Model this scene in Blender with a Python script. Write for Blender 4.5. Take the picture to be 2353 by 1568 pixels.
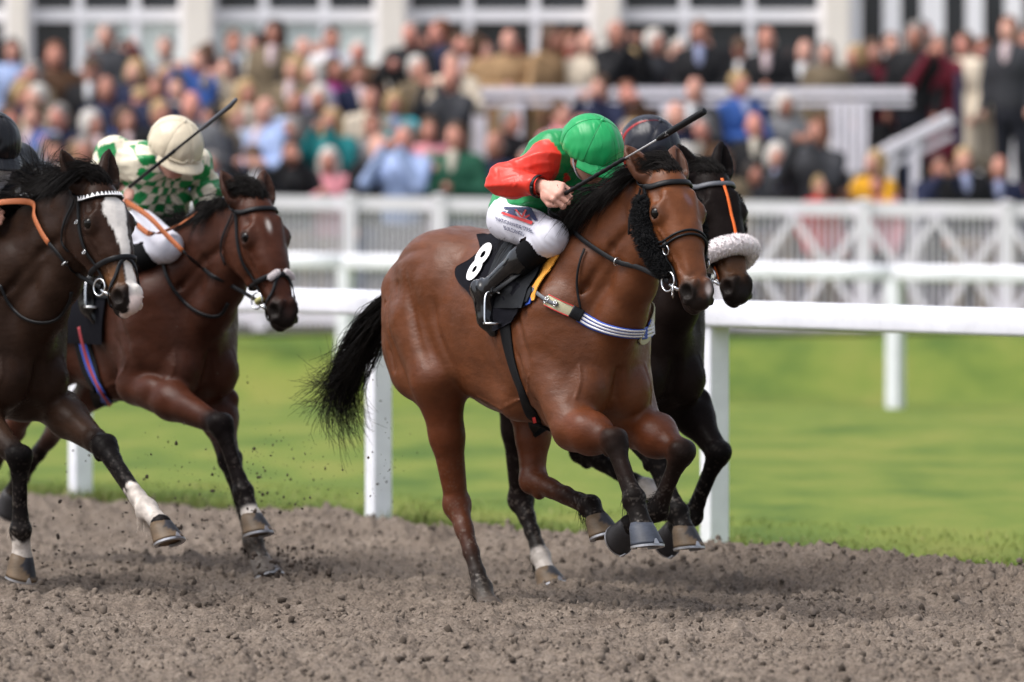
import bpy, math, random
import numpy as np
from mathutils import Vector, Matrix

for _o in list(bpy.data.objects):
    bpy.data.objects.remove(_o, do_unlink=True)
random.seed(11)
RNG = np.random.default_rng(11)
SC = bpy.context.scene
COL = SC.collection

# ------------------------------------------------------------------ camera, sky, sun, exposure
CAM_H = 1.7
cam_data = bpy.data.cameras.new('camera')
cam = bpy.data.objects.new('camera', cam_data)
COL.objects.link(cam)
cam.location = (0, 0, CAM_H)
cam.rotation_euler = (math.radians(90), 0, 0)
cam_data.sensor_width = 36.0
cam_data.lens = 7500.0 / 1024.0 * 36.0
cam_data.shift_y = -141.25 / 1024.0
cam_data.clip_start = 0.5
cam_data.clip_end = 2000
cam_data.dof.use_dof = True
cam_data.dof.focus_distance = 30.4
cam_data.dof.aperture_fstop = 2.7
SC.camera = cam

SUN_EL, SUN_AZ = math.radians(60), math.radians(-68)   # high soft sun through thin cloud, from the left
world = bpy.data.worlds.new('World')
SC.world = world
world.use_nodes = True
wn = world.node_tree.nodes
wl = world.node_tree.links
bg = wn.get('Background') or wn.new('ShaderNodeBackground')
sky = wn.new('ShaderNodeTexSky')
sky.sky_type = 'NISHITA'
sky.sun_disc = False
sky.sun_elevation = SUN_EL
sky.sun_rotation = math.pi - SUN_AZ
sky.air_density = 1.0
sky.dust_density = 4.0
sky.ozone_density = 1.0
# thin even cloud: the blue of the clear sky is pulled most of the way to grey
hsv = wn.new('ShaderNodeHueSaturation')
hsv.inputs['Saturation'].default_value = 0.46
wl.new(sky.outputs['Color'], hsv.inputs['Color'])
wl.new(hsv.outputs['Color'], bg.inputs['Color'])
bg.inputs['Strength'].default_value = 0.15

sun_data = bpy.data.lights.new('sun', 'SUN')
sun_data.energy = 1.9
sun_data.angle = math.radians(40)
sun_data.color = (1.0, 0.97, 0.93)
sun = bpy.data.objects.new('sun', sun_data)
COL.objects.link(sun)
_d = Vector((math.sin(SUN_AZ) * math.cos(SUN_EL), -math.cos(SUN_AZ) * math.cos(SUN_EL), math.sin(SUN_EL)))
sun.rotation_euler = _d.to_track_quat('Z', 'Y').to_euler()
sun.location = (-6, 10, 20)

SC.view_settings.view_transform = 'Standard'
SC.view_settings.look = 'None'
SC.view_settings.gamma = 1.0
SC.view_settings.use_curve_mapping = False
SC.view_settings.exposure = 0.70
SC.render.engine = 'CYCLES'
SC.cycles.use_denoising = True
SC.cycles.max_bounces = 8

# ------------------------------------------------------------------ materials
MATS = {}


def _nodes(m):
    m.use_nodes = True
    nt = m.node_tree
    return nt, nt.nodes, nt.links, nt.nodes.get('Principled BSDF')


def mat(name, col=(.5, .5, .5), rough=.6, spec=.5, metal=0., attr=None, var=0., vscale=8., bump=0., bscale=60.,
        sheen=0., coat=0., objcol=False, stretch=None, alpha=None, rvar=0., sub=0.):
    """Principled material: even colour (or colour attribute / object colour) broken up by noise, fine relief by bump."""
    if name in MATS:
        return MATS[name]
    m = bpy.data.materials.new(name)
    nt, N, L, P = _nodes(m)
    P.inputs['Roughness'].default_value = rough
    P.inputs['Specular IOR Level'].default_value = spec
    P.inputs['Metallic'].default_value = metal
    P.inputs['Sheen Weight'].default_value = sheen
    P.inputs['Coat Weight'].default_value = coat
    P.inputs['Coat Roughness'].default_value = .15
    tc = N.new('ShaderNodeTexCoord')
    src = tc.outputs['Object']
    if stretch:
        mp = N.new('ShaderNodeMapping')
        mp.inputs['Scale'].default_value = stretch
        L.new(src, mp.inputs['Vector'])
        src = mp.outputs['Vector']
    base = None
    if attr:
        a = N.new('ShaderNodeAttribute')
        a.attribute_name = attr
        base = a.outputs['Color']
    elif objcol:
        a = N.new('ShaderNodeObjectInfo')
        base = a.outputs['Color']
    if var > 0:
        n = N.new('ShaderNodeTexNoise')
        n.inputs['Scale'].default_value = vscale
        n.inputs['Detail'].default_value = 6
        n.inputs['Roughness'].default_value = .6
        L.new(src, n.inputs['Vector'])
        r = N.new('ShaderNodeMapRange')
        r.inputs['From Min'].default_value = .25
        r.inputs['From Max'].default_value = .75
        r.inputs['To Min'].default_value = 1 - var
        r.inputs['To Max'].default_value = 1 + var
        L.new(n.outputs['Fac'], r.inputs['Value'])
        mx = N.new('ShaderNodeMix')
        mx.data_type = 'RGBA'
        mx.blend_type = 'MULTIPLY'
        mx.inputs[0].default_value = 1.0
        if base is not None:
            L.new(base, mx.inputs[6])
        else:
            mx.inputs[6].default_value = (*col, 1)
        cb = N.new('ShaderNodeCombineColor')
        for k in range(3):
            L.new(r.outputs['Result'], cb.inputs[k])
        L.new(cb.outputs['Color'], mx.inputs[7])
        base = mx.outputs[2]
    if base is not None:
        L.new(base, P.inputs['Base Color'])
    else:
        P.inputs['Base Color'].default_value = (*col, 1)
    if rvar > 0:
        n = N.new('ShaderNodeTexNoise')
        n.inputs['Scale'].default_value = vscale * 1.7
        n.inputs['Detail'].default_value = 5
        L.new(src, n.inputs['Vector'])
        r = N.new('ShaderNodeMapRange')
        r.inputs['From Min'].default_value = .3
        r.inputs['From Max'].default_value = .7
        r.inputs['To Min'].default_value = rough - rvar
        r.inputs['To Max'].default_value = rough + rvar
        L.new(n.outputs['Fac'], r.inputs['Value'])
        L.new(r.outputs['Result'], P.inputs['Roughness'])
    if bump > 0:
        n = N.new('ShaderNodeTexNoise')
        n.inputs['Scale'].default_value = bscale
        n.inputs['Detail'].default_value = 5
        L.new(src, n.inputs['Vector'])
        b = N.new('ShaderNodeBump')
        b.inputs['Strength'].default_value = bump
        b.inputs['Distance'].default_value = .01
        L.new(n.outputs['Fac'], b.inputs['Height'])
        L.new(b.outputs['Normal'], P.inputs['Normal'])
    MATS[name] = m
    return m


# ------------------------------------------------------------------ places: a point seen at (u, v) of the 2353-wide photograph
PF, PCX, PHY = 7500.0 * 2353 / 1024, 1176.5, 459.6


def at(u, v, Y):
    return np.array([(u - PCX) / PF * Y, Y, CAM_H - (v - PHY) / PF * Y])


def ground_at(u, v, z=0.):
    Y = (CAM_H - z) * PF / (v - PHY)
    return np.array([(u - PCX) / PF * Y, Y, z])


class Frame:
    """A horse's own axes: x forward, y to its left, z up; heading deg turned from the picture plane towards the camera."""

    def __init__(s, X0, Y0, deg):
        s.X0, s.Y0, s.deg = X0, Y0, deg
        s.c, s.s = math.cos(math.radians(deg)), math.sin(math.radians(deg))

    def pt(s, u, v, y=0.):
        k = (u - PCX) / PF
        b = -y
        a = (k * (s.Y0 - s.c * b) - s.X0 + s.s * b) / (s.c + k * s.s)
        Y = s.Y0 - s.s * a - s.c * b
        return np.array([a, y, CAM_H - (v - PHY) / PF * Y])

    def ptx(s, u, v, x):
        """same, with the forward coordinate given and the side coordinate solved"""
        k = (u - PCX) / PF
        b = (s.X0 + s.c * x - k * (s.Y0 - s.s * x)) / (s.s - k * s.c)
        Y = s.Y0 - s.s * x - s.c * b
        return np.array([x, -b, CAM_H - (v - PHY) / PF * Y])

    def world(s, p):
        a, b, z = p[0], -p[1], p[2]
        return np.array([s.X0 + s.c * a - s.s * b, s.Y0 - s.s * a - s.c * b, z])

    def view(s):
        """unit direction from the horse to the camera in the horse's axes"""
        d = np.array([-s.X0, -s.Y0])
        d /= np.linalg.norm(d)
        return np.array([d[0] * s.c - d[1] * s.s, d[0] * s.s + d[1] * s.c, 0.])


# ------------------------------------------------------------------ objects
ROOT_OFF = {}


def link(o):
    COL.objects.link(o)
    return o


def tag(o, label=None, cat=None, group=None, kind=None):
    if label:
        o['label'] = label
    if cat:
        o['category'] = cat
    if group:
        o['group'] = group
    if kind:
        o['kind'] = kind
    return o


def thing(name, label, cat, frame=None, base=(0, 0, 0), group=None, rotz=0.):
    """An Empty at the thing's base. With a frame, the parts are given in that frame's axes."""
    o = bpy.data.objects.new(name, None)
    link(o)
    o.empty_display_size = .1
    base = np.asarray(base, float)
    if frame is not None:
        o.location = frame.world(base)
        o.rotation_euler = (0, 0, -math.radians(frame.deg))
    else:
        o.location = base
        o.rotation_euler = (0, 0, rotz)
    ROOT_OFF[o.name] = base if frame is not None else (base if rotz == 0 else base)
    tag(o, label, cat, group)
    return o


def mesh_obj(name, V, Fc, material, parent=None, smooth=True, col=None, off=None):
    """one mesh object; V in the axes of the parent's frame (the parent's base is taken off)"""
    V = np.asarray(V, float)
    if off is None and parent is not None:
        r = parent
        while r.parent is not None:
            r = r.parent
        off = ROOT_OFF.get(r.name)
    if off is not None:
        V = V - np.asarray(off)
    me = bpy.data.meshes.new(name)
    if isinstance(Fc, np.ndarray):
        n, k = Fc.shape
        me.vertices.add(len(V))
        me.vertices.foreach_set('co', V.astype(np.float32).ravel())
        me.loops.add(n * k)
        me.loops.foreach_set('vertex_index', Fc.astype(np.int32).ravel())
        me.polygons.add(n)
        me.polygons.foreach_set('loop_start', np.arange(0, n * k, k, dtype=np.int32))
        me.polygons.foreach_set('loop_total', np.full(n, k, np.int32))
        me.update(calc_edges=True)
    else:
        me.from_pydata([tuple(v) for v in V], [], [tuple(f) for f in Fc])
    me.validate()
    if smooth:
        me.polygons.foreach_set('use_smooth', np.ones(len(me.polygons), bool))
    if col is not None:
        a = me.color_attributes.new('Col', 'FLOAT_COLOR', 'POINT')
        c = np.ones((len(V), 4), np.float32)
        c[:, :3] = col
        a.data.foreach_set('color', c.ravel())
    o = bpy.data.objects.new(name, me)
    link(o)
    if material is not None:
        for m in (material if isinstance(material, (list, tuple)) else [material]):
            me.materials.append(m)
    if parent is not None:
        o.parent = parent
    return o


class MB:
    """collects faces of several simple shapes into ONE mesh (one part)"""

    def __init__(s):
        s.V, s.F = [], []
        s.n = 0

    def add(s, V, F):
        V = np.asarray(V, float)
        s.V.append(V)
        s.F += [tuple(int(i) + s.n for i in f) for f in F]
        s.n += len(V)

    def box(s, c, d, rot=None):
        x, y, z = [q / 2 for q in d]
        V = np.array([[-x, -y, -z], [x, -y, -z], [x, y, -z], [-x, y, -z], [-x, -y, z], [x, -y, z], [x, y, z], [-x, y, z]])
        if rot is not None:
            V = V @ np.asarray(rot).T
        s.add(V + np.asarray(c), [(0, 3, 2, 1), (4, 5, 6, 7), (0, 1, 5, 4), (1, 2, 6, 5), (2, 3, 7, 6), (3, 0, 4, 7)])

    def bar(s, p, q, w, d, up=(0, 0, 1), round_=0):
        """rectangular bar from p to q, w across, d along 'up'"""
        p, q = np.asarray(p, float), np.asarray(q, float)
        t = q - p
        L = np.linalg.norm(t)
        t /= L
        x = np.cross(t, up)
        x /= np.linalg.norm(x)
        y = np.cross(x, t)
        prof = [(-w / 2, -d / 2), (w / 2, -d / 2), (w / 2, d / 2), (-w / 2, d / 2)]
        if round_:
            r = round_
            prof = []
            for cx, cy, a0 in ((w / 2 - r, -d / 2 + r, -90), (w / 2 - r, d / 2 - r, 0), (-w / 2 + r, d / 2 - r, 90), (-w / 2 + r, -d / 2 + r, 180)):
                for k in range(4):
                    a = math.radians(a0 + 30 * k)
                    prof.append((cx + r * math.cos(a), cy + r * math.sin(a)))
        n = len(prof)
        V = [p + x * a + y * b for a, b in prof] + [q + x * a + y * b for a, b in prof]
        F = [(i, (i + 1) % n, n + (i + 1) % n, n + i) for i in range(n)] + [tuple(range(n))[::-1], tuple(range(n, 2 * n))]
        s.add(V, F)

    def tube(s, pts, r, n=8, cap=True, flat=None):
        V, F = tube(pts, r, n, cap)
        s.add(V, F)

    def build(s, name, material, parent=None, smooth=False, off=None):
        V = np.concatenate(s.V) if s.V else np.zeros((0, 3))
        o = mesh_obj(name, V, s.F, material, parent, smooth, off=off)
        return o


def tube(pts, r, n=8, cap=True):
    pts = np.asarray(pts, float)
    m = len(pts)
    r = np.broadcast_to(np.asarray(r, float), (m,))
    t = np.gradient(pts, axis=0)
    t /= np.linalg.norm(t, axis=1)[:, None] + 1e-12
    ref = np.array([0., 0, 1]) if abs(t[0][2]) < .9 else np.array([1., 0, 0])
    x = np.cross(t[0], ref)
    x /= np.linalg.norm(x)
    V = []
    ang = np.arange(n) * 2 * math.pi / n
    for i in range(m):
        x = x - t[i] * np.dot(x, t[i])
        x /= np.linalg.norm(x) + 1e-12
        y = np.cross(t[i], x)
        V.append(pts[i] + r[i] * (np.cos(ang)[:, None] * x + np.sin(ang)[:, None] * y))
    V = np.concatenate(V)
    F = []
    for i in range(m - 1):
        for k in range(n):
            F.append((i * n + k, i * n + (k + 1) % n, (i + 1) * n + (k + 1) % n, (i + 1) * n + k))
    if cap:
        F.append(tuple(range(n))[::-1])
        F.append(tuple(range((m - 1) * n, m * n)))
    return V, F


def spline(pts, n=24):
    """Catmull-Rom through the points"""
    P = np.asarray(pts, float)
    if len(P) == 2:
        return P[0] + (P[1] - P[0]) * np.linspace(0, 1, n)[:, None]
    P = np.vstack([2 * P[0] - P[1], P, 2 * P[-1] - P[-2]])
    out = []
    m = len(P) - 3
    for x in np.linspace(0, m - 1e-6, n):
        i = int(x)
        t = x - i
        a, b, c, d = P[i], P[i + 1], P[i + 2], P[i + 3]
        out.append(.5 * (2 * b + (c - a) * t + (2 * a - 5 * b + 4 * c - d) * t * t + (3 * b - a - 3 * c + d) * t ** 3))
    return np.array(out)


def strands(paths, r0, r1, name, material, parent, n=3):
    """many hairs (all with the same number of points) as thin three-sided tubes in one mesh"""
    P = np.asarray(paths, float)            # (S, m, 3)
    S, m, _ = P.shape
    t = np.gradient(P, axis=1)
    t /= np.linalg.norm(t, axis=2)[..., None] + 1e-12
    ref = RNG.normal(size=(S, 1, 3))
    x = np.cross(t, ref)
    x /= np.linalg.norm(x, axis=2)[..., None] + 1e-9
    y = np.cross(t, x)
    rr = np.linspace(1, 0, m)[None, :] ** .6
    r0 = np.broadcast_to(np.asarray(r0, float), (S,))[:, None]
    rad = (r1 + (r0 - r1) * rr)[..., None]
    V = np.stack([P + rad * (math.cos(2 * math.pi * k / n) * x + math.sin(2 * math.pi * k / n) * y) for k in range(n)], axis=2)
    V = V.reshape(-1, 3)
    i, j, k = np.meshgrid(np.arange(S), np.arange(m - 1), np.arange(n), indexing='ij')
    k2 = (k + 1) % n
    f = lambda jj, kk: (i * m + jj) * n + kk
    Fc = np.stack([f(j, k), f(j, k2), f(j + 1, k2), f(j + 1, k)], axis=-1).reshape(-1, 4)
    return mesh_obj(name, V, Fc, material, parent, True)


# ------------------------------------------------------------------ value noise
def _hash(ix, iy, iz, seed):
    h = (ix * 374761393 + iy * 668265263 + iz * 2147483647 + seed * 974711) & 0xFFFFFFFF
    h = ((h ^ (h >> 13)) * 1274126177) & 0xFFFFFFFF
    h = h ^ (h >> 16)
    return (h & 0xFFFFFF).astype(np.float64) / 0xFFFFFF


def vnoise(P, scale=1., seed=0):
    """smooth value noise in -1..1 at points P (n,3)"""
    Q = np.asarray(P, float) * scale
    I = np.floor(Q).astype(np.int64)
    f = Q - I
    f = f * f * f * (f * (f * 6 - 15) + 10)
    out = 0
    for dx in (0, 1):
        wx = f[:, 0] if dx else 1 - f[:, 0]
        for dy in (0, 1):
            wy = f[:, 1] if dy else 1 - f[:, 1]
            for dz in (0, 1):
                wz = f[:, 2] if dz else 1 - f[:, 2]
                out = out + wx * wy * wz * _hash(I[:, 0] + dx, I[:, 1] + dy, I[:, 2] + dz, seed)
    return out * 2 - 1


def fbm(P, scale, seed=0, oct=4, gain=.5):
    s, a, o = 0, 1., 0
    for k in range(oct):
        s = s + a * vnoise(P, scale * 2 ** k, seed + 17 * k)
        a *= gain
    return s


# ------------------------------------------------------------------ one continuous body grown from blended limbs and muscles
def unit(v):
    v = np.asarray(v, float)
    return v / (np.linalg.norm(v) + 1e-12)


class Body:
    def __init__(s):
        s.pr = []

    def cap(s, p0, r0, p1, r1, k=.03, tag=0, op='u', sc=None, ax=None):
        """tapered limb; sc = scale along the three axes ax (default the frame's own)"""
        s.pr.append(dict(t='c', p0=np.asarray(p0, float), p1=np.asarray(p1, float), r0=r0, r1=r1, k=k, tag=tag, op=op,
                         sc=None if sc is None else np.asarray(sc, float), ax=np.eye(3) if ax is None else np.asarray(ax, float)))
        return s

    def ell(s, c, r, k=.03, tag=0, op='u', ax=None):
        s.pr.append(dict(t='e', c=np.asarray(c, float), r=np.asarray(r, float), k=k, tag=tag, op=op,
                         ax=np.eye(3) if ax is None else np.asarray(ax, float)))
        return s

    def chain(s, pts, rs, k=.03, tag=0, sc=None, ax=None):
        for i in range(len(pts) - 1):
            tg = tag[i] if isinstance(tag, (list, tuple)) else tag
            s.cap(pts[i], rs[i], pts[i + 1], rs[i + 1], k, tg, 'u', sc, ax)
        return s

    def both(s, f):
        """f(side) for the left (+1) and the right (-1)"""
        f(1)
        f(-1)

    @staticmethod
    def dist(p, P):
        if p['t'] == 'c':
            a, b = p['p0'], p['p1']
            if p['sc'] is not None:
                M = p['ax'] / p['sc'][:, None]
                Q = (P - a) @ M.T
                ba = M @ (b - a)
                f = p['sc'].min()
            else:
                Q = P - a
                ba = b - a
                f = 1.
            t = np.clip((Q @ ba) / (ba @ ba + 1e-12), 0, 1)
            d = Q - t[..., None] * ba
            return (np.sqrt(np.einsum('...i,...i->...', d, d)) - (p['r0'] + (p['r1'] - p['r0']) * t)) * f
        Q = (P - p['c']) @ p['ax'].T / p['r']
        k0 = np.sqrt(np.einsum('...i,...i->...', Q, Q))
        Q2 = Q / p['r']
        k1 = np.sqrt(np.einsum('...i,...i->...', Q2, Q2)) + 1e-9
        return k0 * (k0 - 1) / k1

    @staticmethod
    def bounds(p):
        if p['t'] == 'c':
            m = max(p['r0'], p['r1']) * (1 if p['sc'] is None else p['sc'].max())
            lo = np.minimum(p['p0'], p['p1']) - m
            hi = np.maximum(p['p0'], p['p1']) + m
        else:
            e = np.sqrt(((p['ax'] * p['r'][:, None]) ** 2).sum(0))
            lo, hi = p['c'] - e, p['c'] + e
        return lo, hi

    def grow(s, h=.008, pad=.03, lo=None, hi=None):
        bs = [s.bounds(p) for p in s.pr if p['op'] == 'u']
        L = np.min([b[0] for b in bs], 0) - pad if lo is None else np.asarray(lo, float)
        H = np.max([b[1] for b in bs], 0) + pad if hi is None else np.asarray(hi, float)
        n = np.ceil((H - L) / h).astype(int) + 1
        G = np.full(n, .12, np.float32)
        s.org, s.h, s.G = L, h, G
        for p in s.pr:
            b0, b1 = s.bounds(p)
            m = p['k'] + .05
            i0 = np.clip(np.floor((b0 - m - L) / h).astype(int), 0, n)
            i1 = np.clip(np.ceil((b1 + m - L) / h).astype(int) + 1, 0, n)
            if np.any(i1 <= i0):
                continue
            ax = [L[q] + h * np.arange(i0[q], i1[q]) for q in range(3)]
            P = np.stack(np.meshgrid(*ax, indexing='ij'), -1).astype(np.float32)
            d = s.dist(p, P).astype(np.float32)
            sl = tuple(slice(i0[q], i1[q]) for q in range(3))
            g = G[sl]
            k = p['k']
            if p['op'] == 'u':
                w = np.clip(.5 + .5 * (d - g) / k, 0, 1)
                G[sl] = d + (g - d) * w - k * w * (1 - w)
            else:
                d = -d
                w = np.clip(.5 - .5 * (d - g) / k, 0, 1)
                G[sl] = d + (g - d) * w + k * w * (1 - w)
        return s

    def sample(s, P):
        """field value and gradient at points (trilinear)"""
        Q = (np.asarray(P, float) - s.org) / s.h
        n = np.array(s.G.shape)
        I = np.clip(np.floor(Q).astype(int), 0, n - 2)
        f = np.clip(Q - I, 0, 1)
        c = np.empty((len(I), 2, 2, 2))
        for a in (0, 1):
            for b in (0, 1):
                for d in (0, 1):
                    c[:, a, b, d] = s.G[I[:, 0] + a, I[:, 1] + b, I[:, 2] + d]
        x, y, z = f[:, 0], f[:, 1], f[:, 2]
        cz = c[..., 0] * (1 - z)[:, None, None] + c[..., 1] * z[:, None, None]
        gz = c[..., 1] - c[..., 0]
        cy = cz[..., 0] * (1 - y)[:, None] + cz[..., 1] * y[:, None]
        gy = cz[..., 1] - cz[..., 0]
        v = cy[:, 0] * (1 - x) + cy[:, 1] * x
        gx = cy[:, 1] - cy[:, 0]
        gy = gy[:, 0] * (1 - x) + gy[:, 1] * x
        gz = (gz[:, 0, :] * (1 - x)[:, None] + gz[:, 1, :] * x[:, None])
        gz = gz[:, 0] * (1 - y) + gz[:, 1] * y
        return v, np.stack([gx, gy, gz], 1) / s.h

    def onto(s, P, off=.004, it=10):
        """pull points onto the skin, off metres outside it; returns points and outward normals"""
        P = np.array(P, float)
        for _ in range(it):
            v, g = s.sample(P)
            gn = np.linalg.norm(g, axis=1)[:, None] + 1e-9
            st = np.clip((v - off), -.03, .03)[:, None]
            P -= g / gn * st * .9
        v, g = s.sample(P)
        return P, g / (np.linalg.norm(g, axis=1)[:, None] + 1e-9)

    def shoot(s, P, d, off=.004, far=1.0):
        """march from P along d until the skin; returns points (or the nearest approach) and normals"""
        P = np.array(P, float)
        d = np.broadcast_to(unit(d), P.shape)
        t = np.zeros(len(P))
        for _ in range(160):
            v, g = s.sample(P + d * t[:, None])
            t = np.minimum(t + np.where(v > off + .0004, np.maximum(np.minimum(v, .045) - off, 0) * .7 + .0003, 0), far)
        Q = P + d * t[:, None]
        v, g = s.sample(Q)
        return Q, g / (np.linalg.norm(g, axis=1)[:, None] + 1e-9), v < off + .01

    def surface(s):
        G = s.G
        sg = (G < 0)
        n = np.zeros(np.array(G.shape) - 1, np.uint8)
        for a in (0, 1):
            for b in (0, 1):
                for c in (0, 1):
                    n += sg[a:G.shape[0] - 1 + a, b:G.shape[1] - 1 + b, c:G.shape[2] - 1 + c]
        act = (n > 0) & (n < 8)
        I = np.argwhere(act)
        idx = np.full(act.shape, -1, np.int32)
        idx[act] = np.arange(len(I))
        cr = [(a, b, c) for a in (0, 1) for b in (0, 1) for c in (0, 1)]
        val = [G[I[:, 0] + a, I[:, 1] + b, I[:, 2] + c] for a, b, c in cr]
        acc = np.zeros((len(I), 3))
        cnt = np.zeros(len(I))
        for x in range(8):
            for y in range(x + 1, 8):
                if sum(abs(cr[x][q] - cr[y][q]) for q in range(3)) != 1:
                    continue
                m = (val[x] < 0) != (val[y] < 0)
                t = val[x][m] / (val[x][m] - val[y][m])
                acc[m] += np.array(cr[x]) + t[:, None] * (np.array(cr[y]) - np.array(cr[x]))
                cnt[m] += 1
        V = (I + acc / cnt[:, None]) * s.h + s.org
        Fs = []
        for ax in range(3):
            u, w = (ax + 1) % 3, (ax + 2) % 3
            sl0 = [slice(None)] * 3
            sl1 = [slice(None)] * 3
            sl0[ax] = slice(0, -1)
            sl1[ax] = slice(1, None)
            e = np.argwhere(sg[tuple(sl0)] != sg[tuple(sl1)])
            e = e[(e[:, u] > 0) & (e[:, w] > 0) & (e[:, u] < G.shape[u] - 1) & (e[:, w] < G.shape[w] - 1)]
            fl = sg[tuple(e.T)]
            q = []
            for du, dw in ((-1, -1), (0, -1), (0, 0), (-1, 0)):
                c = e.copy()
                c[:, u] += du
                c[:, w] += dw
                q.append(idx[tuple(c.T)])
            q = np.stack(q, 1)
            q[~fl] = q[~fl][:, ::-1]
            Fs.append(q)
        Fc = np.concatenate(Fs)
        for _ in range(2):
            v, g = s.sample(V)
            g2 = np.einsum('ij,ij->i', g, g)[:, None] + 1e-6
            V = V - np.clip(v[:, None] * g / g2, -s.h, s.h) * .9
        return V, Fc

    def weights(s, V, tau=.012):
        """how much each tag owns each point"""
        W = {}
        for p in s.pr:
            if p['op'] != 'u':
                continue
            d = s.dist(p, V)
            w = np.exp(-np.clip(d, -.02, .3) / tau)
            W[p['tag']] = np.maximum(W.get(p['tag'], 0), w)
        T = sum(W.values()) + 1e-9
        return {k: w / T for k, w in W.items()}


def sstep(a, b, x):
    t = np.clip((x - a) / (b - a), 0, 1)
    return t * t * (3 - 2 * t)


def lerpc(c, d, w):
    return c + (np.asarray(d) - c) * np.asarray(w)[:, None]


def keep(V, Fc, mask, extra=()):
    """only the faces whose corners all pass"""
    ok = mask[Fc].all(1)
    Fc = Fc[ok]
    used = np.zeros(len(V), bool)
    used[Fc.ravel()] = True
    remap = np.cumsum(used) - 1
    return V[used], remap[Fc], [e[used] for e in extra]


def strap(paths, width, thick, name, material, parent, normals, smooth=False):
    """flat strap along a path lying on a surface with given outward normals"""
    P = np.asarray(paths, float)
    Nn = np.asarray(normals, float)
    t = np.gradient(P, axis=0)
    t /= np.linalg.norm(t, axis=1)[:, None] + 1e-12
    x = np.cross(t, Nn)
    x /= np.linalg.norm(x, axis=1)[:, None] + 1e-12
    w = np.broadcast_to(np.asarray(width, float), (len(P),))[:, None] / 2
    V = np.concatenate([P + x * w * .82 + Nn * thick, P + x * w + Nn * thick * .4, P + x * w - Nn * thick * .4,
                        P - x * w - Nn * thick * .4, P - x * w + Nn * thick * .4, P - x * w * .82 + Nn * thick])
    m = len(P)
    F = []
    for k in range(6):
        k2 = (k + 1) % 6
        for i in range(m - 1):
            F.append((k * m + i, k * m + i + 1, k2 * m + i + 1, k2 * m + i))
    F.append(tuple(k * m for k in range(6)))
    F.append(tuple(k * m + m - 1 for k in range(6))[::-1])
    return mesh_obj(name, V, F, material, parent, smooth)


def ring(c, ax, r, rr, n=20, m=7):
    """torus points/faces: centre, axis, radius, wire radius"""
    ax = unit(ax)
    x = unit(np.cross(ax, [.3, .5, .8]))
    y = np.cross(ax, x)
    V, F = [], []
    for i in range(n):
        a = 2 * math.pi * i / n
        d = math.cos(a) * x + math.sin(a) * y
        for k in range(m):
            b = 2 * math.pi * k / m
            V.append(np.asarray(c) + d * (r + rr * math.cos(b)) + ax * rr * math.sin(b))
    for i in range(n):
        for k in range(m):
            F.append((i * m + k, ((i + 1) % n) * m + k, ((i + 1) % n) * m + (k + 1) % m, i * m + (k + 1) % m))
    return V, F


def text_mesh(body, bold=0.0):
    """flat outline of a word in the built-in font: 2-D points scaled to height 1 and triangles"""
    cu = bpy.data.curves.new('word', 'FONT')
    cu.body = body
    cu.align_x = 'CENTER'
    cu.offset = bold
    cu.resolution_u = 6
    o = bpy.data.objects.new('word', cu)
    COL.objects.link(o)
    dg = bpy.context.evaluated_depsgraph_get()
    me = bpy.data.meshes.new_from_object(o.evaluated_get(dg))
    me.calc_loop_triangles()
    V = np.array([v.co[:] for v in me.vertices])
    F = np.array([t.vertices[:] for t in me.loop_triangles])
    bpy.data.objects.remove(o, do_unlink=True)
    bpy.data.meshes.remove(me)
    bpy.data.curves.remove(cu)
    h = V[:, 1].max() - V[:, 1].min()
    V[:, 1] -= (V[:, 1].max() + V[:, 1].min()) / 2
    return V[:, :2] / h, F


def refine(V, F, maxlen):
    """split long triangles so print can follow a curved surface"""
    V = [tuple(v) for v in V]
    F = [tuple(f) for f in F]
    for _ in range(8):
        cache, out, any_ = {}, [], False

        def mid(a, b):
            k = (min(a, b), max(a, b))
            if k not in cache:
                V.append(tuple((np.array(V[a]) + np.array(V[b])) / 2))
                cache[k] = len(V) - 1
            return cache[k]
        for f in F:
            e = [math.dist(V[f[i]], V[f[(i + 1) % 3]]) for i in range(3)]
            i = int(np.argmax(e))
            if e[i] > maxlen:
                any_ = True
                a, b, c = f[i], f[(i + 1) % 3], f[(i + 2) % 3]
                m = mid(a, b)
                out += [(a, m, c), (m, b, c)]
            else:
                out.append(f)
        F = out
        if not any_:
            break
    return np.array(V), np.array(F)
# ------------------------------------------------------------------ the ground
M_dirt = bpy.data.materials.new('harrowed_sand_track')
nt, N, L, Pb = _nodes(M_dirt)
tc = N.new('ShaderNodeTexCoord')
n1 = N.new('ShaderNodeTexNoise'); n1.inputs['Scale'].default_value = 2.2; n1.inputs['Detail'].default_value = 8
n2 = N.new('ShaderNodeTexNoise'); n2.inputs['Scale'].default_value = 75; n2.inputs['Detail'].default_value = 6; n2.inputs['Roughness'].default_value = .7
n3 = N.new('ShaderNodeTexNoise'); n3.inputs['Scale'].default_value = 420; n3.inputs['Detail'].default_value = 3
for n in (n1, n2, n3):
    L.new(tc.outputs['Object'], n.inputs['Vector'])
r1 = N.new('ShaderNodeValToRGB')
r1.color_ramp.elements[0].position = .36; r1.color_ramp.elements[0].color = (.095, .075, .060, 1)
r1.color_ramp.elements[1].position = .64; r1.color_ramp.elements[1].color = (.240, .197, .162, 1)
L.new(n2.outputs['Fac'], r1.inputs['Fac'])
mx = N.new('ShaderNodeMix'); mx.data_type = 'RGBA'; mx.blend_type = 'MULTIPLY'; mx.inputs[0].default_value = 1
r2 = N.new('ShaderNodeValToRGB')
r2.color_ramp.elements[0].position = .3; r2.color_ramp.elements[0].color = (.80, .78, .77, 1)
r2.color_ramp.elements[1].position = .7; r2.color_ramp.elements[1].color = (1.1, 1.1, 1.1, 1)
L.new(n1.outputs['Fac'], r2.inputs['Fac'])
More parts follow.
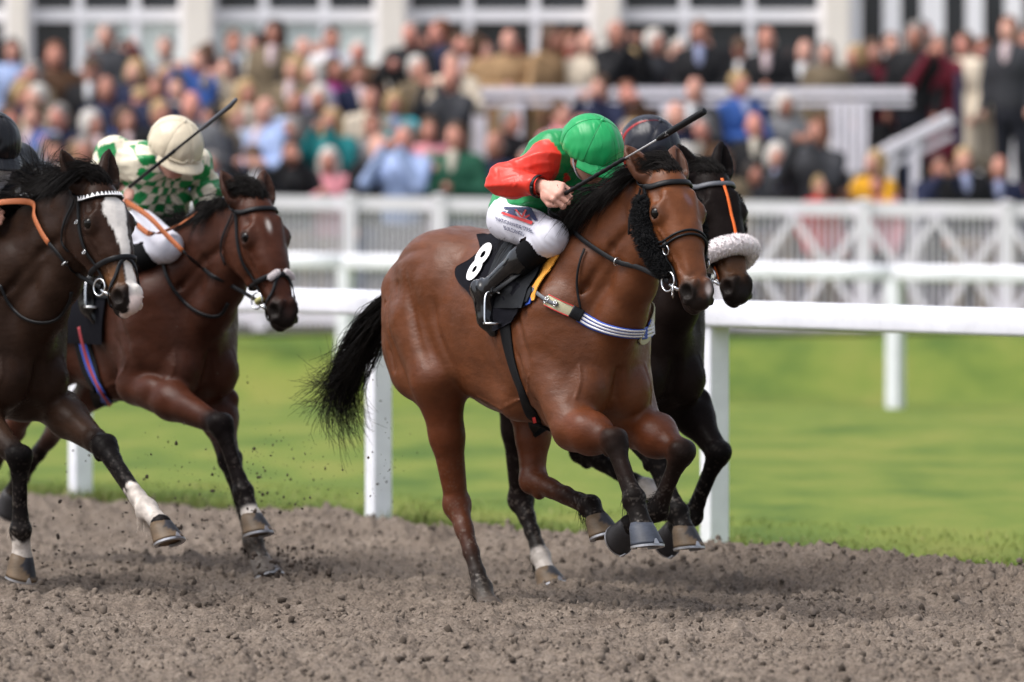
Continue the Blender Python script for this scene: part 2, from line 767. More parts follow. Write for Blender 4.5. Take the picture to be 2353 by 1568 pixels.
L.new(r1.outputs['Color'], mx.inputs[6]); L.new(r2.outputs['Color'], mx.inputs[7])
L.new(mx.outputs[2], Pb.inputs['Base Color'])
Pb.inputs['Roughness'].default_value = .95
Pb.inputs['Specular IOR Level'].default_value = .15
bp = N.new('ShaderNodeBump'); bp.inputs['Strength'].default_value = .7; bp.inputs['Distance'].default_value = .006
L.new(n3.outputs['Fac'], bp.inputs['Height'])
L.new(bp.outputs['Normal'], Pb.inputs['Normal'])

# edge between track and turf: (X, Y) along the rail, right to left
EDGE = np.array([(9.5, 21.0), (4.5, 30.0), (2.3, 33.75), (.67, 36.4), (-1.1, 39.7), (-2.7, 42.5), (-6.5, 48.5), (-14., 59.5)])


def edge_y(x):
    o = np.argsort(EDGE[:, 0])
    return np.interp(x, EDGE[o, 0], EDGE[o, 1])


def edge_dist(X, Y):
    """metres outside (+) or inside (-) the track, measured across the edge"""
    return (Y - edge_y(X)) * .52


def dirt_height(X, Y):
    P = np.stack([X, Y, np.zeros_like(X)], 1)
    h = .030 * vnoise(P, 1.1, 1) + .028 * vnoise(P, 3.1, 2) + .022 * vnoise(P, 8, 3) + .010 * vnoise(P, 21, 4)
    d = edge_dist(X, Y)
    h = h + .085 * np.exp(-((d + .55) / .42) ** 2)                    # low bank thrown up along the edge
    rough = 1 + .6 * np.exp(-((d + .8) / .8) ** 2)
    # crumbs: rounded lumps of several sizes
    for sc, amp, sd in ((11, .012, 21), (21, .017, 31), (38, .016, 41)):
        Q = P * sc
        I = np.floor(Q[:, :2]).astype(np.int64)
        best = np.zeros(len(P))
        for dx in (-1, 0, 1):
            for dy in (-1, 0, 1):
                c0, c1 = I[:, 0] + dx, I[:, 1] + dy
                z = np.zeros_like(c0)
                jx, jy = _hash(c0, c1, z, sd), _hash(c0, c1, z, sd + 1)
                rr = .25 + .45 * _hash(c0, c1, z, sd + 2)
                on = _hash(c0, c1, z, sd + 3) > .45
                q = ((Q[:, 0] - c0 - jx) ** 2 + (Q[:, 1] - c1 - jy) ** 2) / rr ** 2
                best = np.maximum(best, np.where(on, np.sqrt(np.clip(1 - q, 0, 1)) * rr * 1.5, 0))
        h = h + best * amp * rough
    return h - .035


def ground_z(X, Y):
    """turf: level to the far rail, then a bank up to the fence"""
    d = edge_dist(X, Y)
    return sstep(62.6, 67.0, Y) * .50 + .012 * np.sin(X * 1.3 + Y * .4)


rows = np.concatenate([np.arange(24.5, 34, .022), np.arange(34, 44.5, .038)])
ncol = 360
UU, YY = np.meshgrid(np.linspace(-1.18, 1.18, ncol), rows)
XX = UU * (512 / 7500.0 * YY)
Xf, Yf = XX.ravel(), YY.ravel()
Z = dirt_height(Xf, Yf)
d = edge_dist(Xf, Yf)
Z = np.where(d > -.02, np.minimum(Z, -.03), Z)
V = np.stack([Xf, Yf, Z], 1)
nr = len(rows)
i, j = np.meshgrid(np.arange(nr - 1), np.arange(ncol - 1), indexing='ij')
Fq = np.stack([i * ncol + j, i * ncol + j + 1, (i + 1) * ncol + j + 1, (i + 1) * ncol + j], -1).reshape(-1, 4)
okv = d < .35
Fq = Fq[okv[Fq].any(1)]
track = mesh_obj('track', V, Fq, M_dirt, None, True)
tag(track, kind='structure')
# the rest of the track, coarser, out to either side and behind the photographer
gx, gy = np.meshgrid(np.linspace(-60, 60, 121), np.linspace(-40, 75, 116))
Xg, Yg = gx.ravel(), gy.ravel()
Zg = -.075 + .02 * vnoise(np.stack([Xg, Yg, 0 * Xg], 1), .8, 4)
i, j = np.meshgrid(np.arange(115), np.arange(120), indexing='ij')
Fg = np.stack([i * 121 + j, i * 121 + j + 1, (i + 1) * 121 + j + 1, (i + 1) * 121 + j], -1).reshape(-1, 4)
ok = edge_dist(Xg, Yg) < .4
ground = mesh_obj('ground', np.stack([Xg, Yg, Zg], 1), Fg[ok[Fg].any(1)], M_dirt, None, True)
tag(ground, kind='structure')

# turf
M_turf = bpy.data.materials.new('mown_turf')
nt, N, L, Pb = _nodes(M_turf)
tc = N.new('ShaderNodeTexCoord')
mp = N.new('ShaderNodeMapping'); mp.inputs['Scale'].default_value = (1, .35, 1)
L.new(tc.outputs['Object'], mp.inputs['Vector'])
na = N.new('ShaderNodeTexNoise'); na.inputs['Scale'].default_value = 1.1; na.inputs['Detail'].default_value = 5; na.inputs['Roughness'].default_value = .62
nb = N.new('ShaderNodeTexNoise'); nb.inputs['Scale'].default_value = 90; nb.inputs['Detail'].default_value = 4
L.new(mp.outputs['Vector'], na.inputs['Vector']); L.new(tc.outputs['Object'], nb.inputs['Vector'])
ra = N.new('ShaderNodeValToRGB')
ra.color_ramp.elements[0].position = .32; ra.color_ramp.elements[0].color = (.062, .112, .015, 1)
ra.color_ramp.elements[1].position = .72; ra.color_ramp.elements[1].color = (.190, .200, .040, 1)
e = ra.color_ramp.elements.new(.5); e.color = (.125, .170, .025, 1)
L.new(na.outputs['Fac'], ra.inputs['Fac'])
mx = N.new('ShaderNodeMix'); mx.data_type = 'RGBA'; mx.blend_type = 'MULTIPLY'; mx.inputs[0].default_value = 1
rb = N.new('ShaderNodeValToRGB')
rb.color_ramp.elements[0].position = .3; rb.color_ramp.elements[0].color = (.6, .6, .6, 1)
rb.color_ramp.elements[1].position = .7; rb.color_ramp.elements[1].color = (1.2, 1.2, 1.2, 1)
L.new(nb.outputs['Fac'], rb.inputs['Fac'])
L.new(ra.outputs['Color'], mx.inputs[6]); L.new(rb.outputs['Color'], mx.inputs[7])
L.new(mx.outputs[2], Pb.inputs['Base Color'])
Pb.inputs['Roughness'].default_value = .9
Pb.inputs['Specular IOR Level'].default_value = .2
gx, gy = np.meshgrid(np.linspace(-40, 40, 161), np.arange(20, 112, .5))
Xg, Yg = gx.ravel(), gy.ravel()
dd = edge_dist(Xg, Yg)
Yg2 = np.where((dd < 0) & (dd > -.2), edge_y(Xg), Yg)
Zg = ground_z(Xg, Yg2) - .01
nr, nc = gx.shape
i, j = np.meshgrid(np.arange(nr - 1), np.arange(nc - 1), indexing='ij')
Fg = np.stack([i * nc + j, i * nc + j + 1, (i + 1) * nc + j + 1, (i + 1) * nc + j], -1).reshape(-1, 4)
ok = dd > -.2
turf = mesh_obj('turf', np.stack([Xg, Yg2, Zg], 1), Fg[ok[Fg].all(1)], M_turf, None, True)
tag(turf, kind='structure')

# grass blades: dense along the edge of the track, sparser across the lawn
M_blade = mat('grass_blade', attr='Col', rough=.6, spec=.3)
nb_ = 46000
Yb = np.concatenate([np.zeros(30000), 33 + 12 * RNG.random(nb_ - 30000)])
Xb = np.concatenate([-4.2 + 9.2 * RNG.random(30000), (RNG.random(nb_ - 30000) * 2 - 1)])
Xb[30000:] *= .075 * Yb[30000:]
Yb[:30000] = edge_y(Xb[:30000]) + np.abs(RNG.normal(size=30000)) * .9 - .05
dd = edge_dist(Xb, Yb)
ok = (dd > -.03) & (dd < 2.6)
Xb, Yb, dd = Xb[ok], Yb[ok], dd[ok]
nb_ = len(Xb)
hgt = (.012 + .020 * RNG.random(nb_)) * (1 + 2.2 * np.exp(-(dd / .13) ** 2) * (.2 + 1.2 * RNG.random(nb_))) * (1 + .5 * vnoise(np.stack([Xb, Yb, 0 * Xb], 1), 2.2, 8))
o = np.stack([Xb, Yb, ground_z(Xb, Yb) - .012], 1)
ang = RNG.random(nb_) * 6.28
wv = np.stack([np.cos(ang), np.sin(ang), 0 * ang], 1) * (.002 + .0028 * RNG.random(nb_))[:, None]
lean = np.stack([RNG.normal(size=nb_), RNG.normal(size=nb_), 0 * ang], 1) * .30 * hgt[:, None]
mid = o + lean * .35 + np.array([0, 0, 1]) * (hgt * .6)[:, None]
tip = o + lean + np.array([0, 0, 1]) * hgt[:, None]
V = np.stack([o - wv, o + wv, mid + wv * .7, mid - wv * .7, tip], 1).reshape(-1, 3)
b = np.arange(nb_) * 5
Ft = np.concatenate([np.stack([b, b + 1, b + 2], 1), np.stack([b, b + 2, b + 3], 1), np.stack([b + 3, b + 2, b + 4], 1)])
t = RNG.random(nb_)[:, None] * .6 + .4 * (vnoise(o, 1.5, 5)[:, None] * .5 + .5)
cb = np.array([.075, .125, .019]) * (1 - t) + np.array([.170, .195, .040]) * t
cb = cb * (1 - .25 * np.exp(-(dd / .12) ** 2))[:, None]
dry = (RNG.random(nb_) < .06)[:, None]
cb = np.where(dry, np.array([.33, .29, .13]), cb)
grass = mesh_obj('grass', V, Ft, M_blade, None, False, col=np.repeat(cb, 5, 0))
tag(grass, kind='stuff')

# loose crumbs of sand lying on the track
ico = bpy.data.meshes.new('crumb')
_bm = __import__('bmesh').new()
__import__('bmesh').ops.create_icosphere(_bm, subdivisions=1, radius=1)
ICO_V = np.array([v.co[:] for v in _bm.verts])
ICO_F = np.array([[v.index for v in f.verts] for f in _bm.faces])
_bm.free()
bpy.data.meshes.remove(ico)


def clods(name, C, R, seed=0):
    r = np.random.default_rng(seed)
    n = len(C)
    S = np.asarray(R)[:, None, None] * (.45 + 1.0 * r.random((n, 1, 3)))
    V = ICO_V[None] * (1 + .8 * (r.random((n, len(ICO_V), 1)) - .5)) * S
    a = r.random(n) * 6.28
    c, s_ = np.cos(a)[:, None], np.sin(a)[:, None]
    V = np.stack([V[..., 0] * c - V[..., 1] * s_, V[..., 0] * s_ + V[..., 1] * c, V[..., 2]], -1) + np.asarray(C)[:, None, :]
    F = (ICO_F[None] + (np.arange(n) * len(ICO_V))[:, None, None]).reshape(-1, 3)
    return V.reshape(-1, 3), F


OCT_V = np.array([[1, 0, -.3], [-1, 0, -.3], [0, 1, -.3], [0, -1, -.3], [0, 0, 1]], float)
OCT_F = np.array([[0, 2, 4], [2, 1, 4], [1, 3, 4], [3, 0, 4]])      # half buried
M_crumb = mat('sand_crumb', attr='Col', rough=.95, spec=.1, var=.2, vscale=150)


def scatter(n, rmin, rmax, pw, seed, SV, SF, sink):
    r = np.random.default_rng(seed)
    Yc = 25.0 + 19.5 * r.random(n) ** 1.15
    Xc = (r.random(n) * 2 - 1) * .074 * Yc
    d = edge_dist(Xc, Yc)
    clump = .5 + .5 * vnoise(np.stack([Xc, Yc * .6, 0 * Xc], 1), 2.6, 61) + .6 * np.exp(-((d + .6) / .5) ** 2)
    ok = (d < .03) & (r.random(n) < .35 + .75 * clump)
    Xc, Yc = Xc[ok], Yc[ok]
    m = len(Xc)
    R = rmin + (rmax - rmin) * r.random(m) ** pw
    C = np.stack([Xc, Yc, dirt_height(Xc, Yc) + R * sink], 1)
    S = R[:, None, None] * (.75 + .5 * r.random((m, 1, 3)))
    V = SV[None] * (1 + .75 * (r.random((m, len(SV), 1)) - .5)) * S
    a = r.random(m) * 6.28
    c, s_ = np.cos(a)[:, None], np.sin(a)[:, None]
    V = np.stack([V[..., 0] * c - V[..., 1] * s_, V[..., 0] * s_ + V[..., 1] * c, V[..., 2]], -1) + C[:, None, :]
    SF = SF[SV[SF].mean(1)[:, 2] > -.25]      # the buried side is never seen
    F = (SF[None] + (np.arange(m) * len(SV))[:, None, None]).reshape(-1, 3)
    t = r.random(m)[:, None]
    col = np.array([.052, .041, .033]) * (1 - t) + np.array([.200, .163, .134]) * t
    return V.reshape(-1, 3), F, np.repeat(col, len(SV), 0)


A_ = scatter(70000, .0035, .012, 1.7, 3, OCT_V, OCT_F, .25)
B_ = scatter(17000, .005, .019, 2.6, 4, ICO_V, ICO_F, .30)
crumbs = mesh_obj('sand_crumbs', np.vstack([A_[0], B_[0]]), np.vstack([A_[1], B_[1] + len(A_[0])]), M_crumb, None, False, col=np.vstack([A_[2], B_[2]]))
tag(crumbs, kind='stuff')

# ------------------------------------------------------------------ white running rails
M_white = mat('white_plastic_rail', (.72, .73, .79), rough=.35, spec=.5, var=.10, vscale=7, rvar=.1)
M_paint = mat('white_painted_wood', (.82, .78, .85), rough=.55, var=.08, vscale=6)


def running_rail(name, label, posts, tops, hgt, dep, pw, pd, joint=True):
    """posts: (x, y) feet; tops: rail-top heights; a thick round-shouldered rail on square posts"""
    root = thing(name, label, 'rail', None, (*posts[0], 0))
    P = [np.array([x, y, z - hgt / 2]) for (x, y), z in zip(posts, tops)]
    # one smooth run, cut into lengths that butt at the posts
    S = 10
    path = spline(np.array(P), (len(P) - 1) * S + 1)
    T = np.gradient(path, axis=0)
    T /= np.linalg.norm(T, axis=1)[:, None]
    X = np.cross(T, [0, 0, 1.])
    X /= np.linalg.norm(X, axis=1)[:, None]
    Y = np.cross(X, T)
    w, h, r = dep / 2, hgt / 2, min(hgt, dep) * .34
    prof = []
    for cx, cy, a0 in ((w - r, -h + r * .5, -90), (w - r, h - r, 0), (-w + r, h - r, 90), (-w + r, -h + r * .5, 180)):
        rr = r if cy > 0 else r * .5
        for k in range(6):
            a = math.radians(a0 + 18 * k)
            prof.append((cx + (r - rr) * (1 if cx > 0 else -1) + rr * math.cos(a), cy + rr * math.sin(a)))
    prof = np.array(prof)
    n = len(prof)
    for k in range(len(P) - 1):
        idx = np.arange(k * S, (k + 1) * S + 1)
        C_ = path[idx].copy()
        C_[0] += T[idx[0]] * .004
        C_[-1] -= T[idx[-1]] * .004
        V = (C_[:, None, :] + X[idx][:, None, :] * prof[None, :, :1] + Y[idx][:, None, :] * prof[None, :, 1:]).reshape(-1, 3)
        F = [(i * n + j, i * n + (j + 1) % n, (i + 1) * n + (j + 1) % n, (i + 1) * n + j) for i in range(S) for j in range(n)]
        F += [tuple(range(n))[::-1], tuple(range(S * n, (S + 1) * n))]
        mesh_obj('rail', V, F, M_white, root, True)
    for (x, y), z in zip(posts, tops):
        t = unit(np.array([P[1][0] - P[0][0], P[1][1] - P[0][1], 0]))
        R = np.stack([t, np.array([-t[1], t[0], 0]), [0, 0, 1]], 1)
        m = MB()
        g = float(ground_z(np.array([x]), np.array([y]))[0])
        n = np.array([-t[1], t[0], 0])
        m.bar(np.array([x, y, g - .1]) + n * .0, np.array([x, y, z - hgt + .01]), pw, pd, up=t, round_=.012)
        m.build('post', M_white, root, False)
    return root


def rail_pts(l):
    """(photo u of post, distance, photo v of the rail's top) -> posts and tops"""
    posts, tops = [], []
    for u, Y, v in l:
        p = at(u, v, Y)
        posts.append((p[0], p[1])); tops.append(p[2])
    return posts, tops


po, to = rail_pts([(3300, 32.2, 735), (2560, 34.6, 716), (1642, 37.25, 690), (870, 39.6, 668), (185, 42.9, 652), (-520, 46.5, 640), (-1200, 50.5, 632)])
rail_near = running_rail('running_rail', 'thick white plastic running rail right behind the galloping horses', po, to, .132, .16, .112, .112)
po, to = rail_pts([(3300, 59.5, 625), (2057, 61.8, 609), (795, 64.8, 584), (-400, 68., 560)])
to = [min(t_, 1.28) for t_ in to]
rail_far = running_rail('running_rail', 'second white running rail, thinner in view, across the lawn nearer the crowd', po, to, .13, .15, .135, .12)
# ------------------------------------------------------------------ white picket fence in front of the crowd
FY = 67.7
fx = lambda u, Y=FY: (u - PCX) / PF * Y
fz = lambda v, Y=FY: CAM_H - (v - PHY) / PF * Y
fence = thing('picket_fence', 'white picket fence with cross braces at the front of the crowd', 'fence', None, (0, FY, .5))


def shared(name, me_obj, parent, loc, rot=None, scale=None):
    o = me_obj.copy()
    link(o)
    o.name = name
    o.parent = parent
    o.location = loc
    if rot is not None:
        o.rotation_euler = rot
    if scale is not None:
        o.scale = scale
    return o


f_top = lambda u: fz(440 + (u / 2353) * 26)
posts_u = list(range(-640, 1180, 206)) + [1330, 1660, 1985, 2312, 2640, 2960]
us = np.concatenate([np.arange(-900, 1330, 12.6), np.arange(1330, 3200, 15.5)])
pk = None
i_pk = 0
in_view = []
m = MB()
m.box((0, 0, .56), (.022, .018, 1.06))
pk = m.build('picket', M_paint, fence, off=(0, 0, 0))
first = True
rest = MB()
for u in us:
    if min(abs(u - p) for p in posts_u) < 9:
        continue
    x, h = fx(u), f_top(u) - .52
    if -30 < u < 2390:
        if first:
            pk.location = (x, 0, 0)
            pk.scale = (1, 1, h / 1.09)
            first = False
        else:
            shared('picket', pk, fence, (x, 0, 0), scale=(1, 1, h / 1.09))
    else:
        rest.box((x, FY, .5 + .56 * h / 1.09), (.021, .018, 1.06 * h / 1.09))
rp = rest.build('pickets', M_paint, fence)
rp['kind'] = 'stuff'
for a, b in zip(posts_u[:-1], posts_u[1:]):
    for dz_, hh in ((-.075, .13), (-.64, .07), (-1.12, .09)):
        m = MB()
        m.bar((fx(a) + .04, FY - .03, f_top(a) + dz_), (fx(b) - .04, FY - .03, f_top(b) + dz_), .035, hh)
        m.build('fence_rail', M_paint, fence)
    if a >= 1300:
        mid = (a + b) / 2
        for s_, e_ in ((a, mid), (b, mid)):
            for z0, z1 in ((-1.10, -.15), (-.15, -1.10)):
                m = MB()
                y_ = FY - .065 - (.03 if z0 < z1 else 0)
                m.bar((fx(s_), y_, f_top(s_) + z0), (fx(e_), y_, f_top(e_) + z1), .028, .055)
                m.build('brace', M_paint, fence)
for p in posts_u:
    m = MB()
    x, zt = fx(p), f_top(p) + .004
    m.box((x, FY - .02, (zt + .42) / 2), (.125, .125, zt - .42))
    m.add(np.array([[x - .075, FY - .095, zt], [x + .075, FY - .095, zt], [x + .075, FY + .055, zt], [x - .075, FY + .055, zt], [x, FY - .02, zt + .018]]), [(0, 1, 4), (1, 2, 4), (2, 3, 4), (3, 0, 4), (3, 2, 1, 0)])
    m.build('fence_post', M_paint, fence)

# ------------------------------------------------------------------ terracing, deck, plinth
M_conc = mat('concrete_terrace', (.20, .195, .185), rough=.9, var=.18, vscale=2, bump=.2, bscale=30)
M_dark = mat('dark_stained_boarding', (.018, .014, .013), rough=.8, var=.2, vscale=3)
M_brown = mat('red_brown_timber', (.16, .055, .030), rough=.7, var=.2, vscale=4)
ROW_Y0, ROW_D, ROW_Z0, ROW_H = 68.55, .86, .50, .285
XR = fx(1885, 71)
terr = []
for r in range(4):
    m = MB()
    y0 = ROW_Y0 + r * ROW_D
    z = ROW_Z0 + r * ROW_H
    m.box(((-16 + XR) / 2, (y0 + 72.2) / 2, z - .15), (16 + XR, 72.2 - y0, .30 - .002 * r))
    o = m.build('terrace_step', M_conc)
    tag(o, kind='structure')
m = MB()
m.box((0, 75.0, 1.55), (40, 5.4, .14))
tag(m.build('deck', M_conc), kind='structure')
m = MB()
m.box(((XR + 20) / 2, 72.45, 1.0), (20 - XR, .10, .96))
pl = m.build('deck_wall', M_dark)
tag(pl, kind='structure')
m = MB()
m.box(((XR + 20) / 2, 72.36, .66), (20 - XR, .06, .30))
tag(m.build('deck_wall_board', M_brown), kind='structure')
m = MB()
m.box((0, 70.3, .36), (50, 5.0, .25))
tag(m.build('standing_ground', M_conc), kind='structure')

# balustrade along the deck's edge
BY = 72.25
bx, bz = (lambda u: fx(u, BY)), (lambda v: fz(v, BY))
bal = thing('balustrade', 'white timber balustrade along the raised deck behind the front rows', 'railing', None, (bx(1060), BY, 1.62))
m = MB()
m.box(((bx(1060) + bx(2094)) / 2, BY, bz(212)), (bx(2094) - bx(1060), .10, .085))
m.build('handrail', M_paint, bal)
m = MB()
m.box(((bx(1060) + bx(2094)) / 2, BY, bz(238)), (bx(2094) - bx(1060), .06, .05))
m.build('rail', M_paint, bal)
for u0, u1 in ((1066, 1118), (1176, 1202), (1268, 1304), (1395, 1420), (1520, 1545), (1650, 1675), (1780, 1805), (1908, 1922), (1926, 1940), (1944, 1958), (1962, 1976), (1980, 1994)):
    m = MB()
    zb = bz(395) if u0 > 1900 or u0 < 1300 else 1.62
    m.box(((bx(u0) + bx(u1)) / 2, BY - .012, (bz(232) + zb) / 2), (bx(u1) - bx(u0), .09, bz(232) - zb))
    m.build('baluster', M_paint, bal)
# sloping rail of the steps down from the deck
SY = 71.3
st = thing('stair_rail', 'white sloping handrail beside the steps at the right', 'railing', None, (fx(2090, SY), SY, .6))
A, Bq = at(2000, 366, SY), at(2186, 272, SY + .2)
m = MB()
m.bar(A, Bq, .09, .11)
m.build('handrail', M_paint, st)
m = MB()
m.bar(A - np.array([0, 0, .17]), Bq - np.array([0, 0, .17]), .05, .05)
m.build('rail', M_paint, st)
for t in (.12, .55):
    p = A + (Bq - A) * t
    m = MB()
    m.box((p[0], p[1] + .0, (p[2] - .06 + .45) / 2), (.085, .07, p[2] - .06 - .45))
    m.build('baluster', M_paint, st)
for k in range(4):
    m = MB()
    m.box((fx(2100 + 45 * k, 71.9), 71.85, .58 + .14 * k), (.34, .8, .26 + .28 * k))
    tag(m.build('stair_step', M_dark), kind='structure')

# ------------------------------------------------------------------ the pavilion behind
GY = 77.0
gx_, gz_ = (lambda u: fx(u, GY)), (lambda v: fz(v, GY))
M_cream = mat('cream_render', (.86, .80, .72), rough=.8, var=.06, vscale=2)
M_frame = mat('white_window_frame', (.88, .87, .90), rough=.45, var=.04, vscale=3)
M_glass = mat('dark_window_glass', (.030, .034, .040), rough=.06, spec=.9, var=.3, vscale=1.5)
M_sky_pane = mat('painted_sky_pane', (.74, .82, .79), rough=.35, spec=.8, var=.25, vscale=1.2)  # pale colour stands in for bright sky reflected in the glass
M_brick = mat('red_brick', (.22, .085, .055), rough=.85, var=.25, vscale=9)
pav = thing('pavilion', 'cream rendered pavilion with white framed windows behind the crowd', 'building', None, (0, GY, 1.62))
m = MB()
m.box((0, GY + 1.0, 4.0), (34, .3, 5.2))
m.build('wall', M_dark, pav)
m = MB()
m.box((0, GY + .35, 6.0), (34, .9, 1.6))
m.build('fascia', M_cream, pav)
m = MB()
m.box((0, GY + 4.2, 6.93), (36, 9, .25))
m.build('roof', M_conc, pav)
COLS = [(-1360, -1310), (-900, -850), (2960, 3010), (-440, -390), (22, 64), (425, 486), (872, 930), (1364, 1421), (1893, 1948), (2470, 2530)]
for a, b in COLS:
    m = MB()
    m.box(((gx_(a) + gx_(b)) / 2, GY - .12, 3.4), (gx_(b) - gx_(a), .36, 3.6))
    m.build('column', M_cream, pav)
m = MB()
m.box(((gx_(1950) + gx_(1978)) / 2, GY - .05, 3.4), (gx_(1978) - gx_(1950), .22, 3.6))
m.build('door_frame', M_frame, pav)


def bay(u0, u1, mull, sill_v=240, sky_panes=()):
    xs = [u0] + list(mull) + [u1]
    w = .055
    x0, x1 = gx_(u0), gx_(u1)
    win = MB()
    win.box(((x0 + x1) / 2, GY, gz_(36)), (x1 - x0, .10, .125))
    win.box(((x0 + x1) / 2, GY, gz_(sill_v)), (x1 - x0, .12, .09))
    for q_ in mull:
        zb = gz_(sill_v) + .04
        win.box((gx_(q_), GY + .005, (zb + 5.2) / 2), (.085, .085, 5.2 - zb))
    for e_ in (x0 + .03, x1 - .03):
        win.box((e_, GY + .002, (gz_(sill_v) + 5.2) / 2), (.06, .09, 5.2 - gz_(sill_v)))
    o = win.build('window', M_frame, pav)
    for a, b in zip(xs[:-1], xs[1:]):
        for z0, z1, k in ((gz_(sill_v) + .05, gz_(52) - .0, 0), (gz_(21), 5.2, 1)):
            p = MB()
            p.box(((gx_(a) + gx_(b)) / 2, GY + .06, (z0 + z1) / 2), (gx_(b) - gx_(a) - .06, .012, z1 - z0))
            pale = (k == 0 and any(abs((a + b) / 2 - c) < 75 for c in sky_panes))
            p.build('pane', M_sky_pane if pale else M_glass, o)
    br = MB()
    br.box(((x0 + x1) / 2, GY + .02, (1.6 + gz_(sill_v) - .05) / 2), (x1 - x0, .20, gz_(sill_v) - .05 - 1.6))
    br.build('brick_plinth', M_brick, pav)


bay(-390, 22, (-250, -110))
bay(-850, -440, (-715, -580))
bay(-1310, -900, (-1170, -1040))
bay(2530, 2960, (2670, 2810), sill_v=262)
bay(3010, 3440, (3150, 3290), sill_v=262)
bay(64, 425, (182, 312), sky_panes=(245, 368))
bay(486, 872, (607, 745), sky_panes=(545, 676, 810))
bay(930, 1364, (1077, 1230), sill_v=262)
bay(1421, 1893, (1572, 1724), sill_v=262)
for a, b in ((2029, 2069), (2116, 2169), (2219, 2259), (2309, 2349), (2400, 2440)):
    m = MB()
    m.box(((gx_(a) + gx_(b)) / 2, GY, 3.4), (gx_(b) - gx_(a), .12, 3.6))
    d_ = m.build('door_post', M_frame, pav)
for a, b in ((1978, 2029), (2069, 2116), (2169, 2219), (2259, 2309), (2349, 2400)):
    m = MB()
    m.box(((gx_(a) + gx_(b)) / 2, GY + .05, 3.3), (gx_(b) - gx_(a), .012, 3.4))
    m.build('glass_door', M_glass, pav)
pol = thing('post', 'slim navy blue post among the cream coats at the right', 'post', None, (fx(2205, 71.0), 71.0, .48))
m = MB()
m.bar((fx(2205, 71.), 71.0, .48), (fx(2205, 71.), 71.0, fz(165, 71.)), .075, .075, up=(0, 1, 0), round_=.02)
m.build('shaft', mat('navy_paint', (.018, .022, .06), rough=.5), pol)

# flat dark green-brown strip along the foot of the fence
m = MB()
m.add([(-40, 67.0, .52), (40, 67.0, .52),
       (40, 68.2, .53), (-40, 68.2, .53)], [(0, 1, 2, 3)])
tag(m.build('path', mat('dark_green_brown_strip', (.070, .072, .036), rough=.95, var=.3, vscale=3)), kind='structure')
# ------------------------------------------------------------------ the crowd
M_cskin = mat('spectator_skin', objcol=True, rough=.55, spec=.35)
M_ccoat = mat('spectator_coat', objcol=True, rough=.85, spec=.2, var=.15, vscale=9, bump=.2, bscale=30)
M_chair = mat('spectator_hair', objcol=True, rough=.6, spec=.3, var=.25, vscale=25)
POSES = dict(down=((.25, .02, 1.13), (.23, -.10, .90)), folded=((.27, -.03, 1.14), (.05, -.24, 1.17)), raised=((.25, -.20, 1.22), (.07, -.27, 1.52)),
             clasp=((.26, -.03, 1.14), (.06, -.27, 1.00)), clap=((.27, -.10, 1.17), (.05, -.36, 1.30)), wave=((.30, -.06, 1.30), (.26, -.20, 1.62)))


def skinpart(B, pose, head=True):
    B.ell((0, .0, 1.625), (.072, .092, .115), .03)
    B.ell((0, -.045, 1.585), (.058, .058, .080), .03)
    B.cap((0, -.090, 1.625), .010, (0, -.108, 1.590), .014, .015)
    for q_ in (-1, 1):
        B.ell((q_ * .076, .005, 1.61), (.012, .02, .032), .01)
    B.cap((0, .015, 1.40), .060, (0, .0, 1.56), .052, .03)
    e, w = POSES[pose]
    for q_ in (-1, 1):
        ee, ww = np.array(e) * [q_, 1, 1], np.array(w) * [q_, 1, 1]
        d = unit(ww - ee)
        B.cap(ee, .035, ww, .028, .03)
        B.ell(ww + d * .055, (.030, .035, .050), .02)
        B.cap(ww + d * .05, .016, ww + d * .115, .010, .015)
        B.cap(ww + d * .03, .014, ww + d * .07 + np.array([-q_ * .03, -.02, 0]), .010, .01)
        B.cap((q_ * .10, 0, .80), .06, (q_ * .11, 0, .10), .04, .02)
    B.cap((0, .02, .85), .09, (0, .02, 1.35), .10, .05)


def coatpart(B, pose, long=False):
    B.ell((0, .01, 1.30), (.200, .135, .18), .06)
    B.cap((0, .01, 1.28), .145, (0, .01, .95), .150, .06, sc=(1.22, .88, 1))
    B.cap((-.12, .015, 1.425), .065, (.12, .015, 1.425), .065, .05)
    B.cap((0, .03, 1.47), .062, (0, .02, 1.50), .066, .03)
    if long:
        B.cap((0, .01, .95), .150, (0, .01, .55), .175, .06, sc=(1.2, .95, 1))
    e, w = POSES[pose]
    for q_ in (-1, 1):
        ee, ww = np.array(e) * [q_, 1, 1], np.array(w) * [q_, 1, 1]
        B.cap((q_ * .185, .015, 1.41), .068, ee, .056, .04)
        B.cap(ee, .056, ww, .045, .035)


def shirtpart(B):
    B.ell((0, -.098, 1.38), (.042, .045, .13), .02)
    B.ell((0, -.070, 1.47), (.055, .035, .04), .02)


def legpart(B):
    B.cap((0, .01, .92), .135, (0, .01, .84), .135, .05, sc=(1.2, .9, 1))
    for q_ in (-1, 1):
        B.cap((q_ * .09, .01, .86), .085, (q_ * .10, .0, .48), .062, .04)
        B.cap((q_ * .10, .0, .48), .060, (q_ * .11, .01, .08), .045, .03)
        B.cap((q_ * .11, .02, .05), .045, (q_ * .115, -.13, .04), .038, .03)


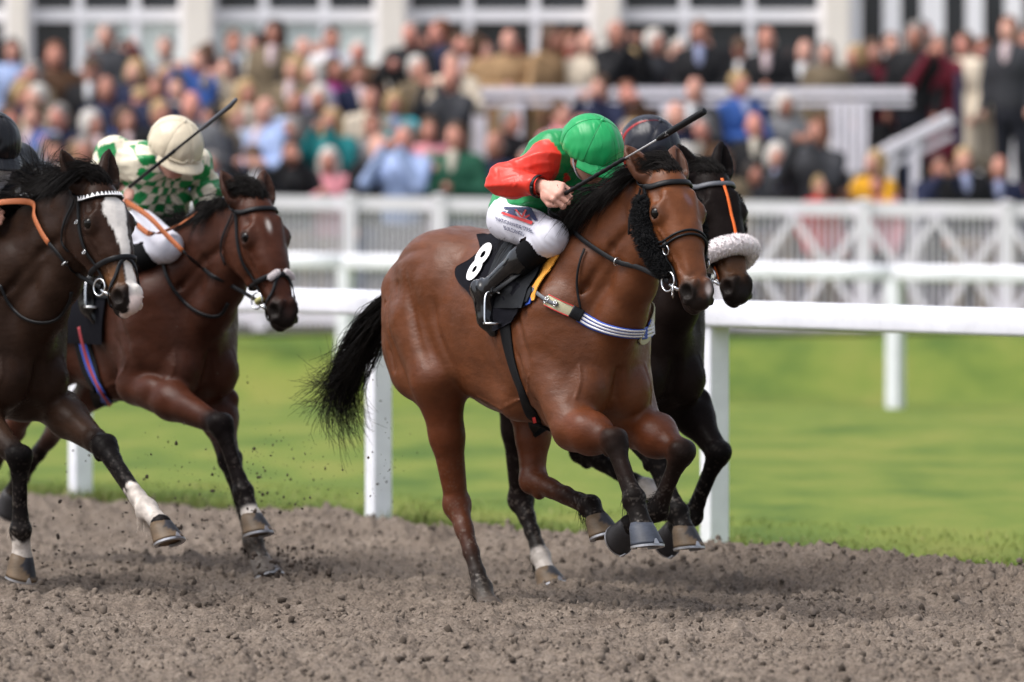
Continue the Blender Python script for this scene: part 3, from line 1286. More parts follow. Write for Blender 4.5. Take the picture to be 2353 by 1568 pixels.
def hairpart(B, kind):
    if kind == 'short':
        B.ell((0, .018, 1.655), (.084, .098, .098), .02)
        B.ell((0, .05, 1.60), (.076, .070, .075), .02)
        B.ell((0, -.085, 1.585), (.085, .075, .085), .015, op='s')
    elif kind == 'long':
        B.ell((0, .018, 1.655), (.090, .102, .100), .02)
        for q_ in (-1, 1):
            B.cap((q_ * .072, .02, 1.62), .045, (q_ * .085, .0, 1.40), .042, .03)
        B.cap((0, .07, 1.62), .070, (0, .09, 1.38), .075, .03, sc=(1.2, .6, 1))
        B.ell((0, -.095, 1.58), (.062, .070, .105), .015, op='s')
    elif kind == 'bob':
        B.ell((0, .020, 1.645), (.100, .108, .110), .02)
        for q_ in (-1, 1):
            B.ell((q_ * .078, .01, 1.57), (.036, .065, .075), .03)
        B.ell((0, -.100, 1.58), (.064, .068, .095), .015, op='s')
    elif kind == 'bald':
        B.ell((0, .055, 1.60), (.080, .055, .058), .015)
        for q_ in (-1, 1):
            B.ell((q_ * .066, .02, 1.60), (.018, .040, .045), .015)
    elif kind == 'cap':
        B.ell((0, .01, 1.680), (.096, .110, .062), .02)
        B.cap((0, -.08, 1.672), .030, (0, -.15, 1.655), .035, .02, sc=(1.7, 1, .28))
    elif kind == 'brim':
        B.ell((0, .01, 1.690), (.088, .100, .075), .015)
        B.ell((0, .0, 1.665), (.165, .185, .012), .015)


PROTO = {}


def proto(key, fn, name, material, h=.024):
    if key not in PROTO:
        B = Body()
        fn(B)
        for p in B.pr:          # heads read a little large through thick hair and hats
            if p['t'] == 'e' and p['c'][2] > 1.53:
                p['c'] = np.array([0, 0, 1.54]) + (p['c'] - np.array([0, 0, 1.54])) * 1.03
                p['r'] = p['r'] * 1.03
        B.grow(h)
        V, Fc = B.surface()
        o = mesh_obj(name, V, Fc, material, None, True)
        PROTO[key] = [o, False]
    return PROTO[key]


def child(key, fn, name, material, parent, colr):
    rec = proto(key, fn, name, material)
    if rec[1]:
        o = rec[0].copy()
        link(o)
    else:
        o = rec[0]
        rec[1] = True
    o.parent = parent
    o.color = (*colr, 1)
    return o


COLS_C = {'navy': (.014, .018, .045), 'black': (.012, .012, .014), 'charcoal': (.035, .036, .042), 'brown': (.085, .045, .026), 'camel': (.30, .19, .10), 'beige': (.36, .30, .23),
          'cream': (.58, .50, .40), 'white': (.68, .67, .70), 'pale blue': (.30, .38, .60), 'blue': (.035, .09, .30), 'teal': (.010, .14, .15), 'dark green': (.015, .075, .045), 'olive': (.085, .080, .040),
          'grey': (.19, .19, .20), 'pink': (.60, .24, .28), 'hot pink': (.66, .02, .14), 'red': (.50, .022, .020), 'magenta': (.42, .04, .25), 'burgundy': (.13, .015, .028), 'mustard yellow': (.62, .31, .02),
          'turquoise': (.06, .42, .50), 'lilac': (.38, .32, .50), 'tweed': (.15, .115, .075)}
HAIR_C = {'dark': (.018, .013, .011), 'brown': (.075, .038, .020), 'blond': (.34, .23, .11), 'grey': (.20, .18, .17), 'white': (.48, .45, .42), 'ginger': (.13, .045, .020)}
SKINS = [(.52, .26, .20), (.47, .21, .155), (.58, .31, .24), (.36, .16, .115), (.54, .23, .18)]
LEG_C = {'dark': (.016, .017, .024), 'grey': (.07, .07, .075), 'tan': (.26, .18, .10), 'blue': (.03, .05, .13), 'green': (.05, .36, .03)}
ROWS = [(ROW_Y0 + .45 + ROW_D * r, ROW_Z0 + ROW_H * r) for r in range(4)] + [(72.95, 1.62), (73.8, 1.62), (75.0, 1.62)]
ROWN = ['on the lowest step', 'on the second step', 'on the third step', 'on the top step', 'at the deck edge', 'on the deck', 'at the back of the deck']
PEOPLE = []


def person(u, v, row=None, coat_='navy', hair='short', hcol='brown', pose='down', leg='dark', long=False, yaw=None, coatname=None):
    """a spectator whose head is at photo (u, v); the row that suits an adult's height is chosen"""
    best = None
    for r, (Y, z) in enumerate(ROWS):
        if row is not None and r != row:
            continue
        if row is None and u > 1055 and (r == 3 or (r == 2 and u < 1320)):
            continue        # the balustrade shows here
        st_ = (CAM_H - (v - PHY) / PF * Y - z) / 1.62
        x = (u - PCX) / PF * Y
        if r < 4 and x > XR - .15:
            z = .485
            st_ = (CAM_H - (v - PHY) / PF * Y - z) / 1.62
        c = abs(st_ - 1.02)
        if best is None or c < best[0]:
            best = (c, r, Y, z, st_)
    c, r, Y, z, st_ = best
    st_ = min(max(st_, .62 if row is not None else .90), 1.12)
    PEOPLE.append(dict(u=u, r=r, x=(u - PCX) / PF * Y, Y=Y + np.clip(RNG.normal() * .2, -.38, .38), z=z, s=st_, coat=coat_, hair=hair, hcol=hcol, pose=pose, leg=leg, long=long,
                       yaw=RNG.normal() * .45 if yaw is None else yaw, v=v))


P_ = person
# those that stand out in the photograph
P_(48, 118, None, 'pale blue', 'long', 'dark', 'down', long=True)
P_(130, 128, None, 'brown', 'short', 'ginger', 'clasp', long=True)
P_(258, 205, None, 'navy', 'bald', 'grey', 'down')
P_(352, 205, None, 'navy', 'short', 'brown', 'folded')
P_(300, 165, None, 'navy', 'bob', 'blond', 'down')
P_(418, 205, None, 'blue', 'short', 'dark', 'folded')
P_(445, 245, None, 'grey', 'bald', 'white', 'down')
P_(526, 160, None, 'beige', 'short', 'brown', 'raised', leg='green', long=False)
P_(582, 105, None, 'charcoal', 'short', 'dark', 'down')
P_(455, 140, None, 'blue', 'short', 'brown', 'raised')
P_(395, 110, None, 'grey', 'short', 'grey', 'folded')
P_(520, 100, None, 'charcoal', 'short', 'ginger', 'down')
P_(640, 120, None, 'black', 'short', 'dark', 'down')
P_(660, 160, None, 'tweed', 'bob', 'blond', 'clasp')
P_(705, 170, None, 'lilac', 'bob', 'white', 'down')
P_(752, 160, None, 'magenta', 'long', 'brown', 'down')
P_(776, 92, None, 'white', 'short', 'dark', 'folded')
P_(832, 172, None, 'navy', 'short', 'brown', 'down')
P_(604, 258, None, 'pale blue', 'bald', 'white', 'folded')
P_(664, 240, None, 'pale blue', 'bald', 'grey', 'down')
P_(690, 300, None, 'teal', 'bob', 'grey', 'folded')
P_(760, 280, None, 'teal', 'long', 'blond', 'raised')
P_(728, 225, None, 'charcoal', 'bob', 'white', 'clasp')
P_(912, 240, None, 'turquoise', 'bob', 'blond', 'clap')
P_(905, 318, None, 'pale blue', 'short', 'grey', 'raised')
P_(855, 340, None, 'black', 'bald', 'grey', 'down')
P_(985, 300, None, 'pink', 'long', 'brown', 'down')
P_(1050, 315, None, 'dark green', 'short', 'brown', 'folded')
P_(1125, 335, None, 'navy', 'bald', 'grey', 'down')
P_(1003, 75, None, 'navy', 'short', 'ginger', 'down')
P_(1042, 105, None, 'brown', 'long', 'brown', 'down')
P_(1110, 120, None, 'hot pink', 'short', 'ginger', 'clap')
P_(1022, 180, None, 'charcoal', 'bald', 'grey', 'raised')
P_(1312, 100, None, 'red', 'bob', 'ginger', 'clap', long=True)
P_(1245, 90, None, 'camel', 'long', 'brown', 'down')
P_(1195, 105, None, 'brown', 'short', 'dark', 'down')
P_(1410, 80, None, 'black', 'bald', 'grey', 'raised')
P_(1450, 140, None, 'brown', 'bob', 'blond', 'clasp')
P_(1525, 130, None, 'camel', 'long', 'brown', 'clasp')
P_(1618, 120, None, 'tweed', 'bald', 'grey', 'down')
P_(1776, 92, None, 'black', 'bald', 'white', 'folded')
P_(1845, 120, None, 'grey', 'bald', 'grey', 'clap')
P_(1715, 115, None, 'black', 'cap', 'brown', 'down')
P_(1470, 215, None, 'brown', 'short', 'ginger', 'raised')
P_(1390, 205, None, 'navy', 'short', 'brown', 'raised')
P_(1590, 210, None, 'charcoal', 'bald', 'white', 'clap')
P_(1750, 290, None, 'black', 'bald', 'grey', 'down')
P_(1795, 240, None, 'grey', 'bob', 'white', 'clasp')
P_(1865, 220, None, 'charcoal', 'short', 'ginger', 'raised')
P_(1790, 360, None, 'charcoal', 'bob', 'white', 'down')
P_(1960, 130, None, 'black', 'bob', 'blond', 'down')
P_(2000, 120, None, 'burgundy', 'long', 'brown', 'down')
P_(2052, 105, None, 'black', 'short', 'ginger', 'folded')
P_(2208, 105, None, 'cream', 'short', 'brown', 'down', long=True)
P_(2256, 118, None, 'cream', 'bob', 'ginger', 'clasp', long=True)
P_(2326, 70, None, 'charcoal', 'short', 'ginger', 'down')
P_(2285, 180, None, 'cream', 'long', 'blond', 'clasp')
P_(2140, 150, None, 'brown', 'long', 'brown', 'down')
P_(1886, 430, 0, 'red', 'short', 'blond', 'down')
P_(1990, 375, 0, 'mustard yellow', 'long', 'blond', 'clap')
P_(2035, 425, 0, 'pink', 'short', 'brown', 'down')
P_(2232, 370, 0, 'black', 'short', 'blond', 'down', yaw=.1)
P_(2308, 388, 0, 'navy', 'bald', 'grey', 'down', yaw=-.1)
P_(2150, 385, 0, 'navy', 'short', 'dark', 'raised')
P_(1725, 400, 0, 'charcoal', 'long', 'dark', 'down')
P_(1610, 300, None, 'brown', 'short', 'grey', 'down')
P_(1660, 380, 0, 'tweed', 'brim', 'brown', 'down')
# the rest of the rows, in everyday dark coats
tot = ['navy', 'black', 'charcoal', 'navy', 'brown', 'tweed', 'black', 'charcoal', 'black', 'navy', 'grey', 'olive', 'camel', 'burgundy', 'pale blue', 'pink', 'black', 'dark green', 'navy', 'beige', 'blue', 'cream', 'black', 'brown', 'tweed', 'charcoal', 'charcoal', 'brown']
for r in range(7):
    Y, z = ROWS[r]
    u = -120.
    while u < 2460:
        v = PHY - (z + 1.62 * (.93 + .13 * RNG.random()) - CAM_H) * PF / Y
        x = (u - PCX) / PF * Y
        skip = (r < 4 and x > XR - .2) or (u > 1045 and (r == 3 or (r == 2 and u < 1325))) or (r >= 4 and u < 235) or (r >= 5 and u < 930 and RNG.random() < .8) or (r >= 5 and 1880 < u < 1985) or (1560 < u and r == 1 and RNG.random() < .5)
        if r == 6:
            skip = RNG.random() < .35
        near = any(p['r'] == r and abs(p['u'] - u) < 44 for p in PEOPLE) or any(abs(p['u'] - u) < 26 and abs(p['v'] - v) < 30 for p in PEOPLE)
        if not skip and not near and RNG.random() > .10:
            hk = RNG.choice(['short', 'short', 'bob', 'long', 'bald', 'short', 'cap', 'brim'], p=[.2, .17, .16, .16, .17, .06, .05, .03])
            hc = RNG.choice(['brown', 'grey', 'white', 'blond', 'dark', 'ginger'], p=[.28, .24, .14, .14, .14, .06])
            if hk == 'bald':
                hc = RNG.choice(['grey', 'white'])
            person(u, v, r, str(RNG.choice(tot)), str(hk), str(hc), str(RNG.choice(['down', 'folded', 'raised', 'clasp', 'clap', 'down', 'wave'], p=[.2, .17, .2, .17, .13, .1, .03])), long=RNG.random() < .25)
        u += 48 + 44 * RNG.random()

HAIRW = {'short': 'short {} hair', 'long': 'long {} hair', 'bob': 'full {} hair', 'bald': 'balding {} head', 'cap': '{} flat cap', 'brim': '{} brimmed hat'}
POSEW = {'down': 'arms down', 'folded': 'folded arms', 'raised': 'hands raised to the face', 'clasp': 'clasped hands', 'clap': 'clapping', 'wave': 'both arms up'}
PEOPLE.sort(key=lambda p: (p['r'], p['u']))
used = {}
for i, p in enumerate(PEOPLE):
    nb = None
    for q_ in (i - 1, i + 1):
        if 0 <= q_ < len(PEOPLE) and PEOPLE[q_]['r'] == p['r'] and abs(PEOPLE[q_]['u'] - p['u']) < 190:
            nb = PEOPLE[q_]
            sd = 'right of' if q_ < i else 'left of'
            break
    base = f"spectator in {p['coat']} {'long coat' if p['long'] else 'jacket'}, " + HAIRW[p['hair']].format(p['hcol'])
    part = 'photo left' if p['u'] < 480 else 'left of centre' if p['u'] < 1000 else 'centre' if p['u'] < 1400 else 'right of centre' if p['u'] < 1890 else 'far right'
    lab = f"{base}, {ROWN[p['r']]}"
    if p['r'] < 4 and p['x'] > XR - .15:
        lab = f"{base}, behind the fence below the deck"
    opts = [lab] + ([f"{lab}, {sd} {nb['coat']} one"] if nb else []) + [f"{base}, {POSEW[p['pose']]}, {ROWN[p['r']]}", f"{lab}, {part}", f"{base}, {POSEW[p['pose']]}, {part}"]
    if nb:
        opts.append(f"{base}, {POSEW[p['pose']]}, {sd} {nb['coat']} one")
    opts = [o for o in opts if len(o.split()) <= 16]
    p['opts'] = opts
from collections import Counter
basec = Counter(p['opts'][0] for p in PEOPLE)
taken = set()
for p in PEOPLE:
    o = p['opts']
    pick = o[0] if basec[o[0]] == 1 else None
    if pick is None:
        for c in o[1:]:
            if c not in taken and c not in basec:
                pick = c
                break
    pick = pick or o[-1]
    if pick in taken:
        p['drop'] = True
    taken.add(pick)
    p['label'] = pick
for p in PEOPLE:
    if p.get('drop'):
        continue
    root = bpy.data.objects.new('person', None)
    link(root)
    root.empty_display_size = .1
    root.location = (p['x'], p['Y'], p['z'] + .001)
    root.rotation_euler = (RNG.normal() * .03, RNG.normal() * .035, p['yaw'])
    root.scale = (p['s'],) * 3
    tag(root, p['label'], 'person', 'spectators packed behind the white fence')
    sk = SKINS[int(RNG.integers(len(SKINS)))]
    child(('skin', p['pose']), lambda B, q_=p['pose']: skinpart(B, q_), 'body', M_cskin, root, sk)
    child(('coat', p['pose'], p['long']), lambda B, q_=p['pose'], l_=p['long']: coatpart(B, q_, l_), 'coat' if p['long'] else 'jacket', M_ccoat, root, COLS_C[p['coat']])
    lk = p['leg'] if p['leg'] != 'dark' else str(RNG.choice(['dark', 'dark', 'grey', 'tan', 'blue']))
    if RNG.random() < .45 and not p['hair'] == 'long':
        sc_ = [(.68, .68, .70), (.60, .66, .78), (.66, .52, .54), (.30, .33, .5), (.55, .50, .42)][int(RNG.integers(5))]
        child(('shirt',), shirtpart, 'shirt', M_ccoat, root, sc_)
    child(('leg',), legpart, 'trousers', M_ccoat, root, LEG_C[lk])
    child(('hair', p['hair']), lambda B, q_=p['hair']: hairpart(B, q_), 'hat' if p['hair'] in ('cap', 'brim') else 'hair', M_chair, root, HAIR_C[p['hcol']])
# ------------------------------------------------------------------ horses
def coat(name, rough=.38, spec=.36):
    """short glossy hair over muscle: streaked colour, broken gloss, fine lie of the hair and a faint crumple of the skin"""
    m = mat(name, attr='Col', rough=rough, spec=spec, var=.16, vscale=14, stretch=(.45, 1, 1.6), rvar=.10)
    nt, N, L, P = _nodes(m)
    tc = N.new('ShaderNodeTexCoord')
    mp = N.new('ShaderNodeMapping')
    mp.inputs['Scale'].default_value = (.35, 1, 1)
    mp.inputs['Rotation'].default_value = (0, .5, 0)
    L.new(tc.outputs['Object'], mp.inputs['Vector'])
    prev = None
    for sc, st, ds, v in ((300, .28, .004, mp.outputs['Vector']), (46, .22, .008, mp.outputs['Vector']), (13, .16, .020, tc.outputs['Object'])):
        n = N.new('ShaderNodeTexNoise')
        n.inputs['Scale'].default_value = sc
        n.inputs['Detail'].default_value = 4
        L.new(v, n.inputs['Vector'])
        b = N.new('ShaderNodeBump')
        b.inputs['Strength'].default_value = st
        b.inputs['Distance'].default_value = ds
        L.new(n.outputs['Fac'], b.inputs['Height'])
        if prev is not None:
            L.new(prev.outputs['Normal'], b.inputs['Normal'])
        prev = b
    L.new(prev.outputs['Normal'], P.inputs['Normal'])
    # black points and dusty legs are duller than the red coat
    at_ = N.new('ShaderNodeAttribute')
    at_.attribute_name = 'Col'
    bw = N.new('ShaderNodeRGBToBW')
    L.new(at_.outputs['Color'], bw.inputs['Color'])
    mr = N.new('ShaderNodeMapRange')
    mr.inputs['From Min'].default_value = .006
    mr.inputs['From Max'].default_value = .045
    mr.inputs['To Min'].default_value = .035
    mr.inputs['To Max'].default_value = spec
    L.new(bw.outputs['Val'], mr.inputs['Value'])
    L.new(mr.outputs['Result'], P.inputs['Specular IOR Level'])
    P.inputs['IOR'].default_value = 1.38
    return m


M_coat = coat('bay_coat')
M_coat_dark = coat('near_black_coat', .33, .30)
M_hair = mat('black_horsehair', (.008, .0065, .006), rough=.55, spec=.10, var=.3, vscale=30)
M_hair_w = mat('white_horsehair', (.42, .36, .31), rough=.7, spec=.1)
M_eye = mat('horse_eye', (.004, .003, .0025), rough=.10, spec=.25)
M_hoof = mat('hoof_horn', attr='Col', rough=.5, spec=.25, var=.2, vscale=40, bump=.15, bscale=90, stretch=(1, 1, 4))
M_steel = mat('bright_steel', (.62, .63, .65), rough=.22, metal=1., var=.1, vscale=50)
M_shoe = mat('horseshoe_aluminium', (.42, .42, .44), rough=.4, metal=.9, var=.15, vscale=60)


def head_frame(poll, muzzle, yaw=0., roll=0.):
    z = unit(np.asarray(muzzle) - poll)
    x = np.array([0., 1, 0])
    x = unit(x - z * (x @ z))
    y = np.cross(z, x)          # dorsal (forehead) side: forward / up
    if y @ np.array([1., 0, .6]) < 0:
        y = -y
    a = math.radians(yaw)
    x, y = math.cos(a) * x + math.sin(a) * y, math.cos(a) * y - math.sin(a) * x
    return np.asarray(poll, float), np.stack([x, y, z])


class Head:
    """head axes: x to the horse's left, y out of the forehead, z from poll to muzzle"""

    def __init__(s, poll, muzzle, yaw=0., sx=1.16, sy=1.12):
        s.o, s.A = head_frame(poll, muzzle, yaw)
        sz = np.linalg.norm(np.asarray(muzzle) - poll) / .62
        s.v = np.array([sx, sy, sz])
        s.s = (sx + sy) / 2

    def p(s, x, y, z):
        return s.o + (np.array([x, y, z]) * s.v) @ s.A

    def P(s, Q):
        return s.o + (np.asarray(Q, float) * s.v) @ s.A

    def loc(s, P):
        return (np.asarray(P) - s.o) @ s.A.T / s.v

    def dirn(s, x, y, z):
        return unit(np.array([x, y, z], float) @ s.A)


def head_prims(B, H, ears, tagb='head'):
    S = H.s

    def e(c, r, k=.02, tag=tagb, op='u', rot=None):
        ax = H.A if rot is None else rot @ H.A
        B.ell(H.p(*c), np.array(r) * H.v, k, tag, op, ax)

    def c(p, r0, q, r1, k=.02, tag=tagb, op='u', sc=None):
        B.cap(H.p(*p), r0 * S, H.p(*q), r1 * S, k, tag, op, sc, H.A)
    e((0, -.050, .07), (.074, .080, .10), .04)                    # cranium
    e((0, -.032, .19), (.090, .066, .13), .04)                    # forehead
    c((0, -.014, .17), .060, (0, -.010, .33), .058, .04, sc=(1.12, .8, 1))
    c((0, -.012, .30), .058, (0, -.014, .50), .042, .035, sc=(1, .85, 1))     # nose bridge
    e((0, -.085, .24), (.070, .090, .13), .04)
    c((0, -.080, .28), .062, (0, -.058, .50), .042, .045, sc=(.92, 1, 1))     # cheeks down to the chin
    for q in (-1, 1):
        e((q * .056, -.125, .205), (.030, .090, .115), .03)       # masseter
        c((q * .054, -.180, .12), .032, (q * .036, -.135, .36), .022, .03)   # jaw edge
        e((q * .080, -.018, .200), (.027, .036, .046), .022)      # orbit
        c((q * .070, .006, .160), .015, (q * .092, -.002, .196), .012, .014)  # brow
        c((q * .092, -.002, .196), .010, (q * .094, -.030, .222), .009, .010)  # lower lid
        c((q * .078, -.058, .250), .010, (q * .056, -.048, .385), .008, .022)  # facial crest
        c((q * .030, .012, .34), .011, (q * .028, .008, .47), .012, .02)       # edges of the nasal bone
        e((q * .042, -.010, .540), (.022, .034, .045), .016, 'muzzle')        # nostril wing
        c((q * .024, .024, .520), .013, (q * .044, .014, .562), .011, .012, 'muzzle')
        c((q * .044, .014, .562), .011, (q * .050, -.026, .588), .012, .012, 'muzzle')
    e((0, -.024, .535), (.050, .046, .058), .03, 'muzzle')
    e((0, -.012, .580), (.042, .034, .034), .02, 'muzzle')        # upper lip
    e((0, -.020, .602), (.032, .030, .022), .02, 'muzzle')
    e((0, -.070, .570), (.032, .028, .040), .02, 'muzzle')        # chin
    c((0, -.070, .53), .034, (0, -.058, .600), .020, .02, 'muzzle')
    for q in (-1, 1):
        c((q * .070, -.050, .530), .005, (q * .030, -.043, .625), .005, .010, op='s')      # mouth line
        e((q * .058, .006, .552), (.017, .023, .032), .009, op='s',
          rot=np.array(Matrix.Rotation(math.radians(22) * q, 3, 'Y')))                       # nostril
        e((q * .106, -.012, .200), (.024, .019, .024), .007, op='s')                      # eye socket
        e((q * .078, .000, .130), (.010, .008, .020), .03, op='s')                          # hollow above the eye
    for q in (-1, 1):
        c((q * .086, -.030, .262), .005, (q * .066, -.020, .345), .004, .010)            # vein below the eye
        c((q * .066, -.020, .345), .004, (q * .054, -.018, .440), .003, .010)
        c((q * .050, -.022, .455), .006, (q * .044, -.004, .500), .006, .014)
        c((q * .082, .012, .188), .007, (q * .099, -.008, .182), .007, .006)             # upper lid
        c((q * .099, -.008, .182), .007, (q * .096, -.030, .194), .006, .006)
        c((q * .052, .020, .130), .010, (q * .030, .024, .255), .006, .025)               # edge of the forehead
        c((q * .074, .010, .186), .003, (q * .092, -.008, .168), .003, .008, op='s')      # fold over the lid
    # ears
    for q, tip in zip((1, -1), ears):
        b = np.array([q * .058, -.050, .030])
        t = np.asarray(tip, float)
        n = unit([q * .45, .85, -.1])
        for i, (w0, w1) in enumerate(((.034, .045), (.045, .042), (.042, .027), (.027, .005))):
            p0 = b + (t - b) * (i / 4) - n * .006
            p1 = b + (t - b) * ((i + 1) / 4) - n * .006 * (1 - i / 4)
            c(p0, w0, p1, w1, .012, 'ear', sc=(1, .6, 1))
        m0 = b + (t - b) * .30 + n * .022
        m1 = b + (t - b) * .80 + n * .012
        c(m0, .029, m1, .010, .006, op='s', sc=(.9, 1, 1))


def trunk_prims(B, dz=0., low=0.):
    def e(c, r, k=.06, tag='body', op='u', ax=None):
        B.ell((c[0], c[1], c[2] + dz), r, k, tag, op, ax)

    def c(p, r0, q, r1, k=.06, tag='body', op='u', sc=None):
        B.cap((p[0], p[1], p[2] + dz), r0, (q[0], q[1], q[2] + dz), r1, k, tag, op, sc)
    e((.12, 0, 1.155), (.60, .262, .365), .08)
    e((.46, 0, 1.10), (.32, .215, .365), .08)
    e((-.20, 0, 1.215), (.42, .240, .275), .08)
    c((.30, 0, 1.40), .13, (-.42, 0, 1.42), .14, .10)
    c((.48, 0, 1.43), .07, (.10, 0, 1.49), .055, .10)
    c((.64, 0, 1.24), .20, (.70, 0, .98), .17, .09, sc=(1, 1.38, 1))     # breast
    e((-.47, 0, 1.33), (.36, .235, .245), .09)
    c((-.60, 0, 1.40), .12, (-.84, 0, 1.33), .055, .09)
    for q in (-1, 1):
        e((-.40, q * .13, 1.37), (.27, .13, .19), .06)                                   # gluteals
        e((-.27, q * .200, 1.33), (.09, .055, .10), .06)                                 # point of hip
        c((-.68, q * .12, 1.31), .115, (-.55, q * .15, .96), .100, .06)                  # semitendinosus
        c((-.56, q * .15, .98), .095, (-.40, q * .165, .86), .060, .07)
        e((-.58, q * .165, 1.15), (.18, .10, .26), .025)                                 # biceps femoris
        e((-.38, q * .165, 1.13), (.17, .10, .27), .03)                                  # quadriceps
        c((-.30, q * .19, 1.28), .05, (-.16, q * .18, .99), .05, .05)                    # fold in front of the thigh
        c((.38, q * .14, 1.44), .055, (.60, q * .18, 1.12), .085, .07)                   # shoulder blade
        e((.36, q * .185, 1.15), (.15, .075, .22), .05)                                  # triceps
        e((.54, q * .17, 1.04), (.15, .095, .20), .05)
        e((.785, q * .100, .915), (.092, .095, .120), .018)                               # pectorals
        e((.62, q * .09, .83), (.15, .090, .10), .05)
        c((.30, q * .15, .86), .070, (-.06, q * .11, .965), .050, .10)                   # underline
        c((-.53, q * .268, 1.34), .008, (-.42, q * .275, 1.00), .010, .030, op='s')      # groove down the quarter
        c((-.64, q * .235, 1.26), .006, (-.55, q * .262, .98), .008, .025, op='s')
        c((.18, q * .295, 1.28), .006, (.33, q * .275, .98), .008, .035, op='s')         # behind the shoulder
        c((.46, q * .282, 1.10), .006, (.60, q * .265, .97), .006, .025, op='s')
        e((-.10, q * .33, 1.20), (.10, .055, .20), .06, op='s')                          # flank hollow
        for j in range(5):                                                                # ribs just showing
            c((-.02 + .07 * j, q * .292, 1.24), .004, (.04 + .06 * j, q * .292, .97), .005, .03, op='s')
    c((.895, 0, 1.00), .012, (.87, 0, .82), .018, .035, op='s')                          # between the pectorals


LIMB_R = dict(hind=(.112, .068, .056, .050, .039, .031, .043, .034, .046), fore=(.098, .084, .072, .057, .034, .030, .044, .035, .048))


def leg_prims(B, kind, J, q, thick=1.0):
    """J: hind = stifle, hock, fetlock, coronet; fore = elbow, knee, fetlock, coronet (points)"""
    r = np.array(LIMB_R[kind]) * thick
    a, b, f, o = [np.asarray(p, float) for p in J]
    if kind == 'hind':
        hip = np.array([-.48, q * .15, 1.18])
        B.cap(hip, .15, a, r[0], .06, 'body')
        m = a + (b - a) * .45
        B.cap(np.array([-.62, q * .145, 1.06]), .085, m + np.array([-.050, 0, .12]), .042, .06, 'body')
        B.cap(a, r[0], m, r[1], .05, 'leg_top')
        B.cap(m, r[1], b, r[3] * .95, .045, 'leg_top')
        # Achilles and the point of hock: behind the joint, on the outside of its bend
        ub, uf = unit(a - b), unit(f - b)
        back = -unit(ub + uf) if np.linalg.norm(ub + uf) > .15 else unit(np.cross(ub, [0, 1, 0]))
        pt = b + back * .060 + ub * .045
        B.cap(m + back * .055, .035, pt, .026, .03, 'leg_top')
        B.cap(pt, .027, b + back * .034 - ub * .02 + uf * .07, .024, .025, 'hock')
        for s in (-1, 1):
            B.ell(b + np.array([0, s * .030, .0]), (.038, .030, .050), .02, 'hock')
        B.cap(b, r[3], b + (f - b) * .32, r[4] * .92, .03, 'hock')
        c1, c2 = b + (f - b) * .28, b + (f - b) * .8
        B.cap(c1, r[4] * .94, c1 * .45 + c2 * .55, r[5] * 1.05, .02, 'hind_cannon')
        B.cap(c1 * .45 + c2 * .55, r[5] * 1.05, c2, r[5], .02, 'cannon')
        B.cap(b + back * .028 + (f - b) * .15, .020, f + back * .026, .022, .014, 'hind_cannon')
    else:
        sh = np.array([.62, q * .165, 1.00])
        B.cap(sh, .112, a, r[0] * .96, .04, 'body')
        m = a + (b - a) * .42
        B.cap(a, r[0] * .94, m, r[1], .028, 'leg_top')
        B.ell(a + (b - a) * .22 + np.array([.02, q * .045, .02]), (.085, .045, .055), .02, 'leg_top')
        B.cap(m, r[1], a + (b - a) * .84, r[3] * .88, .04, 'leg_top')
        ub, uf = unit(a - b), unit(f - b)
        fr = -unit(ub + uf) if np.linalg.norm(ub + uf) > .12 else np.array([1., 0, 0])
        ln = np.linalg.norm(b - a)
        B.cap(b - unit(b - a) * .075, r[3] * .86, b + fr * .002, r[3] * .92, .02, 'knee')          # knee: a flat-fronted block
        B.cap(b + fr * .004, r[3] * .92, b + (f - b) * .20, r[4] * 1.10, .02, 'knee')
        for s in (-1, 1):
            B.ell(b + np.array([0, s * .030, 0]) + fr * .014 + ub * .012, (.036, .028, .038), .012, 'knee')
            B.ell(b + np.array([0, s * .024, 0]) + fr * .010 + uf * .035, (.030, .024, .030), .012, 'knee')
        B.ell(b - fr * .040 + ub * .012, (.026, .026, .034), .015, 'knee')
        B.cap(m - fr * .03, .050, b - fr * .030 + ub * .06, .024, .02, 'leg_top')
        c1 = b + (f - b) * .18
        B.cap(c1, r[4], b + (f - b) * .8, r[5], .018, 'cannon')
        back = -fr
        B.cap(b + back * .030 + (f - b) * .12, .019, f + back * .026, .023, .012, 'cannon')
    c2 = b + (f - b) * .8
    B.cap(c2, r[5], f, r[6], .02, 'fetlock')
    B.ell(f + (back * .024), (.032, .036, .036), .02, 'fetlock')
    B.cap(f, r[6], f + (o - f) * .55, r[7], .02, 'fetlock')
    B.cap(f + (o - f) * .55, r[7], o, r[8], .02, 'pastern')


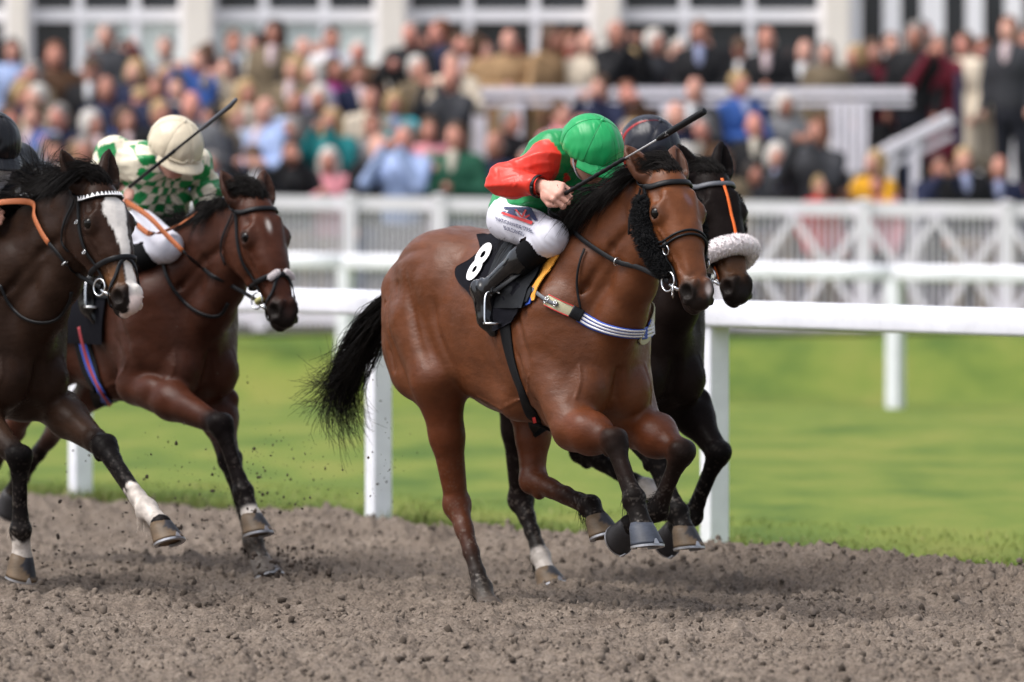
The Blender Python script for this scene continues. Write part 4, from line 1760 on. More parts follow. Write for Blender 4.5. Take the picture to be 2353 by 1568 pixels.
def hoof(parent, o, down, toe, colfn, size=1.0, shoe=True, clip=True, side_name='hoof'):
    """hoof capsule hanging from the coronet o; down = along the hoof wall's axis, toe = towards the toe (points in the horse's frame)"""
    d = unit(down)
    t = unit(np.asarray(toe, float) - d * (np.asarray(toe) @ d))
    w = np.cross(d, t)
    n = 28
    V, C = [], []
    rows = 7
    size = size * 1.1
    Hh = .079 * size
    for i in range(rows + 2):
        k = min(i / rows, 1.)
        if i == 0:
            rx, ry, cx, z = .040, .042, .0, -.012
        else:
            rx = .0465 + .0185 * k
            ry = .0480 + .0155 * k
            cx = .030 * k
            z = Hh * k
        if i == rows + 1:
            rx, ry = rx * .80, ry * .80
            z = Hh * .93
        for j in range(n):
            a = 2 * math.pi * j / n
            ca, sa = math.cos(a), math.sin(a)
            # blunter at the heels
            hx = ca * rx if ca > 0 else ca * rx * .86
            rise = .022 * k * max(0, -ca) if i <= rows else .0
            V.append(np.asarray(o) + d * (z - (rise if i < rows else 0)) + t * (hx * size + cx * size) + w * (sa * ry * size))
            C.append(colfn(k, a))
    F = []
    for i in range(rows + 1):
        for j in range(n):
            F.append((i * n + j, i * n + (j + 1) % n, (i + 1) * n + (j + 1) % n, (i + 1) * n + j))
    F.append(tuple(range((rows + 1) * n, (rows + 2) * n)))
    F.append(tuple(range(n))[::-1])
    ho = mesh_obj('hoof', np.array(V), F, M_hoof, parent, True, col=np.array(C))
    if shoe:
        m = MB()
        pts = []
        for j in range(31):
            a = math.radians(-152 + j * 304 / 30)
            rx, ry = .0655 * size, .0640 * size
            ca, sa = math.cos(a), math.sin(a)
            pts.append(np.asarray(o) + d * (Hh + .004) + t * ((ca * rx if ca > 0 else ca * rx * .86) + .030 * size) + w * sa * ry)
        pts = np.array(pts)
        cen = np.asarray(o) + d * (Hh + .004) + t * .03 * size
        inn = cen + (pts - cen) * .72
        P = []
        nj = len(pts)
        V2 = np.concatenate([pts - d * .004, pts + d * .005, inn + d * .005, inn - d * .004])
        F2 = []
        for k in range(4):
            for j in range(nj - 1):
                F2.append((k * nj + j, k * nj + j + 1, ((k + 1) % 4) * nj + j + 1, ((k + 1) % 4) * nj + j))
        F2 += [(0, nj, 2 * nj, 3 * nj), (nj - 1, 4 * nj - 1, 3 * nj - 1, 2 * nj - 1)]
        m.add(V2, F2)
        if clip:      # toe clip drawn up the wall
            c = np.asarray(o) + d * (Hh + .002) + t * (.0655 + .0320) * size
            m.add([c + w * .013, c - w * .013, c - d * .022 - t * .005 + w * .003, c - d * .022 - t * .005 - w * .003,
                   c + w * .013 + t * .003, c - w * .013 + t * .003, c - d * .022 - t * .002 + w * .003, c - d * .022 - t * .002 - w * .003],
                  [(0, 1, 3, 2), (4, 6, 7, 5), (0, 2, 6, 4), (1, 5, 7, 3), (2, 3, 7, 6), (0, 4, 5, 1)])
        m.build('horseshoe', M_shoe, ho, off=ROOT_OFF[parent.name])
    return ho


BAY = dict(body=(.102, .033, .0125), leg_top=(.098, .027, .0098), hock=(.080, .025, .011), hind_cannon=(.045, .016, .009), knee=(.011, .008, .007), cannon=(.014, .0085, .007),
           fetlock=(.008, .0065, .006), pastern=(.009, .0075, .007), head=(.128, .041, .0135), muzzle=(.105, .038, .016), ear=(.075, .029, .015))


def neck_prims(B, H, wz=1.50, dz=0., drop=0.):
    pb = H.p(0, -.105, .045)
    th = H.p(0, -.160, .160)
    mid = (pb + th) / 2
    base = np.array([.44, 0, 1.26 + dz])
    q1 = base + (mid - base) * .36 + np.array([0, 0, .00])
    q2 = base + (mid - base) * .70
    B.cap(base, .245, q1, .190, .08, 'neck', sc=(1, .74, 1))
    B.cap(q1, .190, q2, .140, .06, 'neck', sc=(1, .66, 1))
    B.cap(q2, .140, mid, .115, .05, 'neck', sc=(1, .70, 1))
    B.cap(mid, .112, H.p(0, -.075, .11), .085, .05, 'neck', sc=(1, .78, 1))
    # crest and windpipe
    cr = spline([np.array([.36, 0, wz + dz]), base + (pb - base) * .42 + np.array([-.04, 0, .15 - drop]), base + (pb - base) * .75 + np.array([-.03, 0, .085 - drop * .6]), pb + np.array([-.0, 0, .012])], 6)
    B.chain(cr, [.06, .058, .055, .053, .052, .05], .06, 'neck')
    ug = spline([np.array([.80, 0, 1.10 + dz]), (np.array([.86, 0, 1.14 + dz]) + th) / 2 + np.array([.0, 0, -.02]), th], 5)
    B.chain(ug, [.10, .085, .072, .066, .062], .06, 'neck')
    for q in (-1, 1):
        g = [np.array([.66, q * .15, 1.16 + dz]), (np.array([.68, q * .13, 1.20 + dz]) + th) / 2 + np.array([-.03, q * .045, .03]), th + np.array([-.02, q * .085, .0])]
        g = spline(g, 4)
        for i in range(3):
            B.cap(g[i], .002, g[i + 1], .002, .04, op='s')
        B.ell(q1 + np.array([-.02, q * .11, .02]), (.15, .05, .10), .05, 'neck')
    return cr


VEINS = []


def build_horse(label, frame, poll, muzzle, yaw, ears, legs, cols, h=.007, paint=None, coat_=None, drop=0., dz=0., hoofcol=None, eye_dirs=None, extra=None):
    """a galloping racehorse; legs = dict of four joint lists and hoof directions"""
    B = Body()
    H = Head(poll, muzzle, yaw)
    trunk_prims(B, dz)
    crest = neck_prims(B, H, dz=dz, drop=drop)
    for nm, (J, dn, toe) in legs.items():
        leg_prims(B, 'hind' if 'hind' in nm else 'fore', J, 1 if 'left' in nm else -1)
    head_prims(B, H, ears)
    for vq in (-1, 1):
        for ln in ([(.62, .262, .98), (.56, .272, .90), (.44, .262, .84), (.26, .235, .82), (.05, .215, .86)],
                   
                   [(.80, .14, 1.02), (.83, .15, .94), (.80, .17, .86)]):
            pv = np.array([(x, vq * y, z + dz) for x, y, z in ln])
            VEINS.append(pv)
    if extra:
        extra(B, H)
    B.grow(h)
    grooves = []
    for vq in (-1, 1):
        for ln in ([(-.64, .25, 1.36), (-.57, .27, 1.20), (-.51, .27, 1.05), (-.43, .25, .92)], [(-.74, .2, 1.30), (-.69, .22, 1.15), (-.60, .22, .98)],
                   [(-.47, .27, 1.42), (-.38, .27, 1.25), (-.31, .27, 1.10), (-.25, .25, .99)], [(-.22, .27, 1.32), (-.19, .27, 1.16), (-.10, .26, 1.00)],
                   [(.20, .27, 1.34), (.27, .28, 1.15), (.37, .27, .96)], [(.46, .25, 1.28), (.59, .26, 1.10), (.64, .25, .96)],
                   [(-.30, .2, 1.48), (-.45, .2, 1.46), (-.58, .18, 1.42)],
                   [(.04, .28, 1.26), (.08, .28, 1.10), (.14, .27, .96)], [(.11, .28, 1.25), (.15, .28, 1.10), (.20, .27, .97)], [(-.03, .28, 1.26), (.01, .28, 1.10), (.08, .27, .95)], [(-.10, .27, 1.24), (-.06, .27, 1.10), (.02, .26, .96)]):
            if -.15 < ln[0][0] < .12:
                continue
            grooves.append((np.array([(x, vq * y, z + dz) for x, y, z in ln]), .0008 if ln[0][0] < .12 and ln[0][0] > -.15 else .0050))
    grooves.append((np.array([(.90, 0, 1.02 + dz), (.88, 0, .94 + dz), (.84, 0, .86 + dz)]), .012))
    while VEINS:                       # lay each vein on the finished skin, then blend it in
        pv, _n = B.onto(spline(VEINS.pop(), 12), .0005)
        B.chain(pv, [.0042] * 12, .007, 'body')
    B.grow(h)
    V, Fc = B.surface()
    v_, N_ = B.sample(V)
    N_ /= np.linalg.norm(N_, axis=1)[:, None] + 1e-9
    bodyw = B.weights(V, .02).get('body', 0 * v_)
    rel = .0022 * fbm(V * np.array([1, 1, .6]), 8, 41, 2) + .0009 * (1 - 2 * np.abs(vnoise(V * np.array([.6, 1, 1]), 15, 43)))
    dep = 0 * v_
    for ln, gr in grooves:             # furrows between the muscles, fading out at both ends
        pv, _n = B.onto(spline(ln, 24), .0)
        near = np.min(np.linalg.norm(V[:, None, :] - pv[None, ::6], axis=2), axis=1) < .16
        dd_ = np.linalg.norm(V[near][:, None, :] - pv[None], axis=2)
        i_ = dd_.argmin(1)
        fade = np.sin(math.pi * (i_ + .5) / 24) ** .7
        dep[near] = np.maximum(dep[near], gr * 1.5 * fade * np.exp(-(dd_.min(1) / .020) ** 2))
        dep[near] -= gr * .35 * fade * np.exp(-((dd_.min(1) - .042) / .018) ** 2)
    V = V + N_ * (rel * bodyw - dep)[:, None]
    W = B.weights(V)
    col = np.zeros((len(V), 3))
    for k, w in W.items():
        col += np.asarray(cols.get(k, cols['cannon'] if k == 'hind_cannon' else cols['body']))[None, :] * w[:, None]
    # coat: darker dapples along the top, paler soft hair low on the belly and inside the legs
    n1 = fbm(V, 5, 3, 3)
    n2 = fbm(V, 28, 9, 3)
    col *= (1 + .13 * n1 + .07 * n2)[:, None]
    hl = H.loc(V)
    isH = W.get('head', 0) + W.get('muzzle', 0)
    # skin round the nostrils, the lips and the eyes goes dark
    mz = np.asarray(cols['lip'] if 'lip' in cols else (.014, .011, .010))
    for q in (-1, 1):
        e = np.exp(-(((hl - np.array([q * .050, -.004, .560])) / np.array([.032, .042, .044])) ** 2).sum(1) * .7)
        col = lerpc(col, mz, np.clip(e * 1.7, 0, 1))
        e = np.exp(-(((hl - np.array([q * .056, .006, .552])) / np.array([.020, .020, .028])) ** 2).sum(1))
        col = lerpc(col, mz * .25, np.clip(e * 1.6 - .45, 0, 1))
    lips = np.maximum(sstep(.568, .598, hl[:, 2] + .01 * fbm(V, 40, 6, 2)), sstep(-.040, -.058, hl[:, 1]) * sstep(.52, .55, hl[:, 2])) * (W.get('muzzle', 0) > .3)
    col = lerpc(col, mz, lips * .95)
    for q in (-1, 1):
        e = np.exp(-(((hl - np.array([q * .098, -.012, .200])) / np.array([.040, .026, .030])) ** 2).sum(1))
        col = lerpc(col, np.array([.02, .013, .01]), np.clip(e * 1.25, 0, .92))
    cp = spline(crest, 40)
    dc = np.min(np.linalg.norm((V[:, None, :] - (cp + np.array([0, 0, .03]))[None]) * np.array([1, 1.0, 1]), axis=2), axis=1) if len(V) < 60000 else np.concatenate([np.min(np.linalg.norm(v_[:, None, :] - (cp + np.array([0, 0, .03]))[None], axis=2), axis=1) for v_ in np.array_split(V, 12)])
    top = sstep(.085, .045, dc) * (1 - np.clip(isH * 1.5, 0, 1))
    col = lerpc(col, np.array([.012, .010, .009]), top * .95)
    if paint is not None:
        col = paint(V, col, hl, W, B, H)
    # sand flung up the legs: fine specks and a dusty bloom low down
    zz = V[:, 2]
    legw = sum(W.get(k, 0) for k in ('cannon', 'hind_cannon', 'fetlock', 'pastern', 'hock', 'knee', 'leg_top'))
    spk = sstep(.35, .75, vnoise(V, 120, 91) + .5 * vnoise(V, 33, 92)) * sstep(.75, .2, zz) * np.clip(legw, 0, 1)
    col = lerpc(col, np.array([.16, .13, .108]), spk * .35)
    blm = sstep(.42, .05, zz) * (.35 + .65 * sstep(-.2, .6, fbm(V, 16, 93, 3))) * np.clip(legw, 0, 1)
    col = lerpc(col, np.array([.10, .082, .069]), blm * .20)
    root = thing('racehorse', label, 'horse', frame, (0, 0, 0))
    body = mesh_obj('body', V, Fc, coat_ or M_coat, root, True, col=np.clip(col, 0, 1))
    for q in (-1, 1):
        m = MB()
        c = H.p(q * .0875, -.010, .200)
        n, mm = 16, 10
        Vv = []
        for i in range(mm + 1):
            for j in range(n):
                th, ph = math.pi * i / mm, 2 * math.pi * j / n
                Vv.append(c + .0230 * H.s * np.array([math.sin(th) * math.cos(ph), math.sin(th) * math.sin(ph), math.cos(th)]))
        Ff = [(i * n + j, i * n + (j + 1) % n, (i + 1) * n + (j + 1) % n, (i + 1) * n + j) for i in range(mm) for j in range(n)]
        m.add(Vv, Ff)
        m.build('eye', M_eye, root, True)
    for nm, (J, dn, toe) in legs.items():
        fn = (hoofcol or {}).get(nm, lambda k, a: (.03, .028, .03))
        hoof(root, J[3], dn, toe, fn)
    for nm, (J, dn, toe) in legs.items():      # the tuft at the back of each fetlock and the hair round the coronet
        k_, f_, o_ = [np.asarray(x, float) for x in J[1:]]
        ub, uf = unit(k_ - f_), unit(o_ - f_)
        bk = -unit(np.asarray(toe, float) - uf * (np.asarray(toe, float) @ uf))
        n_ = 70
        o = f_ + bk * .040 + RNG.normal(size=(n_, 3)) * np.array([.012, .016, .014])
        o, g_ = B.onto(o, -.002)
        d_ = unit(uf * .7 + bk * .6) + RNG.normal(size=(n_, 3)) * .25
        L_ = .018 + .026 * RNG.random((n_, 1))
        pts = [o + d_ * L_ * t_ + np.array([0, 0, -.5]) * L_ * t_ * t_ for t_ in (0, .35, .7, 1.)]
        light = np.asarray(cols.get('pastern', (0, 0, 0)))[0] > .2
        strands(np.stack(pts, 1), .0011, .0004, 'fetlock_hair', M_hair if not light else M_hair_w, root)
    return root, B, H, crest


def mane(root, H, crest, n=900, length=.26, swing=(-.8, 0., .35), spread=.5, r=.0016, side=-1, lift=.5, tuft=.35, tuft_len=.2, B=None):
    """strands rooted along the crest, blown back by the gallop, with a forelock swept back between the ears"""
    cr = spline(list(crest) + [H.p(0, -.070, .0)], 60)
    P = []
    m = 7
    sw = np.asarray(swing, float)
    k = np.minimum((RNG.random(n) * 58), 57.99)
    ki = k.astype(int)
    O = cr[ki] + (cr[ki + 1] - cr[ki]) * (k - ki)[:, None] + np.stack([np.zeros(n), RNG.normal(size=n) * .016, np.full(n, .044)], 1)
    cl = np.stack([fbm(O, 13, sd, 2) for sd in (5, 6, 7)], 1)
    D = np.array([0, side * .30, lift]) + sw * (.6 + .6 * RNG.random((n, 1))) + RNG.normal(size=(n, 3)) * .22 * spread + cl * .35 * spread
    D /= np.linalg.norm(D, axis=1)[:, None]
    L = length * (.5 + .6 * RNG.random((n, 1))) * (1 + .4 * cl[:, :1])
    p = O.copy()
    pts = [p.copy()]
    for s in range(m - 1):
        D = D + (np.array([0, side * .35, -.85]) + sw * .6 + cl * .5) * (.30 + .06 * s)
        D /= np.linalg.norm(D, axis=1)[:, None]
        p = p + D * L / (m - 1)
        if B is not None:
            v, g = B.sample(p)
            p = p + g * np.clip(.010 - v, 0, .03)[:, None]
        pts.append(p.copy())
    P = np.stack(pts, 1)
    n2 = int(n * tuft)
    O = H.P(np.stack([RNG.normal(size=n2) * .013, -.012 + RNG.normal(size=n2) * .012, RNG.random(n2) * .07 - .01], 1))
    cl = np.stack([fbm(O, 25, sd, 2) for sd in (5, 6, 7)], 1)
    D = H.dirn(0, .45, -.75) + sw * .7 + RNG.normal(size=(n2, 3)) * .16 * spread + cl * .35 * spread
    D /= np.linalg.norm(D, axis=1)[:, None]
    L = tuft_len * (.5 + .6 * RNG.random((n2, 1)))
    p = O.copy()
    pts = [p.copy()]
    for s in range(m - 1):
        D = D + sw * .45 + np.array([0, side * .12, -.16]) * s * .9
        D /= np.linalg.norm(D, axis=1)[:, None]
        p = p + D * L / (m - 1)
        if B is not None:
            v, g = B.sample(p)
            p = p + g * np.clip(.010 - v, 0, .03)[:, None]
        pts.append(p.copy())
    P = np.concatenate([P, np.stack(pts, 1)])
    return strands(P, r * (.6 + .8 * RNG.random(len(P))), r * .3, 'mane', M_hair, root)


def tail(root, paths, n=900, w0=.03, w1=.16, r=.0022, fray=.5, wave=.022):
    """a streaming tail: locks of strands following one or more (path, share, width) runs, parting towards the end"""
    if not isinstance(paths[0], tuple) or len(paths[0]) != 3 or not isinstance(paths[0][0], list):
        paths = [(paths, 1.0, 1.0)]
    P = []
    t = np.linspace(0, 1, 14)
    for path, share, wm in paths:
        ctr = spline(path, 16)
        m = int(n * share)
        lock = RNG.normal(size=(26, 3)) * .42          # locks of hair that keep together
        lph = RNG.random((26, 3)) * 6.28
        for i in range(m):
            li = int(RNG.integers(26))
            a = lock[li] + RNG.normal(size=3) * .20
            a = a / max(1, np.linalg.norm(a))
            L = .55 + .45 * RNG.random() ** .6
            off = RNG.normal(size=3) * .28 + lock[li] * .6
            idx = t * L * 15
            k = np.clip(idx.astype(int), 0, 14)
            base = ctr[k] + (ctr[k + 1] - ctr[k]) * (idx - k)[:, None]
            w = (w0 + (w1 - w0) * (t ** .8)) * wm
            ph = lph[li] + RNG.normal(size=3) * .35
            wig = np.stack([np.sin(t * 8 + ph[0]), np.cos(t * 7 + ph[1]), np.sin(t * 9 + ph[2])], 1) * (t ** 1.3)[:, None] * wave
            P.append(base + a * w[:, None] + off * (t ** 2.4)[:, None] * fray * .16 + wig)
    return strands(P, r, r * .3, 'tail', M_hair, root)
# ------------------------------------------------------------------ riders
M_skin = mat('skin', attr='Col', rough=.5, spec=.4, var=.08, vscale=25, bump=.06, bscale=160, sub=.1)
M_silk = mat('racing_silk', attr='Col', rough=.33, spec=.30, sheen=.03)
nt, N, L, Pb = _nodes(M_silk)          # crisp creases: ridged noise drawn out and warped
tc = N.new('ShaderNodeTexCoord')
prev = None
for sc_, rot, st_ in (((9, 26, 9), .5, .55), ((24, 60, 22), -.6, .35)):
    mp = N.new('ShaderNodeMapping')
    mp.inputs['Scale'].default_value = sc_
    mp.inputs['Rotation'].default_value = (.4, rot, .6)
    L.new(tc.outputs['Object'], mp.inputs['Vector'])
    n = N.new('ShaderNodeTexNoise')
    n.noise_type = 'RIDGED_MULTIFRACTAL'
    n.inputs['Scale'].default_value = .62
    n.inputs['Detail'].default_value = 2
    n.inputs['Distortion'].default_value = .6
    L.new(mp.outputs['Vector'], n.inputs['Vector'])
    b = N.new('ShaderNodeBump')
    b.inputs['Strength'].default_value = st_
    b.inputs['Distance'].default_value = .012
    L.new(n.outputs['Fac'], b.inputs['Height'])
    if prev is not None:
        L.new(prev.outputs['Normal'], b.inputs['Normal'])
    prev = b
L.new(prev.outputs['Normal'], Pb.inputs['Normal'])
M_breech = mat('white_breeches', (.62, .62, .70), rough=.55, spec=.35, bump=.08, bscale=300)
M_bootl = mat('patent_black_boot', (.004, .004, .005), rough=.14, spec=.30, coat=.35, bump=.03, bscale=45)
M_boott = mat('black_boot_top', (.005, .005, .006), rough=.85, spec=.08)
M_leather = mat('black_leather', (.007, .0075, .009), rough=.42, spec=.2, bump=.12, bscale=220)
M_leather_br = mat('tan_rubber_grip_rein', (.36, .105, .035), rough=.6, spec=.35, bump=.25, bscale=260)
M_gog = mat('dark_goggle_lens', (.008, .008, .010), rough=.08, spec=.7)
SKIN = np.array([.56, .30, .225])


def fist(B, wrist, d, back, thumb_side=1, s=1.15, grip=.0):
    """palm, four curled fingers of unequal length with bent knuckles, and a thumb; d from wrist to knuckles, back = out of the hand's back"""
    d = unit(d)
    back = unit(np.asarray(back) - d * (np.asarray(back) @ d))
    w = np.cross(d, back) * thumb_side      # towards the thumb
    W = np.asarray(wrist)
    B.cap(W - d * .05, .027 * s, W + d * .012, .025 * s, .015, 'skin')
    ax = np.stack([d, w, back])
    B.ell(W + d * .050 * s, (.050 * s, .041 * s, .019 * s), .018, 'skin', ax=ax)
    B.ell(W + d * .030 * s + w * .026 * s - back * .006, (.034 * s, .018 * s, .019 * s), .014, 'skin', ax=ax)
    for i, (ln, off) in enumerate(((1.0, .078), (1.08, .083), (1.0, .079), (.82, .071))):
        b = W + d * off * s + w * (1.5 - i) * .0205 * s - back * (.002 + .003 * abs(i - 1))
        k0 = b + back * .004
        p1 = k0 + (d * .55 - back * .83) * .044 * ln * s
        p2 = p1 + (-d * .80 - back * .55) * .026 * ln * s
        p3 = p2 + (-d * .75 + back * .55) * .018 * ln * s
        B.cap(W + d * .05 * s + w * (1.5 - i) * .017 * s, .010 * s, k0, .0112 * s, .006, 'skin')
        B.ell(k0 + back * .002, np.array([.0125, .0115, .0115]) * s, .003, 'skin', ax=ax)
        B.cap(k0, .0104 * s, p1, .0092 * s, .0025, 'skin')
        B.ell(p1, np.array([.0108, .0100, .0108]) * s, .0025, 'skin', ax=ax)
        B.cap(p1, .0092 * s, p2, .0082 * s, .0025, 'skin')
        B.cap(p2, .0084 * s, p3, .0072 * s, .0025, 'skin')
        B.cap(W + d * .02 * s + w * (1.2 - i * .8) * .017 * s + back * .0185 * s, .0030, k0 + back * .009, .0030, .006, 'skin')
    t0 = W + d * .022 * s + w * .034 * s - back * .006
    t1 = t0 + (d * .72 + w * .35 - back * .30) * .040 * s
    t2 = t1 + (d * .85 - w * .30 - back * .35) * .030 * s
    B.cap(t0, .015 * s, t1, .0115 * s, .008, 'skin')
    B.cap(t1, .0112 * s, t2, .0090 * s, .005, 'skin')


def face_prims(B, c, f, u, s=1.):
    """a head: skull, brow, nose, lips, chin, ears; f = where the nose points, u = crown"""
    f = unit(f)
    u = unit(np.asarray(u) - f * (np.asarray(u) @ f))
    l = np.cross(u, f)
    ax = np.stack([f, l, u])
    p = lambda a, b, c_: c + (f * a + l * b + u * c_) * s
    e = lambda q, r, k, op='u', tg='skin': B.ell(p(*q), np.array(r) * s, k, tg, op, ax)
    e((-.005, 0, .02), (.095, .075, .095), .03)
    e((.030, 0, -.045), (.062, .060, .085), .03)
    B.cap(p(.060, 0, -.085), .030 * s, p(.045, 0, -.105), .028 * s, .02, 'skin')       # chin
    for q in (-1, 1):
        e((.062, q * .036, -.030), (.026, .024, .022), .015)                            # cheekbone
        e((.072, q * .032, .002), (.016, .022, .012), .012)                             # brow
        e((.086, q * .031, -.013), (.016, .015, .011), .006, 's')                       # eye hollow
        e((.074, q * .031, -.014), (.012, .014, .010), .004)                            # eye in its lid
        e((-.008, q * .076, -.022), (.022, .010, .032), .006, tg='ear')
        e((.000, q * .088, -.022), (.012, .006, .020), .005, 's')
        e((.086, q * .011, -.049), (.011, .010, .010), .006)                            # nostril wing
        B.cap(p(.020, q * .058, -.070), .018 * s, p(.062, q * .02, -.100), .018 * s, .02, 'skin')   # jaw
    B.cap(p(.084, 0, -.005), .009 * s, p(.103, 0, -.046), .012 * s, .010, 'skin')         # nose
    B.cap(p(.082, -.018, -.071), .0075 * s, p(.082, .018, -.071), .0075 * s, .005, 'lip')
    B.cap(p(.080, -.016, -.083), .0080 * s, p(.080, .016, -.083), .0080 * s, .005, 'lip')
    B.cap(p(.094, -.024, -.077), .002 * s, p(.094, .024, -.077), .002 * s, .003, op='s')
    return p


def fold(V, N, amp, scale, seed, axis=None, st=3.):
    """cloth folds: ridged noise, drawn out along an axis"""
    P = V.copy()
    if axis is not None:
        a = unit(axis)
        P = P - np.outer(P @ a, a) * (1 - 1 / st)
    r = 1 - np.abs(vnoise(P, scale, seed)) * 1.6
    r2 = 1 - np.abs(vnoise(P, scale * 2.1, seed + 9)) * 1.6
    return V + N * (amp * r + amp * .45 * r2)[:, None]


def build_rider(label, frame, J, silk, cap_col, capknob=True, breech=True, h=.007, hb=.0062, skin=SKIN, bow=False, peak_col=None, goggles=True, group=None):
    """J: hip, neck (spine ends), head, f, u (head), and l_/r_ shoulder, elbow, wrist, handd, handb, hipj, knee, ankle, toe"""
    J = {k: np.asarray(v, float) for k, v in J.items()}
    sp = unit(J['neck'] - J['hip'])
    lat = np.array([0., 1, 0])
    up = np.cross(sp, lat)
    up = up if up[2] > 0 else -up
    tx = np.stack([sp, lat, up])
    Ls = np.linalg.norm(J['neck'] - J['hip'])
    tors = lambda a, b, c_: J['hip'] + sp * a * Ls + lat * b + up * c_
    root = thing('person', label, 'jockey', frame, J['hip'] - np.array([0, 0, .3]), group)

    def torso(B, g, tag):
        B.ell(tors(-.04, 0, -.01), (.125 + g * 1.5, .150 + g * 1.5, .105 + g * 1.5), .05, tag, ax=tx)
        B.cap(tors(.05, 0, -.01), .115 + g, tors(.55, 0, -.01), .118 + g, .06, tag, sc=(1, 1.2, .92), ax=tx)
        B.ell(tors(.62, 0, .020), (.165 + g, .155 + g, .115 + g), .05, tag, ax=tx)
        B.ell(tors(.42, 0, .020), (.15 + g, .14 + g, .110 + g), .05, tag, ax=tx)
        for q in (-1, 1):
            B.ell(tors(.78, q * .085, .055), (.11, .075 + g, .055 + g), .04, tag, ax=tx)
        B.cap(tors(.88, .06, .01), .075 + g, tors(.88, -.06, .01), .075 + g, .05, tag)

    def arm(B, p, g, tag, cut=1.0):
        s_, e, w = J[p + 'shoulder'], J[p + 'elbow'], J[p + 'wrist']
        B.cap(tors(.84, .10 if p == 'l_' else -.10, .0), .070 + g, s_, .056 + g, .05, tag)
        B.cap(s_, .054 + g, e, .041 + g, .04, tag)
        B.cap(e, .041 + g, w, .029 + g, .03, 'cuff' if tag == 'sleeve' else tag)

    def legs(B, g, tag, p, calf=True):
        B.cap(J[p + 'hipj'], .086 + g, J[p + 'knee'], .064 + g, .05, tag)
        B.ell(J[p + 'knee'] + unit(J[p + 'knee'] - J[p + 'hipj']) * .01, np.array([.056, .052, .058]) + g, .03, tag)
        if calf:
            k, a = J[p + 'knee'], J[p + 'ankle']
            ct = 'calf' if tag == 'b' else tag
            B.cap(k + (a - k) * .06, .055 + g, k + (a - k) * .35, .054 + g, .03, ct)
            B.cap(k + (a - k) * .35, .054 + g, a, .036 + g, .03, ct)

    # the figure under the clothes: one continuous body
    B = Body()
    torso(B, -.012, 'skin')
    B.cap(tors(.92, 0, .02), .062, J['head'] - unit(J['u']) * .06, .055, .03, 'skin')
    face_prims(B, J['head'], J['f'], J['u'])
    for p, q in (('l_', 1), ('r_', -1)):
        arm(B, p, -.010, 'skin')
        legs(B, -.012, 'skin', p)
        B.cap(J[p + 'ankle'], .028, J[p + 'ankle'] * .3 + J[p + 'toe'] * .7, .018, .02, 'skin')
        fist(B, J[p + 'wrist'], J[p + 'handd'], J[p + 'handb'], float(J[p + 'thumb']))
    B.grow(hb)
    V, Fc = B.surface()
    W = B.weights(V, .006)
    col = skin * (1 + .10 * fbm(V, 18, 5, 3))[:, None]
    col = lerpc(col, np.array([.40, .14, .11]), W.get('lip', 0 * V[:, 0]) * .8)
    col = lerpc(col, np.array([.55, .22, .16]), W.get('ear', 0 * V[:, 0]) * .7)
    hands = np.minimum(np.linalg.norm(V - J['l_wrist'], axis=1), np.linalg.norm(V - J['r_wrist'], axis=1))
    col = lerpc(col, np.array([.62, .32, .26]), sstep(.16, .08, hands) * .6)
    body = mesh_obj('body', V, Fc, M_skin, root, True, col=np.clip(col, 0, 1))

    # silks: torso and sleeves, gathered at the cuffs
    S = Body()
    torso(S, .012, 'torso')
    for p in ('l_', 'r_'):
        arm(S, p, .012, 'sleeve')
        e, w = J[p + 'elbow'], J[p + 'wrist']
        S.ell(e + (w - e) * .28 - np.array([0, 0, .006]), (.058, .054, .056), .05, 'cuff')
    for q in (-1, 1):          # the loose front of the jacket hangs over the tops of the thighs
        S.cap(tors(.12, q * .11, -.05), .085, tors(.55, q * .10, -.07), .085, .05, 'torso')
    S.grow(h)
    V, Fc = S.surface()
    v, N = S.sample(V)
    N /= np.linalg.norm(N, axis=1)[:, None]
    W = S.weights(V, .010)
    r1 = vnoise(V * np.array([1, 1, 1.4]), 5, 71)
    A1 = unit(tors(1, .6, -.3) - tors(0, 0, 0))
    Q1 = V - np.outer(V @ A1, A1) * .62 + .030 * np.stack([r1, vnoise(V, 6, 72), vnoise(V, 6, 73)], 1)
    rg = 1 - np.abs(vnoise(Q1, 11, 74)) * 2.2
    rg2 = 1 - np.abs(vnoise(Q1 + .3, 24, 75)) * 2.2
    V2 = V + N * (.0085 * np.clip(rg, -.7, 1) + .0035 * np.clip(rg2, -.8, 1))[:, None]
    ok = np.ones(len(V), bool)
    for p in ('l_', 'r_'):
        e, w = J[p + 'elbow'], J[p + 'wrist']
        t = (V - e) @ unit(w - e) / np.linalg.norm(w - e)
        axd = np.linalg.norm((V - e) - np.outer((V - e) @ unit(w - e), unit(w - e)), axis=1)
        near = (W['cuff'] > .5) & (axd < .062) & ((V[:, 1] - J['hip'][1]) * (1 if p == 'l_' else -1) > 0)
        ok &= ~(near & (t > .93))
        # gathered cuff
        ring_ = np.exp(-((t - .86) / .05) ** 2) * near
        V2 = V2 - N * (.010 * ring_)[:, None]
    t = (V - J['hip']) @ sp / Ls
    ok &= (t > -.12) | (W['torso'] < .5)
    W['sleeve'] = W['sleeve'] + W['cuff']
    col = silk(V, W, dict(J=J, t=t, tors=tors, lat=lat, up=up, sp=sp, Ls=Ls, N=N))
    Vk, Fk, (ck,) = keep(V2, Fc, ok, (col,))
    jacket = mesh_obj('silks', Vk, Fk, M_silk, root, True, col=ck)
